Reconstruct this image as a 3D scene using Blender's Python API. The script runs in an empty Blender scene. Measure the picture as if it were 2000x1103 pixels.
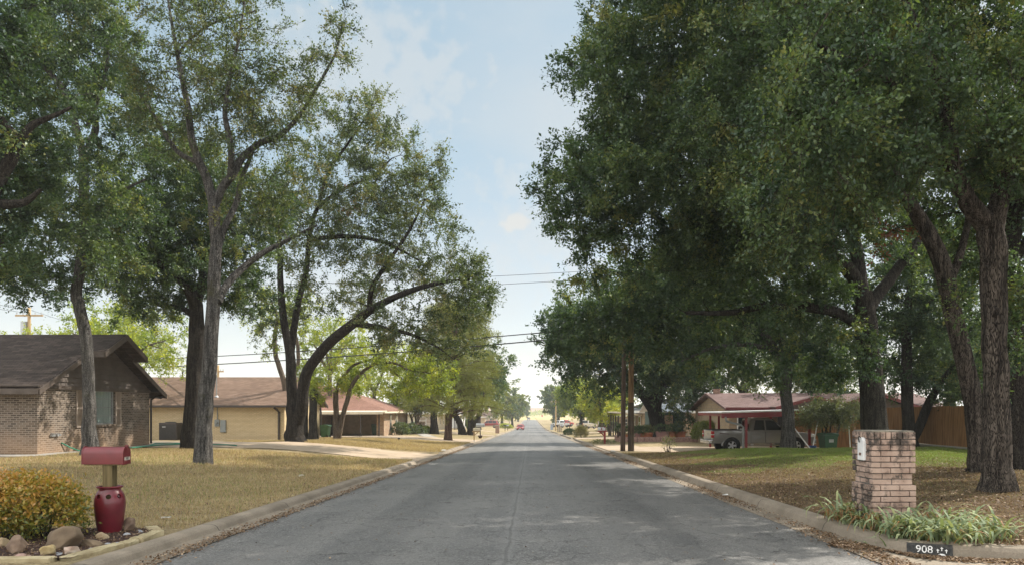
import bpy, bmesh, math, random
import numpy as np
from mathutils import Vector, Matrix

# ---------------------------------------------------------------- camera, sky, sun, exposure
SC = bpy.context.scene
COL = SC.collection
F, PX0, PY0, EYE = 1450.0, 1036.0, 800.0, 1.5      # focal length in photo pixels, vanishing point, eye height
cam_d = bpy.data.cameras.new('camera')
cam = bpy.data.objects.new('camera', cam_d); COL.objects.link(cam)
cam.location = (0, 0, EYE); cam.rotation_euler = (math.radians(90), 0, 0)
cam_d.sensor_width = 36; cam_d.lens = 36 * F / 2000
cam_d.shift_x = (1000 - PX0) / 2000; cam_d.shift_y = (PY0 - 551.5) / 2000
cam_d.clip_end = 20000; cam_d.clip_start = .05
SC.camera = cam

SUN_EL, SUN_AZ = math.radians(42), math.radians(60)      # azimuth from +Y (ahead) towards +X (right)
SKY_STRENGTH, SUN_STRENGTH, EXPOSURE = .14, 3.1, 1.25
FILL_CLOUD = 7.4
W = bpy.data.worlds.new('World'); SC.world = W; W.use_nodes = True
def build_sky():
    nt = W.node_tree; N = nt.nodes; L = nt.links
    bg = N['Background']
    sky = N.new('ShaderNodeTexSky'); sky.sky_type = 'NISHITA'; sky.sun_disc = False
    sky.sun_elevation = SUN_EL; sky.sun_rotation = SUN_AZ
    sky.air_density = 1.0; sky.dust_density = 1.0; sky.ozone_density = 1.2; sky.altitude = 0
    tc = N.new('ShaderNodeTexCoord')
    # project directions onto a cloud layer plane
    sep = N.new('ShaderNodeSeparateXYZ'); L.new(tc.outputs['Generated'], sep.inputs[0])
    add = N.new('ShaderNodeMath'); add.operation = 'ADD'; add.inputs[1].default_value = .12
    L.new(sep.outputs['Z'], add.inputs[0])
    mx = N.new('ShaderNodeMath'); mx.operation = 'MAXIMUM'; mx.inputs[1].default_value = .03
    L.new(add.outputs[0], mx.inputs[0])
    dx = N.new('ShaderNodeMath'); dx.operation = 'DIVIDE'; L.new(sep.outputs['X'], dx.inputs[0]); L.new(mx.outputs[0], dx.inputs[1])
    dy = N.new('ShaderNodeMath'); dy.operation = 'DIVIDE'; L.new(sep.outputs['Y'], dy.inputs[0]); L.new(mx.outputs[0], dy.inputs[1])
    cmb = N.new('ShaderNodeCombineXYZ'); L.new(dx.outputs[0], cmb.inputs[0]); L.new(dy.outputs[0], cmb.inputs[1])
    n1 = N.new('ShaderNodeTexNoise'); n1.inputs['Scale'].default_value = .55; n1.inputs['Detail'].default_value = 7; n1.inputs['Roughness'].default_value = .55
    mp = N.new('ShaderNodeMapping'); mp.inputs['Location'].default_value = (3.1, 1.35, 0); mp.inputs['Scale'].default_value = (1.0, .8, 1)
    L.new(cmb.outputs[0], mp.inputs[0]); L.new(mp.outputs[0], n1.inputs['Vector'])
    r1 = N.new('ShaderNodeMapRange'); r1.inputs['From Min'].default_value = .42; r1.inputs['From Max'].default_value = .66
    r1.inputs['To Max'].default_value = .55; r1.interpolation_type = 'SMOOTHSTEP'
    L.new(n1.outputs[0], r1.inputs['Value'])
    # small cumulus puffs: direction space noise limited to small angular spots
    def puff(dirv, rad, seed, gain):
        sub = N.new('ShaderNodeVectorMath'); sub.operation = 'SUBTRACT'
        sub.inputs[1].default_value = dirv
        L.new(tc.outputs['Generated'], sub.inputs[0])
        sc = N.new('ShaderNodeVectorMath'); sc.operation = 'MULTIPLY'; sc.inputs[1].default_value = (1 / rad[0], 0, 1 / rad[1])
        L.new(sub.outputs[0], sc.inputs[0])
        ln = N.new('ShaderNodeVectorMath'); ln.operation = 'LENGTH'; L.new(sc.outputs[0], ln.inputs[0])
        nz = N.new('ShaderNodeTexNoise'); nz.inputs['Scale'].default_value = 42; nz.inputs['Detail'].default_value = 6
        mpp = N.new('ShaderNodeMapping'); mpp.inputs['Location'].default_value = (seed, seed * 2, 0)
        L.new(tc.outputs['Generated'], mpp.inputs[0]); L.new(mpp.outputs[0], nz.inputs['Vector'])
        m1 = N.new('ShaderNodeMath'); m1.operation = 'MULTIPLY_ADD'; m1.inputs[1].default_value = 2.2
        L.new(nz.outputs[0], m1.inputs[0])
        ng = N.new('ShaderNodeMath'); ng.operation = 'MULTIPLY'; ng.inputs[1].default_value = -1
        L.new(ln.outputs['Value'], ng.inputs[0]); L.new(ng.outputs[0], m1.inputs[2])
        rr = N.new('ShaderNodeMapRange'); rr.interpolation_type = 'SMOOTHSTEP'
        rr.inputs['From Min'].default_value = .1; rr.inputs['From Max'].default_value = .9; rr.inputs['To Max'].default_value = gain
        L.new(m1.outputs[0], rr.inputs['Value'])
        fy = N.new('ShaderNodeMath'); fy.operation = 'GREATER_THAN'; fy.inputs[1].default_value = 0
        L.new(sep.outputs['Y'], fy.inputs[0])
        mm = N.new('ShaderNodeMath'); mm.operation = 'MULTIPLY'; L.new(rr.outputs[0], mm.inputs[0]); L.new(fy.outputs[0], mm.inputs[1])
        return mm.outputs[0]
    def dirp(px, py):
        v = Vector(((px - PX0) / F, 1, (PY0 - py) / F)); v.normalize(); return tuple(v)
    outs = [puff(dirp(1006, 440), (.03, .017), 1.3, 1.), puff(dirp(1065, 268), (.022, .007), 4.1, .4), puff(dirp(700, 40), (.09, .02), 7.7, .35), puff(dirp(740, 150), (.17, .11), 3.3, .5), puff(dirp(1080, 430), (.13, .12), 5.1, .45), puff(dirp(600, 60), (.1, .05), 2.2, .3)]
    acc = r1.outputs[0]
    for o in outs:
        a = N.new('ShaderNodeMath'); a.operation = 'MAXIMUM'; L.new(acc, a.inputs[0]); L.new(o, a.inputs[1]); acc = a.outputs[0]
    def m_(op, a, b=None):
        k = N.new('ShaderNodeMath'); k.operation = op
        for i, v in enumerate((a, b)):
            if v is None: continue
            if isinstance(v, (int, float)): k.inputs[i].default_value = v
            else: L.new(v, k.inputs[i])
        return k.outputs[0]
    def rng_(v, a, b, c, d):
        k = N.new('ShaderNodeMapRange'); k.interpolation_type = 'SMOOTHSTEP'; L.new(v, k.inputs['Value'])
        for q, x in zip(('From Min', 'From Max', 'To Min', 'To Max'), (a, b, c, d)): k.inputs[q].default_value = x
        return k.outputs[0]
    def mx_(f, a, b):
        k = N.new('ShaderNodeMix'); k.data_type = 'RGBA'
        for s, v in (('Factor', f), ('A', a), ('B', b)):
            i = k.inputs[s] if s == 'Factor' else [q for q in k.inputs if q.name == s and q.type == 'RGBA'][0]
            if isinstance(v, (int, float)): i.default_value = v
            elif isinstance(v, tuple): i.default_value = (*v, 1)
            else: L.new(v, i)
        return [q for q in k.outputs if q.type == 'RGBA'][0]
    # thin high veil, whiter towards the horizon
    veil = mx_(rng_(sep.outputs['Z'], .02, .36, 1, 0), (1.13, 1.52, 1.66), (1.82, 1.88, 1.88))
    c = mx_(.82, sky.outputs[0], veil)
    c = mx_(acc, c, (2.2, 2.24, 2.22))
    # bright broken cloud added to the unseen sky overhead and behind, lifting the shade
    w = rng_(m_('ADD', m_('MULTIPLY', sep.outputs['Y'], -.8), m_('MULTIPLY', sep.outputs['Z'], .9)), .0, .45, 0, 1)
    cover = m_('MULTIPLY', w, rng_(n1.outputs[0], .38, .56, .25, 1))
    c = mx_(cover, c, (FILL_CLOUD, FILL_CLOUD * .985, FILL_CLOUD * .95))
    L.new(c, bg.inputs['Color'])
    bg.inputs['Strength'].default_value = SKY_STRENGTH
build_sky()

sun_d = bpy.data.lights.new('sun', 'SUN'); sun_d.energy = SUN_STRENGTH; sun_d.angle = math.radians(.5); sun_d.color = (1, .93, .82)
sun = bpy.data.objects.new('sun', sun_d); COL.objects.link(sun)
sd = Vector((math.cos(SUN_EL) * math.sin(SUN_AZ), math.cos(SUN_EL) * math.cos(SUN_AZ), math.sin(SUN_EL)))
sun.rotation_euler = sd.to_track_quat('Z', 'Y').to_euler(); sun.location = (40, 40, 60)
VS = SC.view_settings
VS.view_transform = 'Standard'; VS.look = 'None'; VS.gamma = 1; VS.exposure = EXPOSURE
SC.cycles.max_bounces = 6; SC.cycles.diffuse_bounces = 3; SC.cycles.glossy_bounces = 2
SC.cycles.transmission_bounces = 4; SC.cycles.transparent_max_bounces = 6; SC.cycles.volume_bounces = 1
SC.cycles.use_denoising = True

random.seed(5)

# ---------------------------------------------------------------- terrain functions
PROF = np.array([(-30, .579), (0, 0), (150, -2.895), (180, -3.45), (230, -4.1), (300, -4.5), (480, -5.1), (520, -5.2), (900, -6.0), (1500, -6.5), (6000, -8)])
LEFT = np.array([(-30, .75), (0, .2), (8, -.03), (10, -.02), (14, .05), (20, .03), (30, -.1), (38, -.14), (46, -.42), (51, -.54), (68, -.9), (85, -1.15), (125, -1.65), (200, -2.8), (300, -3.9), (480, -5.0), (900, -6), (6000, -8)])
RIGHT = np.array([(-30, .6), (0, .3), (9, .1), (14, .06), (22, -.06), (30, -.13), (33, -.16), (34.5, -.3), (37, -.76), (47, -.86), (52, -.85), (60, -.98), (85, -1.4), (125, -2.0), (200, -3.2), (300, -4.1), (480, -5.0), (900, -6), (6000, -8)])
def prof(y): return np.interp(y, PROF[:, 0], PROF[:, 1])
LB, RB = -4.66, 4.38            # backs of the two kerbs
def sstep(t): t = np.clip(t, 0, 1); return t * t * (3 - 2 * t)
def gz(x, y):
    """height of the lawns"""
    x = np.asarray(x, float); y = np.asarray(y, float)
    p = prof(y)
    zl = np.interp(y, LEFT[:, 0], LEFT[:, 1]); zr = np.interp(y, RIGHT[:, 0], RIGHT[:, 1])
    tl = sstep((LB - x) / 8.0); tr = sstep((x - RB) / 6.0)
    z = np.where(x < 0, (p + .075) * (1 - tl) + zl * tl, (p + .12) * (1 - tr) + zr * tr)
    bump = .02 * np.sin(x * 1.3 + y * .7) * np.sin(y * 1.1 - x * .5) + .035 * np.sin(x * .31 + 1) * np.sin(y * .23)
    z = z + bump * np.where(x < 0, tl, tr)
    # the dip of the driveway mouths
    def mouth(z, side, y0, y1, soft=1.2):
        dx = np.where(side < 0, LB - x, x - RB)
        my = sstep((y - y0) / soft) * sstep((y1 - y) / soft)
        mx = 1 - sstep((dx - .2) / 4.5)
        on = ((x < 0) if side < 0 else (x > 0))
        return np.where(on, z - .10 * my * mx, z)
    z = mouth(z, -1, 29.5, 38); z = mouth(z, -1, 58, 70); z = mouth(z, 1, 38.5, 52); z = mouth(z, 1, -40, 8.2, .7)
    yk = np.interp(x, [4.12, 4.17, 4.28, 4.42, 4.62, 4.9, 5.35, 5.9, 7, 8.5], [9.2, 8.7, 8.52, 8.4, 8.32, 8.22, 8.05, 7.87, 7.64, 7.35]) + .28
    z = np.where((x > 4.1) & (y < yk - .1), np.where(y < yk - .12, p - .1, z), z)
    road = (x > LB) & (x < RB)
    z = np.where(road, p - .12, z)
    return z
def G(x, y): return float(gz(x, y))
def P(px, py, d): return Vector(((px - PX0) / F * d, d, EYE - (py - PY0) / F * d))
def PG(px, d, dz=0.0):
    x = (px - PX0) / F * d
    return Vector((x, d, G(x, d) + dz))

# ---------------------------------------------------------------- naming helpers
def tag(o, label=None, cat=None, group=None, kind=None):
    if label: o['label'] = label
    if cat: o['category'] = cat
    if group: o['group'] = group
    if kind: o['kind'] = kind
    return o
def thing(name, label, cat, loc=(0, 0, 0), rz=0.0, group=None):
    o = bpy.data.objects.new(name, None); COL.objects.link(o)
    o.empty_display_size = .2
    o.location = loc; o.rotation_euler = (0, 0, rz)
    return tag(o, label, cat, group)
KIDS = {}
def link(o, parent=None):
    COL.objects.link(o)
    if parent is not None:
        o.parent = parent; KIDS.setdefault(parent.name, []).append(o)
    return o
def dup(root, loc, rz, label, group=None, swap=None, scale=None, cat=None):
    """copy of a thing and of its parts and sub-parts; swap maps materials to others"""
    def cp(o, parent):
        c = o.copy(); link(c, parent)
        if swap and c.type == 'MESH':
            for s in c.material_slots:
                if s.material and s.material.name in swap:
                    mm = swap[s.material.name]; s.link = 'OBJECT'; s.material = mm
        for k in list(KIDS.get(o.name, [])): cp(k, c)
        return c
    r = cp(root, None)
    r.location = loc; r.rotation_euler = (0, 0, rz)
    if scale: r.scale = (scale,) * 3
    tag(r, label, cat, group)
    return r

# ---------------------------------------------------------------- mesh builder
class MB:
    def __init__(s): s.v = []; s.f = []
    def add(s, vs, fs):
        k = len(s.v); s.v += [tuple(p) for p in vs]; s.f += [tuple(i + k for i in f) for f in fs]; return s
    def box(s, x0, x1, y0, y1, z0, z1):
        return s.add([(x0, y0, z0), (x1, y0, z0), (x1, y1, z0), (x0, y1, z0), (x0, y0, z1), (x1, y0, z1), (x1, y1, z1), (x0, y1, z1)],
                     [(0, 3, 2, 1), (4, 5, 6, 7), (0, 1, 5, 4), (1, 2, 6, 5), (2, 3, 7, 6), (3, 0, 4, 7)])
    def poly(s, pts): return s.add(pts, [tuple(range(len(pts)))])
    def slab(s, pts, t):
        """a flat polygon thickened along its own normal, downwards by t"""
        p = [Vector(q) for q in pts]; n = (p[1] - p[0]).cross(p[2] - p[0]).normalized()
        if n.z < 0: p.reverse(); n = -n
        q = [a - n * t for a in p]; k = len(p)
        return s.add(p + q, [tuple(range(k)), tuple(range(2 * k - 1, k - 1, -1))] + [(i, k + i, k + (i + 1) % k, (i + 1) % k) for i in range(k)])
    def prism(s, pts, axis, a, b):
        """2-D outline extruded along an axis; axis 'x': pts are (y,z); 'y': (x,z); 'z': (x,y)"""
        def m(p, t): return {'x': (t, p[0], p[1]), 'y': (p[0], t, p[1]), 'z': (p[0], p[1], t)}[axis]
        k = len(pts)
        return s.add([m(p, a) for p in pts] + [m(p, b) for p in pts],
                     [tuple(range(k - 1, -1, -1)), tuple(range(k, 2 * k))] + [(i, (i + 1) % k, k + (i + 1) % k, k + i) for i in range(k)])
    def bar(s, a, b, r, n=8, r2=None):
        return s.tube([a, b], [r, r if r2 is None else r2], n)
    def tube(s, pts, rad, n=8, cap=True):
        pts = [Vector(p) for p in pts]; k0 = len(s.v)
        if not hasattr(rad, '__len__'): rad = [rad] * len(pts)
        ref = None
        for i, p in enumerate(pts):
            t = (pts[min(i + 1, len(pts) - 1)] - pts[max(i - 1, 0)]).normalized()
            if ref is None:
                ref = Vector((1, 0, 0)) if abs(t.x) < .8 else Vector((0, 1, 0))
            u = (ref - t * ref.dot(t)).normalized(); w = t.cross(u); ref = u
            for j in range(n):
                a = 2 * math.pi * j / n; s.v.append(tuple(p + (u * math.cos(a) + w * math.sin(a)) * rad[i]))
        for i in range(len(pts) - 1):
            for j in range(n):
                a = k0 + i * n + j; b = k0 + i * n + (j + 1) % n; s.f.append((a, b, b + n, a + n))
        if cap:
            s.f.append(tuple(k0 + j for j in range(n - 1, -1, -1))); e = k0 + (len(pts) - 1) * n
            s.f.append(tuple(e + j for j in range(n)))
        return s
    def lathe(s, prof_, n=24, c=(0, 0, 0)):
        k0 = len(s.v)
        for r, z in prof_:
            for j in range(n):
                a = 2 * math.pi * j / n; s.v.append((c[0] + r * math.cos(a), c[1] + r * math.sin(a), c[2] + z))
        for i in range(len(prof_) - 1):
            for j in range(n):
                a = k0 + i * n + j; b = k0 + i * n + (j + 1) % n; s.f.append((a, b, b + n, a + n))
        return s
    def disc(s, c, r, axis='y', n=20, depth=.0):
        c = Vector(c); d = {'x': (1, 0, 0), 'y': (0, 1, 0), 'z': (0, 0, 1)}[axis]
        return s.bar(c, c + Vector(d) * depth, r, n)
    def build(s, name, mat, parent=None, smooth=False, bevel=0.0, seg=2, auto=None):
        me = bpy.data.meshes.new(name); me.from_pydata(s.v, [], s.f)
        bm = bmesh.new(); bm.from_mesh(me); bmesh.ops.recalc_face_normals(bm, faces=bm.faces)
        if bevel:
            es = [e for e in bm.edges if len(e.link_faces) == 2 and e.calc_face_angle(0) > .5]
            bmesh.ops.bevel(bm, geom=es, offset=bevel, segments=seg, affect='EDGES', profile=.6, clamp_overlap=True)
        uv = bm.loops.layers.uv.new('UVMap')
        for f in bm.faces:
            n = f.normal; a = (abs(n.x), abs(n.y), abs(n.z))
            for l in f.loops:
                c = l.vert.co
                if a[2] > .55: l[uv].uv = (c.y, c.x * 1.08) if a[0] > a[1] else (c.x, c.y * 1.08)
                elif a[0] > a[1]: l[uv].uv = (c.y, c.z)
                else: l[uv].uv = (c.x, c.z)
            f.smooth = smooth
        bm.to_mesh(me); bm.free()
        me.materials.append(mat)
        if auto is not None:
            for p in me.polygons: p.use_smooth = True
            me.set_sharp_from_angle(angle=math.radians(auto))
        return link(bpy.data.objects.new(name, me), parent)

def np_mesh(name, V, quads, mat, tint=None, smooth=False, parent=None, tris=False):
    """fast mesh from arrays: V (n,3), quads (m,4 or 3)"""
    me = bpy.data.meshes.new(name); V = np.ascontiguousarray(V, dtype=np.float32); Q = np.ascontiguousarray(quads, dtype=np.int32)
    k = Q.shape[1]
    me.vertices.add(len(V)); me.vertices.foreach_set('co', V.ravel())
    me.loops.add(Q.size); me.loops.foreach_set('vertex_index', Q.ravel())
    me.polygons.add(len(Q)); me.polygons.foreach_set('loop_start', np.arange(0, Q.size, k, dtype=np.int32))
    me.polygons.foreach_set('loop_total', np.full(len(Q), k, dtype=np.int32))
    if smooth: me.polygons.foreach_set('use_smooth', np.ones(len(Q), dtype=bool))
    if tint is not None:
        at = me.attributes.new('tint', 'FLOAT', 'FACE'); at.data.foreach_set('value', np.ascontiguousarray(tint, dtype=np.float32))
    me.update(calc_edges=True); me.materials.append(mat)
    return link(bpy.data.objects.new(name, me), parent)

# ---------------------------------------------------------------- materials
def new_mat(name):
    m = bpy.data.materials.new(name); m.use_nodes = True
    return m, m.node_tree, m.node_tree.nodes['Principled BSDF']
def c4(c): return (c[0], c[1], c[2], 1)
def ramp(nt, stops):
    r = nt.nodes.new('ShaderNodeValToRGB'); e = r.color_ramp.elements
    while len(e) < len(stops): e.new(.5)
    for k, (p, c) in zip(e, stops): k.position = p; k.color = c4(c)
    return r
def nz(nt, scale, detail=5, rough=.55, coord='Object', stretch=None, vec=None):
    n = nt.nodes.new('ShaderNodeTexNoise'); n.inputs['Scale'].default_value = scale; n.inputs['Detail'].default_value = detail; n.inputs['Roughness'].default_value = rough
    if vec is None:
        tc = nt.nodes.new('ShaderNodeTexCoord'); vec = tc.outputs[coord]
    if stretch:
        mp = nt.nodes.new('ShaderNodeMapping'); mp.inputs['Scale'].default_value = stretch; nt.links.new(vec, mp.inputs[0]); vec = mp.outputs[0]
    nt.links.new(vec, n.inputs['Vector']); return n
def bump(nt, b, h, strength, dist=.02):
    k = nt.nodes.new('ShaderNodeBump'); k.inputs['Strength'].default_value = strength; k.inputs['Distance'].default_value = dist
    nt.links.new(h, k.inputs['Height']); nt.links.new(k.outputs[0], b.inputs['Normal']); return k
def mixc(nt, f, a, b, blend='MIX'):
    m = nt.nodes.new('ShaderNodeMix'); m.data_type = 'RGBA'; m.blend_type = blend
    for s, v in (('Factor', f), ('A', a), ('B', b)):
        i = m.inputs[s] if s == 'Factor' else [q for q in m.inputs if q.name == s and q.type == 'RGBA'][0]
        if isinstance(v, (int, float)): i.default_value = v
        elif isinstance(v, tuple): i.default_value = c4(v)
        else: nt.links.new(v, i)
    return [q for q in m.outputs if q.type == 'RGBA'][0]
def mrange(nt, v, a, b, c=0., d=1.):
    r = nt.nodes.new('ShaderNodeMapRange'); nt.links.new(v, r.inputs['Value'])
    for k, x in zip(('From Min', 'From Max', 'To Min', 'To Max'), (a, b, c, d)): r.inputs[k].default_value = x
    return r.outputs[0]
def math_(nt, op, a, b=None):
    m = nt.nodes.new('ShaderNodeMath'); m.operation = op
    for i, v in enumerate((a, b)):
        if v is None: continue
        if isinstance(v, (int, float)): m.inputs[i].default_value = v
        else: nt.links.new(v, m.inputs[i])
    return m.outputs[0]
def mat_noise(name, c1, c2, scale=6, rough=.8, bmp=.0, bscale=None, stretch=None, metallic=0, spec=.5, lo=.35, hi=.65, coat=0, detail=5):
    m, nt, b = new_mat(name)
    n = nz(nt, scale, detail, stretch=stretch); r = ramp(nt, [(lo, c1), (hi, c2)])
    nt.links.new(n.outputs[0], r.inputs[0]); nt.links.new(r.outputs[0], b.inputs['Base Color'])
    b.inputs['Roughness'].default_value = rough; b.inputs['Metallic'].default_value = metallic
    b.inputs['Specular IOR Level'].default_value = spec; b.inputs['Coat Weight'].default_value = coat
    if bmp:
        n2 = nz(nt, bscale or scale * 3, 6, stretch=stretch); bump(nt, b, n2.outputs[0], bmp)
    return m
def mat_brick(name, cols, mortar, bw=.21, bh=.073, ms=.011, stain=None, stain_amt=.0, seed=0., bmp=.6, rough=.88, dirt_z=None):
    m, nt, b = new_mat(name); L = nt.links
    uv = nt.nodes.new('ShaderNodeUVMap')
    br = nt.nodes.new('ShaderNodeTexBrick'); L.new(uv.outputs[0], br.inputs['Vector'])
    br.inputs['Scale'].default_value = 1; br.inputs['Brick Width'].default_value = bw; br.inputs['Row Height'].default_value = bh
    br.inputs['Mortar Size'].default_value = ms; br.inputs['Mortar Smooth'].default_value = .15; br.inputs['Bias'].default_value = 0
    br.inputs['Color1'].default_value = (0, 0, 0, 1); br.inputs['Color2'].default_value = (1, 1, 1, 1); br.inputs['Mortar'].default_value = (.5, .5, .5, 1)
    r = ramp(nt, [(i / (len(cols) - 1), c) for i, c in enumerate(cols)]); L.new(br.outputs['Color'], r.inputs[0])
    n = nz(nt, 9, 6); c = mixc(nt, mrange(nt, n.outputs[0], .3, .7, 0, .45), r.outputs[0], tuple(.62 * v for v in cols[0]))
    n3 = nz(nt, 60, 3)
    c = mixc(nt, mrange(nt, n3.outputs[0], .35, .7, 0, .35), c, tuple(min(1, 1.25 * v) for v in cols[-1]))
    c = mixc(nt, br.outputs['Fac'], c, mortar)
    if stain:
        n2 = nz(nt, 1.3, 6, .65); c = mixc(nt, mrange(nt, n2.outputs[0], .45, .7, 0, stain_amt), c, stain)
    if dirt_z:
        z0, z1, dc, amt = dirt_z
        tc = nt.nodes.new('ShaderNodeTexCoord'); sp = nt.nodes.new('ShaderNodeSeparateXYZ'); L.new(tc.outputs['Object'], sp.inputs[0])
        n4 = nz(nt, 1.1, 5); zz = math_(nt, 'ADD', sp.outputs['Z'], mrange(nt, n4.outputs[0], .2, .8, -.5, .5))
        c = mixc(nt, mrange(nt, zz, z0, z1, amt, 0), c, dc)
    L.new(c, b.inputs['Base Color']); b.inputs['Roughness'].default_value = rough; b.inputs['Specular IOR Level'].default_value = .25
    h = math_(nt, 'ADD', math_(nt, 'MULTIPLY', br.outputs['Fac'], -1), math_(nt, 'MULTIPLY', n3.outputs[0], .3))
    bump(nt, b, h, bmp, .012); return m
def mat_shingle(name, cols, moss=None, rh=.14, bw=.31):
    m, nt, b = new_mat(name); L = nt.links
    uv = nt.nodes.new('ShaderNodeUVMap')
    br = nt.nodes.new('ShaderNodeTexBrick'); L.new(uv.outputs[0], br.inputs['Vector'])
    br.inputs['Scale'].default_value = 1; br.inputs['Brick Width'].default_value = bw; br.inputs['Row Height'].default_value = rh
    br.inputs['Mortar Size'].default_value = .008; br.inputs['Mortar Smooth'].default_value = .3; br.inputs['Bias'].default_value = 0
    br.inputs['Color1'].default_value = (0, 0, 0, 1); br.inputs['Color2'].default_value = (1, 1, 1, 1); br.inputs['Mortar'].default_value = (0, 0, 0, 1)
    r = ramp(nt, [(i / (len(cols) - 1), c) for i, c in enumerate(cols)]); L.new(br.outputs['Color'], r.inputs[0])
    n = nz(nt, .8, 6, .6); c = mixc(nt, mrange(nt, n.outputs[0], .35, .7, 0, .5), r.outputs[0], tuple(.6 * v for v in cols[0]))
    n2 = nz(nt, 55, 3); c = mixc(nt, mrange(nt, n2.outputs[0], .35, .7, 0, .4), c, tuple(1.35 * v for v in cols[-1]))
    c = mixc(nt, math_(nt, 'MULTIPLY', br.outputs['Fac'], .7), c, tuple(.35 * v for v in cols[0]))
    L.new(c, b.inputs['Base Color']); b.inputs['Roughness'].default_value = .9; b.inputs['Specular IOR Level'].default_value = .2
    h = math_(nt, 'ADD', math_(nt, 'MULTIPLY', br.outputs['Fac'], -1), math_(nt, 'MULTIPLY', n2.outputs[0], .4)); bump(nt, b, h, .5, .015); return m
def mat_plain(name, col, rough=.5, metallic=0, spec=.5, coat=0):
    return mat_noise(name, tuple(.86 * c for c in col), tuple(min(1, 1.1 * c) for c in col), 3.5, rough, .04, 40, metallic=metallic, spec=spec, coat=coat)
def mat_leaf(name, stops, trans=.38, rough=.5, gloss=.05):
    m = bpy.data.materials.new(name); m.use_nodes = True; nt = m.node_tree; N = nt.nodes; L = nt.links
    N.remove(N['Principled BSDF']); out = N['Material Output']
    a = N.new('ShaderNodeAttribute'); a.attribute_name = 'tint'
    r = ramp(nt, stops); L.new(a.outputs['Fac'], r.inputs[0])
    d = N.new('ShaderNodeBsdfDiffuse'); L.new(r.outputs[0], d.inputs[0])
    t = N.new('ShaderNodeBsdfTranslucent'); tcx = mixc(nt, 1., r.outputs[0], (1.5, 1.45, .75), 'MULTIPLY'); L.new(tcx, t.inputs[0])
    mx = N.new('ShaderNodeMixShader'); mx.inputs[0].default_value = trans; L.new(d.outputs[0], mx.inputs[1]); L.new(t.outputs[0], mx.inputs[2])
    g = N.new('ShaderNodeBsdfGlossy'); g.inputs['Roughness'].default_value = rough; g.inputs['Color'].default_value = (.8, .85, .9, 1)
    m2 = N.new('ShaderNodeMixShader'); m2.inputs[0].default_value = gloss; L.new(mx.outputs[0], m2.inputs[1]); L.new(g.outputs[0], m2.inputs[2])
    L.new(m2.outputs[0], out.inputs[0]); return m
def mat_bark(name, c1, c2, moss=None, sc=9., lo=.38, hi=.62, zst=.17):
    m, nt, b = new_mat(name); L = nt.links
    n0 = nz(nt, 2.5, 3); tc = nt.nodes.new('ShaderNodeTexCoord')
    wv = nt.nodes.new('ShaderNodeVectorMath'); wv.operation = 'MULTIPLY_ADD'; wv.inputs[1].default_value = (.1, .1, .1)
    L.new(n0.outputs['Color'], wv.inputs[0]); L.new(tc.outputs['Object'], wv.inputs[2])
    mp = nt.nodes.new('ShaderNodeMapping'); mp.inputs['Scale'].default_value = (sc * 1.6, sc * 1.6, sc * zst); L.new(wv.outputs[0], mp.inputs[0])
    vo = nt.nodes.new('ShaderNodeTexVoronoi'); vo.feature = 'DISTANCE_TO_EDGE'; L.new(mp.outputs[0], vo.inputs['Vector'])
    n = nz(nt, 1, 6, .65, vec=mp.outputs[0]); r = ramp(nt, [(lo, c1), (hi, c2)]); L.new(n.outputs[0], r.inputs[0])
    e = mrange(nt, vo.outputs['Distance'], 0, .16, 0, 1)
    c = mixc(nt, e, tuple(.3 * v for v in c1), r.outputs[0])
    if moss:
        n5 = nz(nt, 1.7, 5, .6); c = mixc(nt, mrange(nt, n5.outputs[0], .56, .7, 0, .6), c, moss)
    L.new(c, b.inputs['Base Color']); b.inputs['Roughness'].default_value = .95; b.inputs['Specular IOR Level'].default_value = .15
    h = math_(nt, 'ADD', e, n.outputs[0]); bump(nt, b, h, .9, .04); return m
def mat_glass(name, col=(.03, .04, .05), rough=.06, spec=.9):
    m, nt, b = new_mat(name); n = nz(nt, 2.5, 2); r = ramp(nt, [(.3, col), (.7, tuple(1.6 * c for c in col))]); nt.links.new(n.outputs[0], r.inputs[0])
    nt.links.new(r.outputs[0], b.inputs['Base Color']); b.inputs['Roughness'].default_value = rough; b.inputs['Specular IOR Level'].default_value = spec; return m
def mat_wood(name, c1, c2, sc=3., axis='z', rough=.85, bmp=.3):
    st = {'z': (sc * 5, sc * 5, sc * .35), 'x': (sc * .35, sc * 5, sc * 5), 'y': (sc * 5, sc * .35, sc * 5)}[axis]
    return mat_noise(name, c1, c2, 1, rough, bmp, 2.2, stretch=st, spec=.2)

# ---------------------------------------------------------------- ground, road, kerbs
rng = np.random.default_rng(11)
def grid_mesh(name, xs, ys, zf, mat, lift=0.0, keep=None):
    X, Y = np.meshgrid(xs, ys); Z = zf(X, Y) + lift
    V = np.stack([X, Y, Z], -1).reshape(-1, 3); nx = len(xs)
    i = np.arange(len(ys) - 1)[:, None] * nx + np.arange(nx - 1)[None, :]
    Q = np.stack([i, i + 1, i + 1 + nx, i + nx], -1).reshape(-1, 4)
    if keep is not None:
        c = V[Q].mean(1); Q = Q[keep(c[:, 0], c[:, 1])]
    o = np_mesh(name, V, Q, mat, smooth=True); o['kind'] = 'structure'; return o

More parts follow.
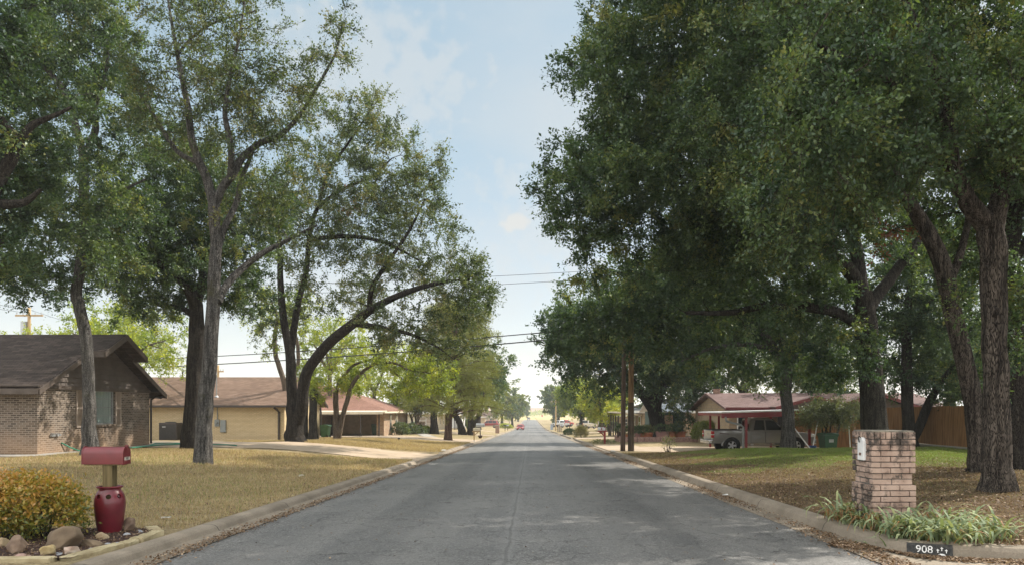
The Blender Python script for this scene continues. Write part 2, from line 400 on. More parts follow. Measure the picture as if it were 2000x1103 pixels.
def mat_ground():
    m, nt, b = new_mat('dry_lawn'); L = nt.links
    tc = nt.nodes.new('ShaderNodeTexCoord'); sp = nt.nodes.new('ShaderNodeSeparateXYZ'); L.new(tc.outputs['Object'], sp.inputs[0])
    n1 = nz(nt, .35, 6, .6); n2 = nz(nt, 3.2, 6, .7); n3 = nz(nt, 26, 5, .75)
    f = math_(nt, 'ADD', math_(nt, 'MULTIPLY', n2.outputs[0], .45), math_(nt, 'MULTIPLY', n3.outputs[0], .55))
    r = ramp(nt, [(.36, (.1, .075, .045)), (.46, (.26, .2, .115)), (.55, (.38, .305, .18)), (.66, (.52, .43, .275))]); L.new(f, r.inputs[0])
    # bare leaf-strewn soil on the right verge
    rb = ramp(nt, [(.36, (.05, .035, .023)), (.5, (.115, .08, .053)), (.66, (.2, .15, .1))]); L.new(f, rb.inputs[0])
    mb = math_(nt, 'MULTIPLY', mrange(nt, sp.outputs['X'], 3.5, 4.5), mrange(nt, sp.outputs['Y'], 36, 27))
    c = mixc(nt, mb, r.outputs[0], rb.outputs[0])
    # green strip in front of the carport, with ragged edges, and thin green hints elsewhere
    wob = math_(nt, 'MULTIPLY', math_(nt, 'SUBTRACT', n1.outputs[0], .5), 16)
    yy = math_(nt, 'ADD', sp.outputs['Y'], wob); xx = math_(nt, 'ADD', sp.outputs['X'], math_(nt, 'MULTIPLY', wob, .5))
    mg = math_(nt, 'MULTIPLY', math_(nt, 'MULTIPLY', mrange(nt, yy, 20, 24), mrange(nt, yy, 36.5, 34)), math_(nt, 'MULTIPLY', mrange(nt, xx, 6.5, 10), mrange(nt, xx, 19, 17)))
    rg = ramp(nt, [(.35, (.06, .1, .02)), (.55, (.13, .21, .036)), (.7, (.2, .28, .06))]); L.new(f, rg.inputs[0])
    c = mixc(nt, mg, c, rg.outputs[0])
    n4 = nz(nt, .16, 4, .6); mg2 = math_(nt, 'MULTIPLY', mrange(nt, n4.outputs[0], .46, .6, 0, .65), mrange(nt, f, .4, .6))
    c = mixc(nt, mg2, c, (.16, .15, .06)); n9 = nz(nt, .7, 5, .7); c = mixc(nt, mrange(nt, n9.outputs[0], .54, .68, 0, .6), c, (.13, .095, .06))
    far = mrange(nt, sp.outputs['Y'], 480, 530); c = mixc(nt, far, c, (.42, .33, .15))
    L.new(c, b.inputs['Base Color']); b.inputs['Roughness'].default_value = 1; b.inputs['Specular IOR Level'].default_value = .1
    bump(nt, b, f, .9, .07); return m
def mat_road():
    m, nt, b = new_mat('worn_asphalt'); L = nt.links
    tc = nt.nodes.new('ShaderNodeTexCoord'); sp = nt.nodes.new('ShaderNodeSeparateXYZ'); L.new(tc.outputs['Object'], sp.inputs[0])
    vo = nt.nodes.new('ShaderNodeTexVoronoi'); vo.inputs['Scale'].default_value = 62; L.new(tc.outputs['Object'], vo.inputs['Vector'])
    bw = nt.nodes.new('ShaderNodeRGBToBW'); L.new(vo.outputs['Color'], bw.inputs[0])
    n1 = nz(nt, 30, 6, .8); f = math_(nt, 'ADD', math_(nt, 'MULTIPLY', bw.outputs[0], .4), math_(nt, 'MULTIPLY', n1.outputs[0], .6))
    r = ramp(nt, [(.32, (.055, .054, .053)), (.5, (.148, .144, .138)), (.63, (.235, .228, .218)), (.76, (.42, .41, .39))]); L.new(f, r.inputs[0]); c = r.outputs[0]
    nl = nz(nt, 1, 5, .6, stretch=(2.6, .05, 1)); c = mixc(nt, mrange(nt, nl.outputs[0], .4, .68, 0, .5), c, (.085, .085, .086))
    n2 = nz(nt, .5, 5, .6); c = mixc(nt, mrange(nt, n2.outputs[0], .44, .7, 0, .5), c, (.225, .215, .2)); n7 = nz(nt, 7, 6, .8); c = mixc(nt, mrange(nt, n7.outputs[0], .5, .75, 0, .55), c, (.06, .058, .056)); n8 = nz(nt, .21, 3, .5); c = mixc(nt, mrange(nt, n8.outputs[0], .55, .7, 0, .35), c, (.08, .078, .075))
    # wheel tracks polished paler, oil-dark lane centres
    for x0, w, col, a in ((-2.9, .35, (.165, .16, .152), .4), (-1.25, .35, (.165, .16, .152), .35), (1.0, .35, (.165, .16, .152), .35), (2.7, .35, (.165, .16, .152), .4), (-2.05, .3, (.06, .06, .06), .3), (1.85, .3, (.06, .06, .06), .3)):
        d = math_(nt, 'ABSOLUTE', math_(nt, 'SUBTRACT', math_(nt, 'ADD', sp.outputs['X'], math_(nt, 'MULTIPLY', math_(nt, 'SUBTRACT', n2.outputs[0], .5), .5)), x0))
        c = mixc(nt, mrange(nt, d, w * .2, w * 1.6, a, 0), c, col)
    # paving seam a little left of the middle
    nw = nz(nt, .9, 4, .6, stretch=(0, 1, 0)); sx = math_(nt, 'ADD', sp.outputs['X'], mrange(nt, nw.outputs[0], .3, .7, .25, .29))
    d = math_(nt, 'ABSOLUTE', sx); c = mixc(nt, mrange(nt, d, .03, .15, .3, 0), c, (.25, .245, .235)); seam = mrange(nt, d, .008, .028, 1, 0)
    # cracks
    nwp = nz(nt, 1.6, 5, .7); wv = nt.nodes.new('ShaderNodeVectorMath'); wv.operation = 'MULTIPLY_ADD'; wv.inputs[1].default_value = (.9, .9, 0)
    L.new(nwp.outputs['Color'], wv.inputs[0]); L.new(tc.outputs['Object'], wv.inputs[2])
    def cracks(scale, w, thr):
        mp = nt.nodes.new('ShaderNodeMapping'); mp.inputs['Scale'].default_value = scale; L.new(wv.outputs[0], mp.inputs[0])
        v = nt.nodes.new('ShaderNodeTexVoronoi'); v.feature = 'DISTANCE_TO_EDGE'; L.new(mp.outputs[0], v.inputs['Vector'])
        nm = nz(nt, .23, 3); return math_(nt, 'MULTIPLY', mrange(nt, v.outputs['Distance'], 0, w, 1, 0), mrange(nt, nm.outputs[0], thr, thr + .1))
    k = math_(nt, 'MAXIMUM', cracks((.3, .2, 1), .0075, .3), cracks((1.3, .8, 1), .02, .47))
    k = math_(nt, 'MAXIMUM', k, math_(nt, 'MULTIPLY', seam, .4))
    c = mixc(nt, math_(nt, 'MULTIPLY', k, .85), c, (.025, .023, .021))
    L.new(c, b.inputs['Base Color']); b.inputs['Roughness'].default_value = .6; b.inputs['Specular IOR Level'].default_value = .5
    h = math_(nt, 'SUBTRACT', f, math_(nt, 'MULTIPLY', k, .8)); bump(nt, b, h, .8, .012); return m
def mat_concrete(name, c1, c2, joint=None):
    m, nt, b = new_mat(name); L = nt.links
    n = nz(nt, 1.1, 6, .65); n2 = nz(nt, 45, 4, .7); r = ramp(nt, [(.35, c1), (.65, c2)]); L.new(n.outputs[0], r.inputs[0])
    c = mixc(nt, mrange(nt, n2.outputs[0], .4, .65, 0, .4), r.outputs[0], tuple(.62 * v for v in c1))
    if joint:
        tc = nt.nodes.new('ShaderNodeTexCoord'); sp = nt.nodes.new('ShaderNodeSeparateXYZ'); L.new(tc.outputs['Object'], sp.inputs[0])
        fr = math_(nt, 'FRACT', math_(nt, 'DIVIDE', sp.outputs['Y'], joint)); d = math_(nt, 'ABSOLUTE', math_(nt, 'SUBTRACT', fr, .5))
        c = mixc(nt, mrange(nt, d, .004 / joint * 1.2, .02 / joint, .8, 0), c, (.05, .045, .04))
    L.new(c, b.inputs['Base Color']); b.inputs['Roughness'].default_value = .9; b.inputs['Specular IOR Level'].default_value = .2
    bump(nt, b, math_(nt, 'ADD', n2.outputs[0], n.outputs[0]), .35, .02); return m
M_GROUND = mat_ground(); M_ROAD = mat_road()
M_KERB = mat_concrete('kerb_concrete', (.21, .175, .135), (.33, .28, .22), 3.0)
M_DRIVE = mat_concrete('driveway_concrete', (.4, .31, .22), (.5, .4, .3))
M_WALK = mat_concrete('path_concrete', (.3, .28, .25), (.4, .37, .33))

def spaced(segs):
    out = []
    for a, b, st in segs: out += list(np.arange(a, b, st))
    return np.array(out + [segs[-1][1]])
gx = np.unique(np.concatenate([spaced([(-1600, -200, 100), (-200, -60, 10), (-60, -26, 2), (-26, 26, .4), (26, 60, 2), (60, 200, 10), (200, 1600, 100)]), np.arange(4.4, 9, .1), [LB - .002, LB + .002, RB - .002, RB + .002]]))
gy = spaced([(-30, -10, 2), (-10, 6.8, .5), (6.8, 10, .1), (10, 60, .5), (60, 140, 1.5), (140, 520, 8), (520, 1600, 60), (1600, 6000, 400)])
ground = grid_mesh('ground', gx, gy, gz, M_GROUND, -.0)
def road_z(x, y): return prof(y) + .05 * (1 - (x / 4.2) ** 2) - .012
ry = spaced([(-30, 140, 1.0), (140, 505, 4)])
grid_mesh('road', np.linspace(-4.06, 3.78, 15), ry, road_z, M_ROAD)

def sweep(name, path, section, mat, heights=None, close=True):
    """section: (offset to the right of travel, z); path: list of (x, y)"""
    pts = [Vector((p[0], p[1], 0)) for p in path]; n = len(pts); k = len(section); V = []; Q = []
    for i, p in enumerate(pts):
        t = (pts[min(i + 1, n - 1)] - pts[max(i - 1, 0)]).normalized(); r = Vector((t.y, -t.x, 0))
        h = 1.0 if heights is None else heights[i]
        for o, z in section:
            q = p + r * o; V.append((q.x, q.y, float(prof(p.y)) + (z * h if z > 0 else z)))
    for i in range(n - 1):
        for j in range(k - 1): a = i * k + j; Q.append((a, a + 1, a + 1 + k, a + k))
    me = bpy.data.meshes.new(name); me.from_pydata(V, [], Q + [tuple(range(k)), tuple(range(n * k - 1, n * k - k - 1, -1))]); me.materials.append(mat)
    bm = bmesh.new(); bm.from_mesh(me); bmesh.ops.recalc_face_normals(bm, faces=bm.faces); bm.to_mesh(me); bm.free()
    o = link(bpy.data.objects.new(name, me)); o['kind'] = 'structure'; return o
SEC = [(-.36, .004), (-.02, -.004), (.0, .004), (.035, .09), (.07, .128), (.12, .142), (.24, .146), (.262, .13), (.27, -.1)]
def straight(side, y0, y1, soft0=True, soft1=True):
    xf = -4.40 if side < 0 else 4.12
    ys = spaced([(y0, y1, min(1.0, (y1 - y0) / 4))]) if y1 - y0 < 120 else spaced([(y0, y1, 4.)])
    ys = np.unique(np.concatenate([ys, [y0 + .35, y0 + .7, y1 - .7, y1 - .35]]))
    hs = np.ones(len(ys))
    if soft0: hs = np.minimum(hs, .12 + .88 * np.clip((ys - y0) / .7, 0, 1))
    if soft1: hs = np.minimum(hs, .12 + .88 * np.clip((y1 - ys) / .7, 0, 1))
    p = [(xf, y) for y in ys]
    if side < 0: p.reverse(); hs = hs[::-1]      # right of travel = away from the road
    sweep('kerb', p, SEC, M_KERB, list(hs * (.62 if side < 0 else 1)))
for a, b in ((-20, 30.2), (37.3, 58.3), (69.5, 92), (98, 128), (134, 168), (175, 215), (222, 300), (306, 480)): straight(-1, a, b, a > -10)
for a, b in ((51.6, 70), (76, 104), (110, 150), (157, 205), (212, 280), (288, 480)): straight(1, a, b)
ret = [(8.5, 7.5), (7, 7.78), (5.9, 8.0), (5.35, 8.13), (4.9, 8.29), (4.62, 8.39), (4.42, 8.47), (4.28, 8.58), (4.18, 8.77), (4.13, 9.05), (4.12, 9.4), (4.12, 9.8)]
straight_r = ret + [(4.12, y) for y in np.arange(10.6, 38.6, 1.0)] + [(4.12, 38.7), (4.12, 39.0)]
hs = [1] * (len(straight_r) - 2) + [.6, .12]
sweep('kerb', straight_r, SEC, M_KERB, hs)
def gutter(x0, x1, gaps, name='gutter'):
    for a, b in gaps:
        grid_mesh(name, np.linspace(x0, x1, 4), np.linspace(a, b, max(3, int(b - a))), lambda X, Y: prof(Y) + .004, M_KERB, .002)
gutter(-4.66, -4.02, [(30.0, 37.5), (58.1, 69.7), (91.8, 98.2), (127.8, 134.2)]); gutter(3.74, 4.4, [(38.8, 51.8), (69.8, 76.2), (103.8, 110.2), (149.8, 157.2)])

def lawn_sheet(name, xs, ys, mat, keep=None, lift=.022): return grid_mesh(name, xs, ys, gz, mat, lift, keep)
fx = lambda a, b: np.arange(a, b + .001, .4)
# drive beside the dark brick house: narrow inside, flared to the street
def k1(x, y):
    t = np.clip((x + 13) / 8.4, 0, 1); lo = 31.8 - 1.6 * t ** 3 - .0 * x; hi = 38.2 - .9 * t
    return (y > lo) & (y < hi)
lawn_sheet('driveway', np.append(fx(-40, -4.7), -4.66), np.arange(28, 41, .25), M_DRIVE, k1)
lawn_sheet('driveway', np.append(fx(-21, -4.7), -4.66), np.arange(56, 76, .4), M_DRIVE, lambda x, y: np.where(x > -13, (y > 58.6) & (y < 69.4), (y > 60) & (y < 74)))
lawn_sheet('driveway', np.append(4.38, fx(4.6, 23)), np.arange(37, 53, .25), M_DRIVE, lambda x, y: (y > 38.9 + .0 * x) & (y < np.where(x < 7, 51.6, 47.2)))
lawn_sheet('driveway', np.append(fx(-26, -4.7), -4.66), np.arange(91, 99, .5), M_DRIVE)
lawn_sheet('driveway', np.append(fx(-22, -4.7), -4.66), np.arange(128, 134, .5), M_DRIVE)
lawn_sheet('driveway', np.append(4.38, fx(4.6, 24)), np.arange(70, 76.1, .5), M_DRIVE)
lawn_sheet('driveway', np.append(4.38, fx(4.6, 24)), np.arange(104, 110.1, .5), M_DRIVE)
def near_drive(x, y):
    yk = np.interp(x, [3.7, 4.12, 4.18, 4.28, 4.42, 4.62, 4.9, 5.35, 5.9, 7, 8.5], [9.3, 9.2, 8.74, 8.54, 8.43, 8.35, 8.25, 8.09, 7.97, 7.74, 7.45]); return y < yk
grid_mesh('driveway', np.arange(3.76, 8.4, .08), np.arange(-6, 9.0, .08), lambda X, Y: prof(Y) + .006 + .03 * sstep((X - 4.2) / 4), M_KERB, .004, lambda x, y: near_drive(x, y) & ((y < 8.9)))
# front path of the red roofed house
def k2(x, y): return np.abs(x - (-9.5 - (y - 70) * .22)) < .65
lawn_sheet('path', fx(-18, -7), np.arange(69.5, 100, .4), M_WALK, k2, .03)
# narrow path and slab strip along the dark brick house
lawn_sheet('path', fx(-26, -15.9), np.arange(24.6, 34.4, .3), M_WALK, lambda x, y: (x > -17.3) & (x < -16.35) | (y < 25.8) & (x < -16.3), .03)

# far field, red bank and blue hills
def hill(name, y0, depth, base, top, mat, amp, wl, x0=-1600, x1=1600, n=160, ph=0):
    xs = np.linspace(x0, x1, n); rows = []
    for t, k in ((0, 0), (.25, .55), (.5, 1), (.75, .8), (1, 0)):
        z = base + (top - base) * k * (1 + amp * np.sin(xs / wl + ph) + .4 * amp * np.sin(xs / wl * 2.7 + 1)); rows.append(np.stack([xs, np.full(n, y0 + depth * t), z], -1))
    V = np.concatenate(rows); i = np.arange(4)[:, None] * n + np.arange(n - 1)[None]; Q = np.stack([i, i + 1, i + 1 + n, i + n], -1).reshape(-1, 4)
    o = np_mesh(name, V, Q, mat, smooth=True); o['kind'] = 'structure'; return o
hill('hill', 1150, 260, -7, 5.2, mat_noise('red_earth', (.22, .1, .07), (.32, .16, .11), .01, 1), .05, 240)
hill('hills', 3600, 900, -8, 38, mat_noise('far_wood', (.03, .06, .06), (.05, .085, .08), .004, 1), .12, 420, -4000, 4000)

# ---------------------------------------------------------------- trees
def tubes_batch(paths, rad, sides):
    """paths (B,K,3), rad (B,K) -> verts, quads"""
    B, K, _ = paths.shape
    t = np.empty_like(paths); t[:, 1:-1] = paths[:, 2:] - paths[:, :-2]; t[:, 0] = paths[:, 1] - paths[:, 0]; t[:, -1] = paths[:, -1] - paths[:, -2]
    t /= np.linalg.norm(t, axis=-1, keepdims=True) + 1e-9
    ov = unit(paths[:, -1:] - paths[:, :1])[..., 2:3]; ref = np.where(np.abs(ov) < .6, np.array([0, 0, 1.]), np.array([1., .3, 0])); ref = np.broadcast_to(ref, t.shape)
    u = np.cross(t, ref); u /= np.linalg.norm(u, axis=-1, keepdims=True) + 1e-9; w = np.cross(t, u)
    a = np.arange(sides) * 2 * np.pi / sides
    V = paths[:, :, None] + rad[:, :, None, None] * (u[:, :, None] * np.cos(a)[:, None] + w[:, :, None] * np.sin(a)[:, None])
    i = (np.arange(B)[:, None, None] * K + np.arange(K - 1)[None, :, None]) * sides
    j = np.arange(sides); j2 = (j + 1) % sides
    Q = np.stack([i + j, i + j2, i + sides + j2, i + sides + j], -1).reshape(-1, 4)
    return V.reshape(-1, 3), Q
def catmull(p, sub):
    p = np.asarray(p, float); q = np.concatenate([[2 * p[0] - p[1]], p, [2 * p[-1] - p[-2]]]); out = []
    for i in range(len(p) - 1):
        a, b, c, d = q[i:i + 4]
        for s in range(sub):
            t = s / sub; out.append(.5 * (2 * b + (c - a) * t + (2 * a - 5 * b + 4 * c - d) * t * t + (3 * b - a - 3 * c + d) * t ** 3))
    out.append(p[-1]); return np.array(out)
def unit(v): return v / (np.linalg.norm(v, axis=-1, keepdims=True) + 1e-9)
def leaf_cloud(org, dirs, length, n, size, r, droop=.12, tw=.4, spread=.05, ratio=.5, up=.6, tint0=None, tv=.12):
    """n leaves along each spray; returns leaf quads and tint"""
    m = len(org); t = r.uniform(.08, 1, (m, n))
    p = org[:, None] + dirs[:, None] * (length[:, None] * t)[..., None]
    p[..., 2] -= droop * length[:, None] * t ** 2
    p = p + r.normal(0, spread, (m, n, 3)) * (.5 + t)[..., None]
    u = unit(dirs[:, None] * .55 + r.normal(0, .65, (m, n, 3)) + np.array([0, 0, -.12]))
    nn = r.normal(0, 1, (m, n, 3)) + np.array([0, 0, up * 2]); v = unit(np.cross(nn, u))
    s = size * (.5 + r.uniform(0, 1, (m, n)) ** 1.6 * 1.0)[..., None]
    fold = unit(np.cross(u, v)) * s * .1
    q = np.stack([p, p + u * s * .5 + v * s * ratio * .5 + fold, p + u * s, p + u * s * .5 - v * s * ratio * .5 + fold], 2).reshape(-1, 3)
    tn = (np.full(m, .5) if tint0 is None else tint0)[:, None] + r.normal(0, tv, (m, n))
    return q, np.where(tn > 2, 1, np.clip(tn, 0, .95)).reshape(-1)
def quads_of(n): return np.arange(n * 4, dtype=np.int32).reshape(-1, 4)

def build_tree(name, label, limbs, blobs, n_att, sprays, lps, leaf, lmat, bmat, seed, group=None, cat='tree', slen=(.3, .7), sides=12, outw=.45, up=.6, tint=.5, tvar=.2, brown=None, low_tint=0., twig=1., rough=.07, shell=2.4, ratio=.55, max_r=.05, dense=1.0, rs=1.0):
    if n_att > 230 and leaf < .14: n_att = int(n_att * 1.5 * dense); lps = int(lps * 1.4 * min(1, dense + .1))
    r = np.random.default_rng(seed)
    root = thing(name, label, cat, tuple(float(v) for v in limbs[0][0][:3]), 0, group)
    o3 = np.array(root.location)
    VV, QQ, off = [], [], 0; nodes = []; nrad = []; ndir = []
    for li, L in enumerate(limbs):
        c = catmull(L, 14 if li == 0 else 8); c[:, 3] *= rs; path, rad = c[:, :3], np.maximum(c[:, 3], .012)
        k = len(path); sd = sides if rad[0] > .09 else 8
        sm = lambda w, a: np.stack([np.interp(np.arange(k), np.linspace(0, k - 1, k // 7 + 2), r.normal(0, a, k // 7 + 2)) for _ in range(w)], 1)
        wig = sm(3, 1) * (rad * .07)[:, None]; wig[0] = 0
        path = path + wig
        V, Q = tubes_batch(path[None], rad[None], sd)
        ang = np.arange(sd); ridge = 1 + r.normal(0, rough * .55, sd)[None] + rough * .4 * np.sin(path[:, 2:3] * 1.7 + ang[None] * 3 + seed) + sm(sd, rough * .3)
        ctr = np.repeat(path, sd, 0); V = ctr + (V - ctr) * ridge.reshape(-1, 1)
        if li == 0:   # root flare
            hgt = V[:, 2] - path[0][2]; fl = np.exp(-np.clip(hgt, 0, 9) / (rad[0] * 1.1)) * .2; lob = (1 + .55 * np.sin(np.tile(ang, k) * 2 * np.pi / sd * 4 + seed)) * fl
            V[:, :2] = ctr[:, :2] + (V[:, :2] - ctr[:, :2]) * (1 + lob)[:, None]; V[:sd, 2] -= .15
        VV.append(V); QQ.append(Q + off); off += len(V)
        st = int(k * .3) if li == 0 else 1
        for i in range(st, k): nodes.append(path[i]); nrad.append(rad[i]); ndir.append(path[i] - path[i - 1])
    nodes = np.array(nodes); nrad = np.array(nrad); ndir = unit(np.array(ndir))
    blobs = [np.array(b, float) for b in blobs]                # x y z rx ry rz
    wgt = np.array([b[3] * b[4] * b[5] for b in blobs]) ** .8; wgt /= wgt.sum()
    ch = r.choice(len(blobs), n_att, p=wgt); B = np.array(blobs)[ch]
    d = unit(r.normal(0, 1, (n_att, 3))); rr = r.uniform(0, 1, n_att) ** (1 / shell); rr = np.where(r.uniform(0, 1, n_att) < .13, r.uniform(1, 1.4, n_att), rr)
    att = B[:, :3] + d * rr[:, None] * B[:, 3:]
    gl = gz(att[:, 0], att[:, 1]); att[:, 2] = np.maximum(att[:, 2], gl + .9)
    dist = np.array([np.min(np.sum((nodes - a) ** 2, 1)) for a in att]); order = np.argsort(dist)
    N = np.zeros((len(nodes) + n_att * 3, 3)); R = np.zeros(len(N)); D = np.zeros_like(N); m = len(nodes); N[:m] = nodes; R[:m] = nrad; D[:m] = ndir
    paths = np.zeros((n_att, 6, 3)); rads = np.zeros((n_att, 6)); ts = np.linspace(0, 1, 6)
    for bi, ai in enumerate(order):
        a = att[ai]; df = a - N[:m]; ds = np.sqrt(np.sum(df ** 2, 1)) + .3 * np.maximum(-df[:, 2], 0) - 2.5 * np.minimum(R[:m], max_r)
        j = int(np.argmin(ds)); p = N[j]; L = np.linalg.norm(a - p)
        mid = p + (a - p) * .45 + D[j] * L * .22 + r.normal(0, .07, 3) * L + np.array([0, 0, .08 * L])
        q = (1 - ts)[:, None] ** 2 * p + 2 * (ts * (1 - ts))[:, None] * mid + ts[:, None] ** 2 * a
        q[1:-1] += r.normal(0, .025, (4, 3)) * L
        r0 = min(R[j] * .75, .011 + .013 * L) * twig; r0 = max(r0, .008)
        paths[bi] = q; rads[bi] = r0 + (.006 - r0) * ts ** .8
        for s in (2, 4, 5):
            N[m] = q[s]; R[m] = rads[bi, s]; D[m] = unit(q[s] - q[s - 1]); m += 1
    V, Q = tubes_batch(paths, rads, 5); VV.append(V); QQ.append(Q + off)
    # sprays on the outer part of every branch
    fr = 1 - .6 * r.uniform(0, 1, (n_att, sprays)) ** 1.7; fi = fr * 5; i0 = np.minimum(fi.astype(int), 4); ft = (fi - i0)[..., None]
    ar = np.arange(n_att)[:, None]; org = (paths[ar, i0] * (1 - ft) + paths[ar, i0 + 1] * ft).reshape(-1, 3)
    bd = np.repeat(unit(paths[:, -1] - paths[:, 0])[:, None], sprays, 1).reshape(-1, 3)
    outd = np.repeat(d[np.argsort(np.argsort(order))] * 0 + d[order], sprays, 0).reshape(-1, 3)
    dirs = unit(r.normal(0, .75, org.shape) + bd * .6 + outd * outw + np.array([0, 0, .12]))
    ln = r.uniform(slen[0], slen[1], len(org))
    t0 = np.repeat(np.clip(tint + r.normal(0, tvar, n_att), 0, 1), sprays)
    if brown is not None:
        for bp, br in brown:
            t0 = np.where(np.linalg.norm(org - np.array(bp), axis=1) < br, 3., t0)
    q, tn = leaf_cloud(org, dirs, ln, lps, leaf, r, tint0=t0, up=up, ratio=ratio)
    # the thin twig of every spray
    tip = org + dirs * ln[:, None]; tip[:, 2] -= .12 * ln; sdv = unit(np.cross(dirs, np.array([.3, .5, .8]))) * .004
    sq = np.stack([org - sdv * 1.4, org + sdv * 1.4, tip + sdv * .5, tip - sdv * .5], 1).reshape(-1, 3)
    off = sum(len(v) for v in VV); VV.append(sq); QQ.append(quads_of(len(sq) // 4) + off)
    np_mesh('trunk', np.concatenate(VV) - o3, np.concatenate(QQ), bmat, smooth=True, parent=root)
    np_mesh('crown', q - o3, quads_of(len(q) // 4), lmat, tn, parent=root)
    return root
def limb(d, *pts):
    """pts: (px, py, radius, depth offset)"""
    out = []
    for q in pts:
        px, py, rad = q[:3]; dd = d + (q[3] if len(q) > 3 else 0); v = P(px, py, dd); out.append((v.x, v.y, v.z, rad))
    return out
def rooted(d, px, rad, *pts):
    g = PG(px, d, -.05); return [(g.x, g.y, g.z, rad)] + limb(d, *pts)
def blob(d, px, py, dd, rx, ry, rd):
    v = P(px, py, d + dd); s = (d + dd) / F; return (v.x, v.y, v.z, rx * s, rd, ry * s)

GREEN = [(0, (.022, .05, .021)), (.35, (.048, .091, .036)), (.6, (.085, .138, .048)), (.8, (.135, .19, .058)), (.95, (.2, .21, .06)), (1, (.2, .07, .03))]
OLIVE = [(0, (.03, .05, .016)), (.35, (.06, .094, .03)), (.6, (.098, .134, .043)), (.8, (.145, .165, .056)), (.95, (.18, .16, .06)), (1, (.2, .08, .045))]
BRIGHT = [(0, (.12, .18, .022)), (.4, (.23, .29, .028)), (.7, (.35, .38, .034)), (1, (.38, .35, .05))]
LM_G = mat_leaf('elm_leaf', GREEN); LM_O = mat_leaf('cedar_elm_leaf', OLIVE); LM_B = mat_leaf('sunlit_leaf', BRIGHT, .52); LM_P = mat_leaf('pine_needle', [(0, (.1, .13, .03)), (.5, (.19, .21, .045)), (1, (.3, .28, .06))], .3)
BK_G = mat_bark('grey_bark', (.07, .066, .062), (.26, .245, .23), (.1, .1, .045), sc=11); BK_D = mat_bark('dark_bark', (.035, .03, .026), (.105, .09, .075))
BK_R = mat_bark('ridged_brown_bark', (.04, .033, .028), (.19, .158, .13), sc=8, zst=.12); BK_P = mat_bark('pine_bark', (.1, .06, .045), (.27, .18, .145), sc=6); BK_T = mat_bark('pale_bark', (.16, .12, .09), (.33, .26, .2))

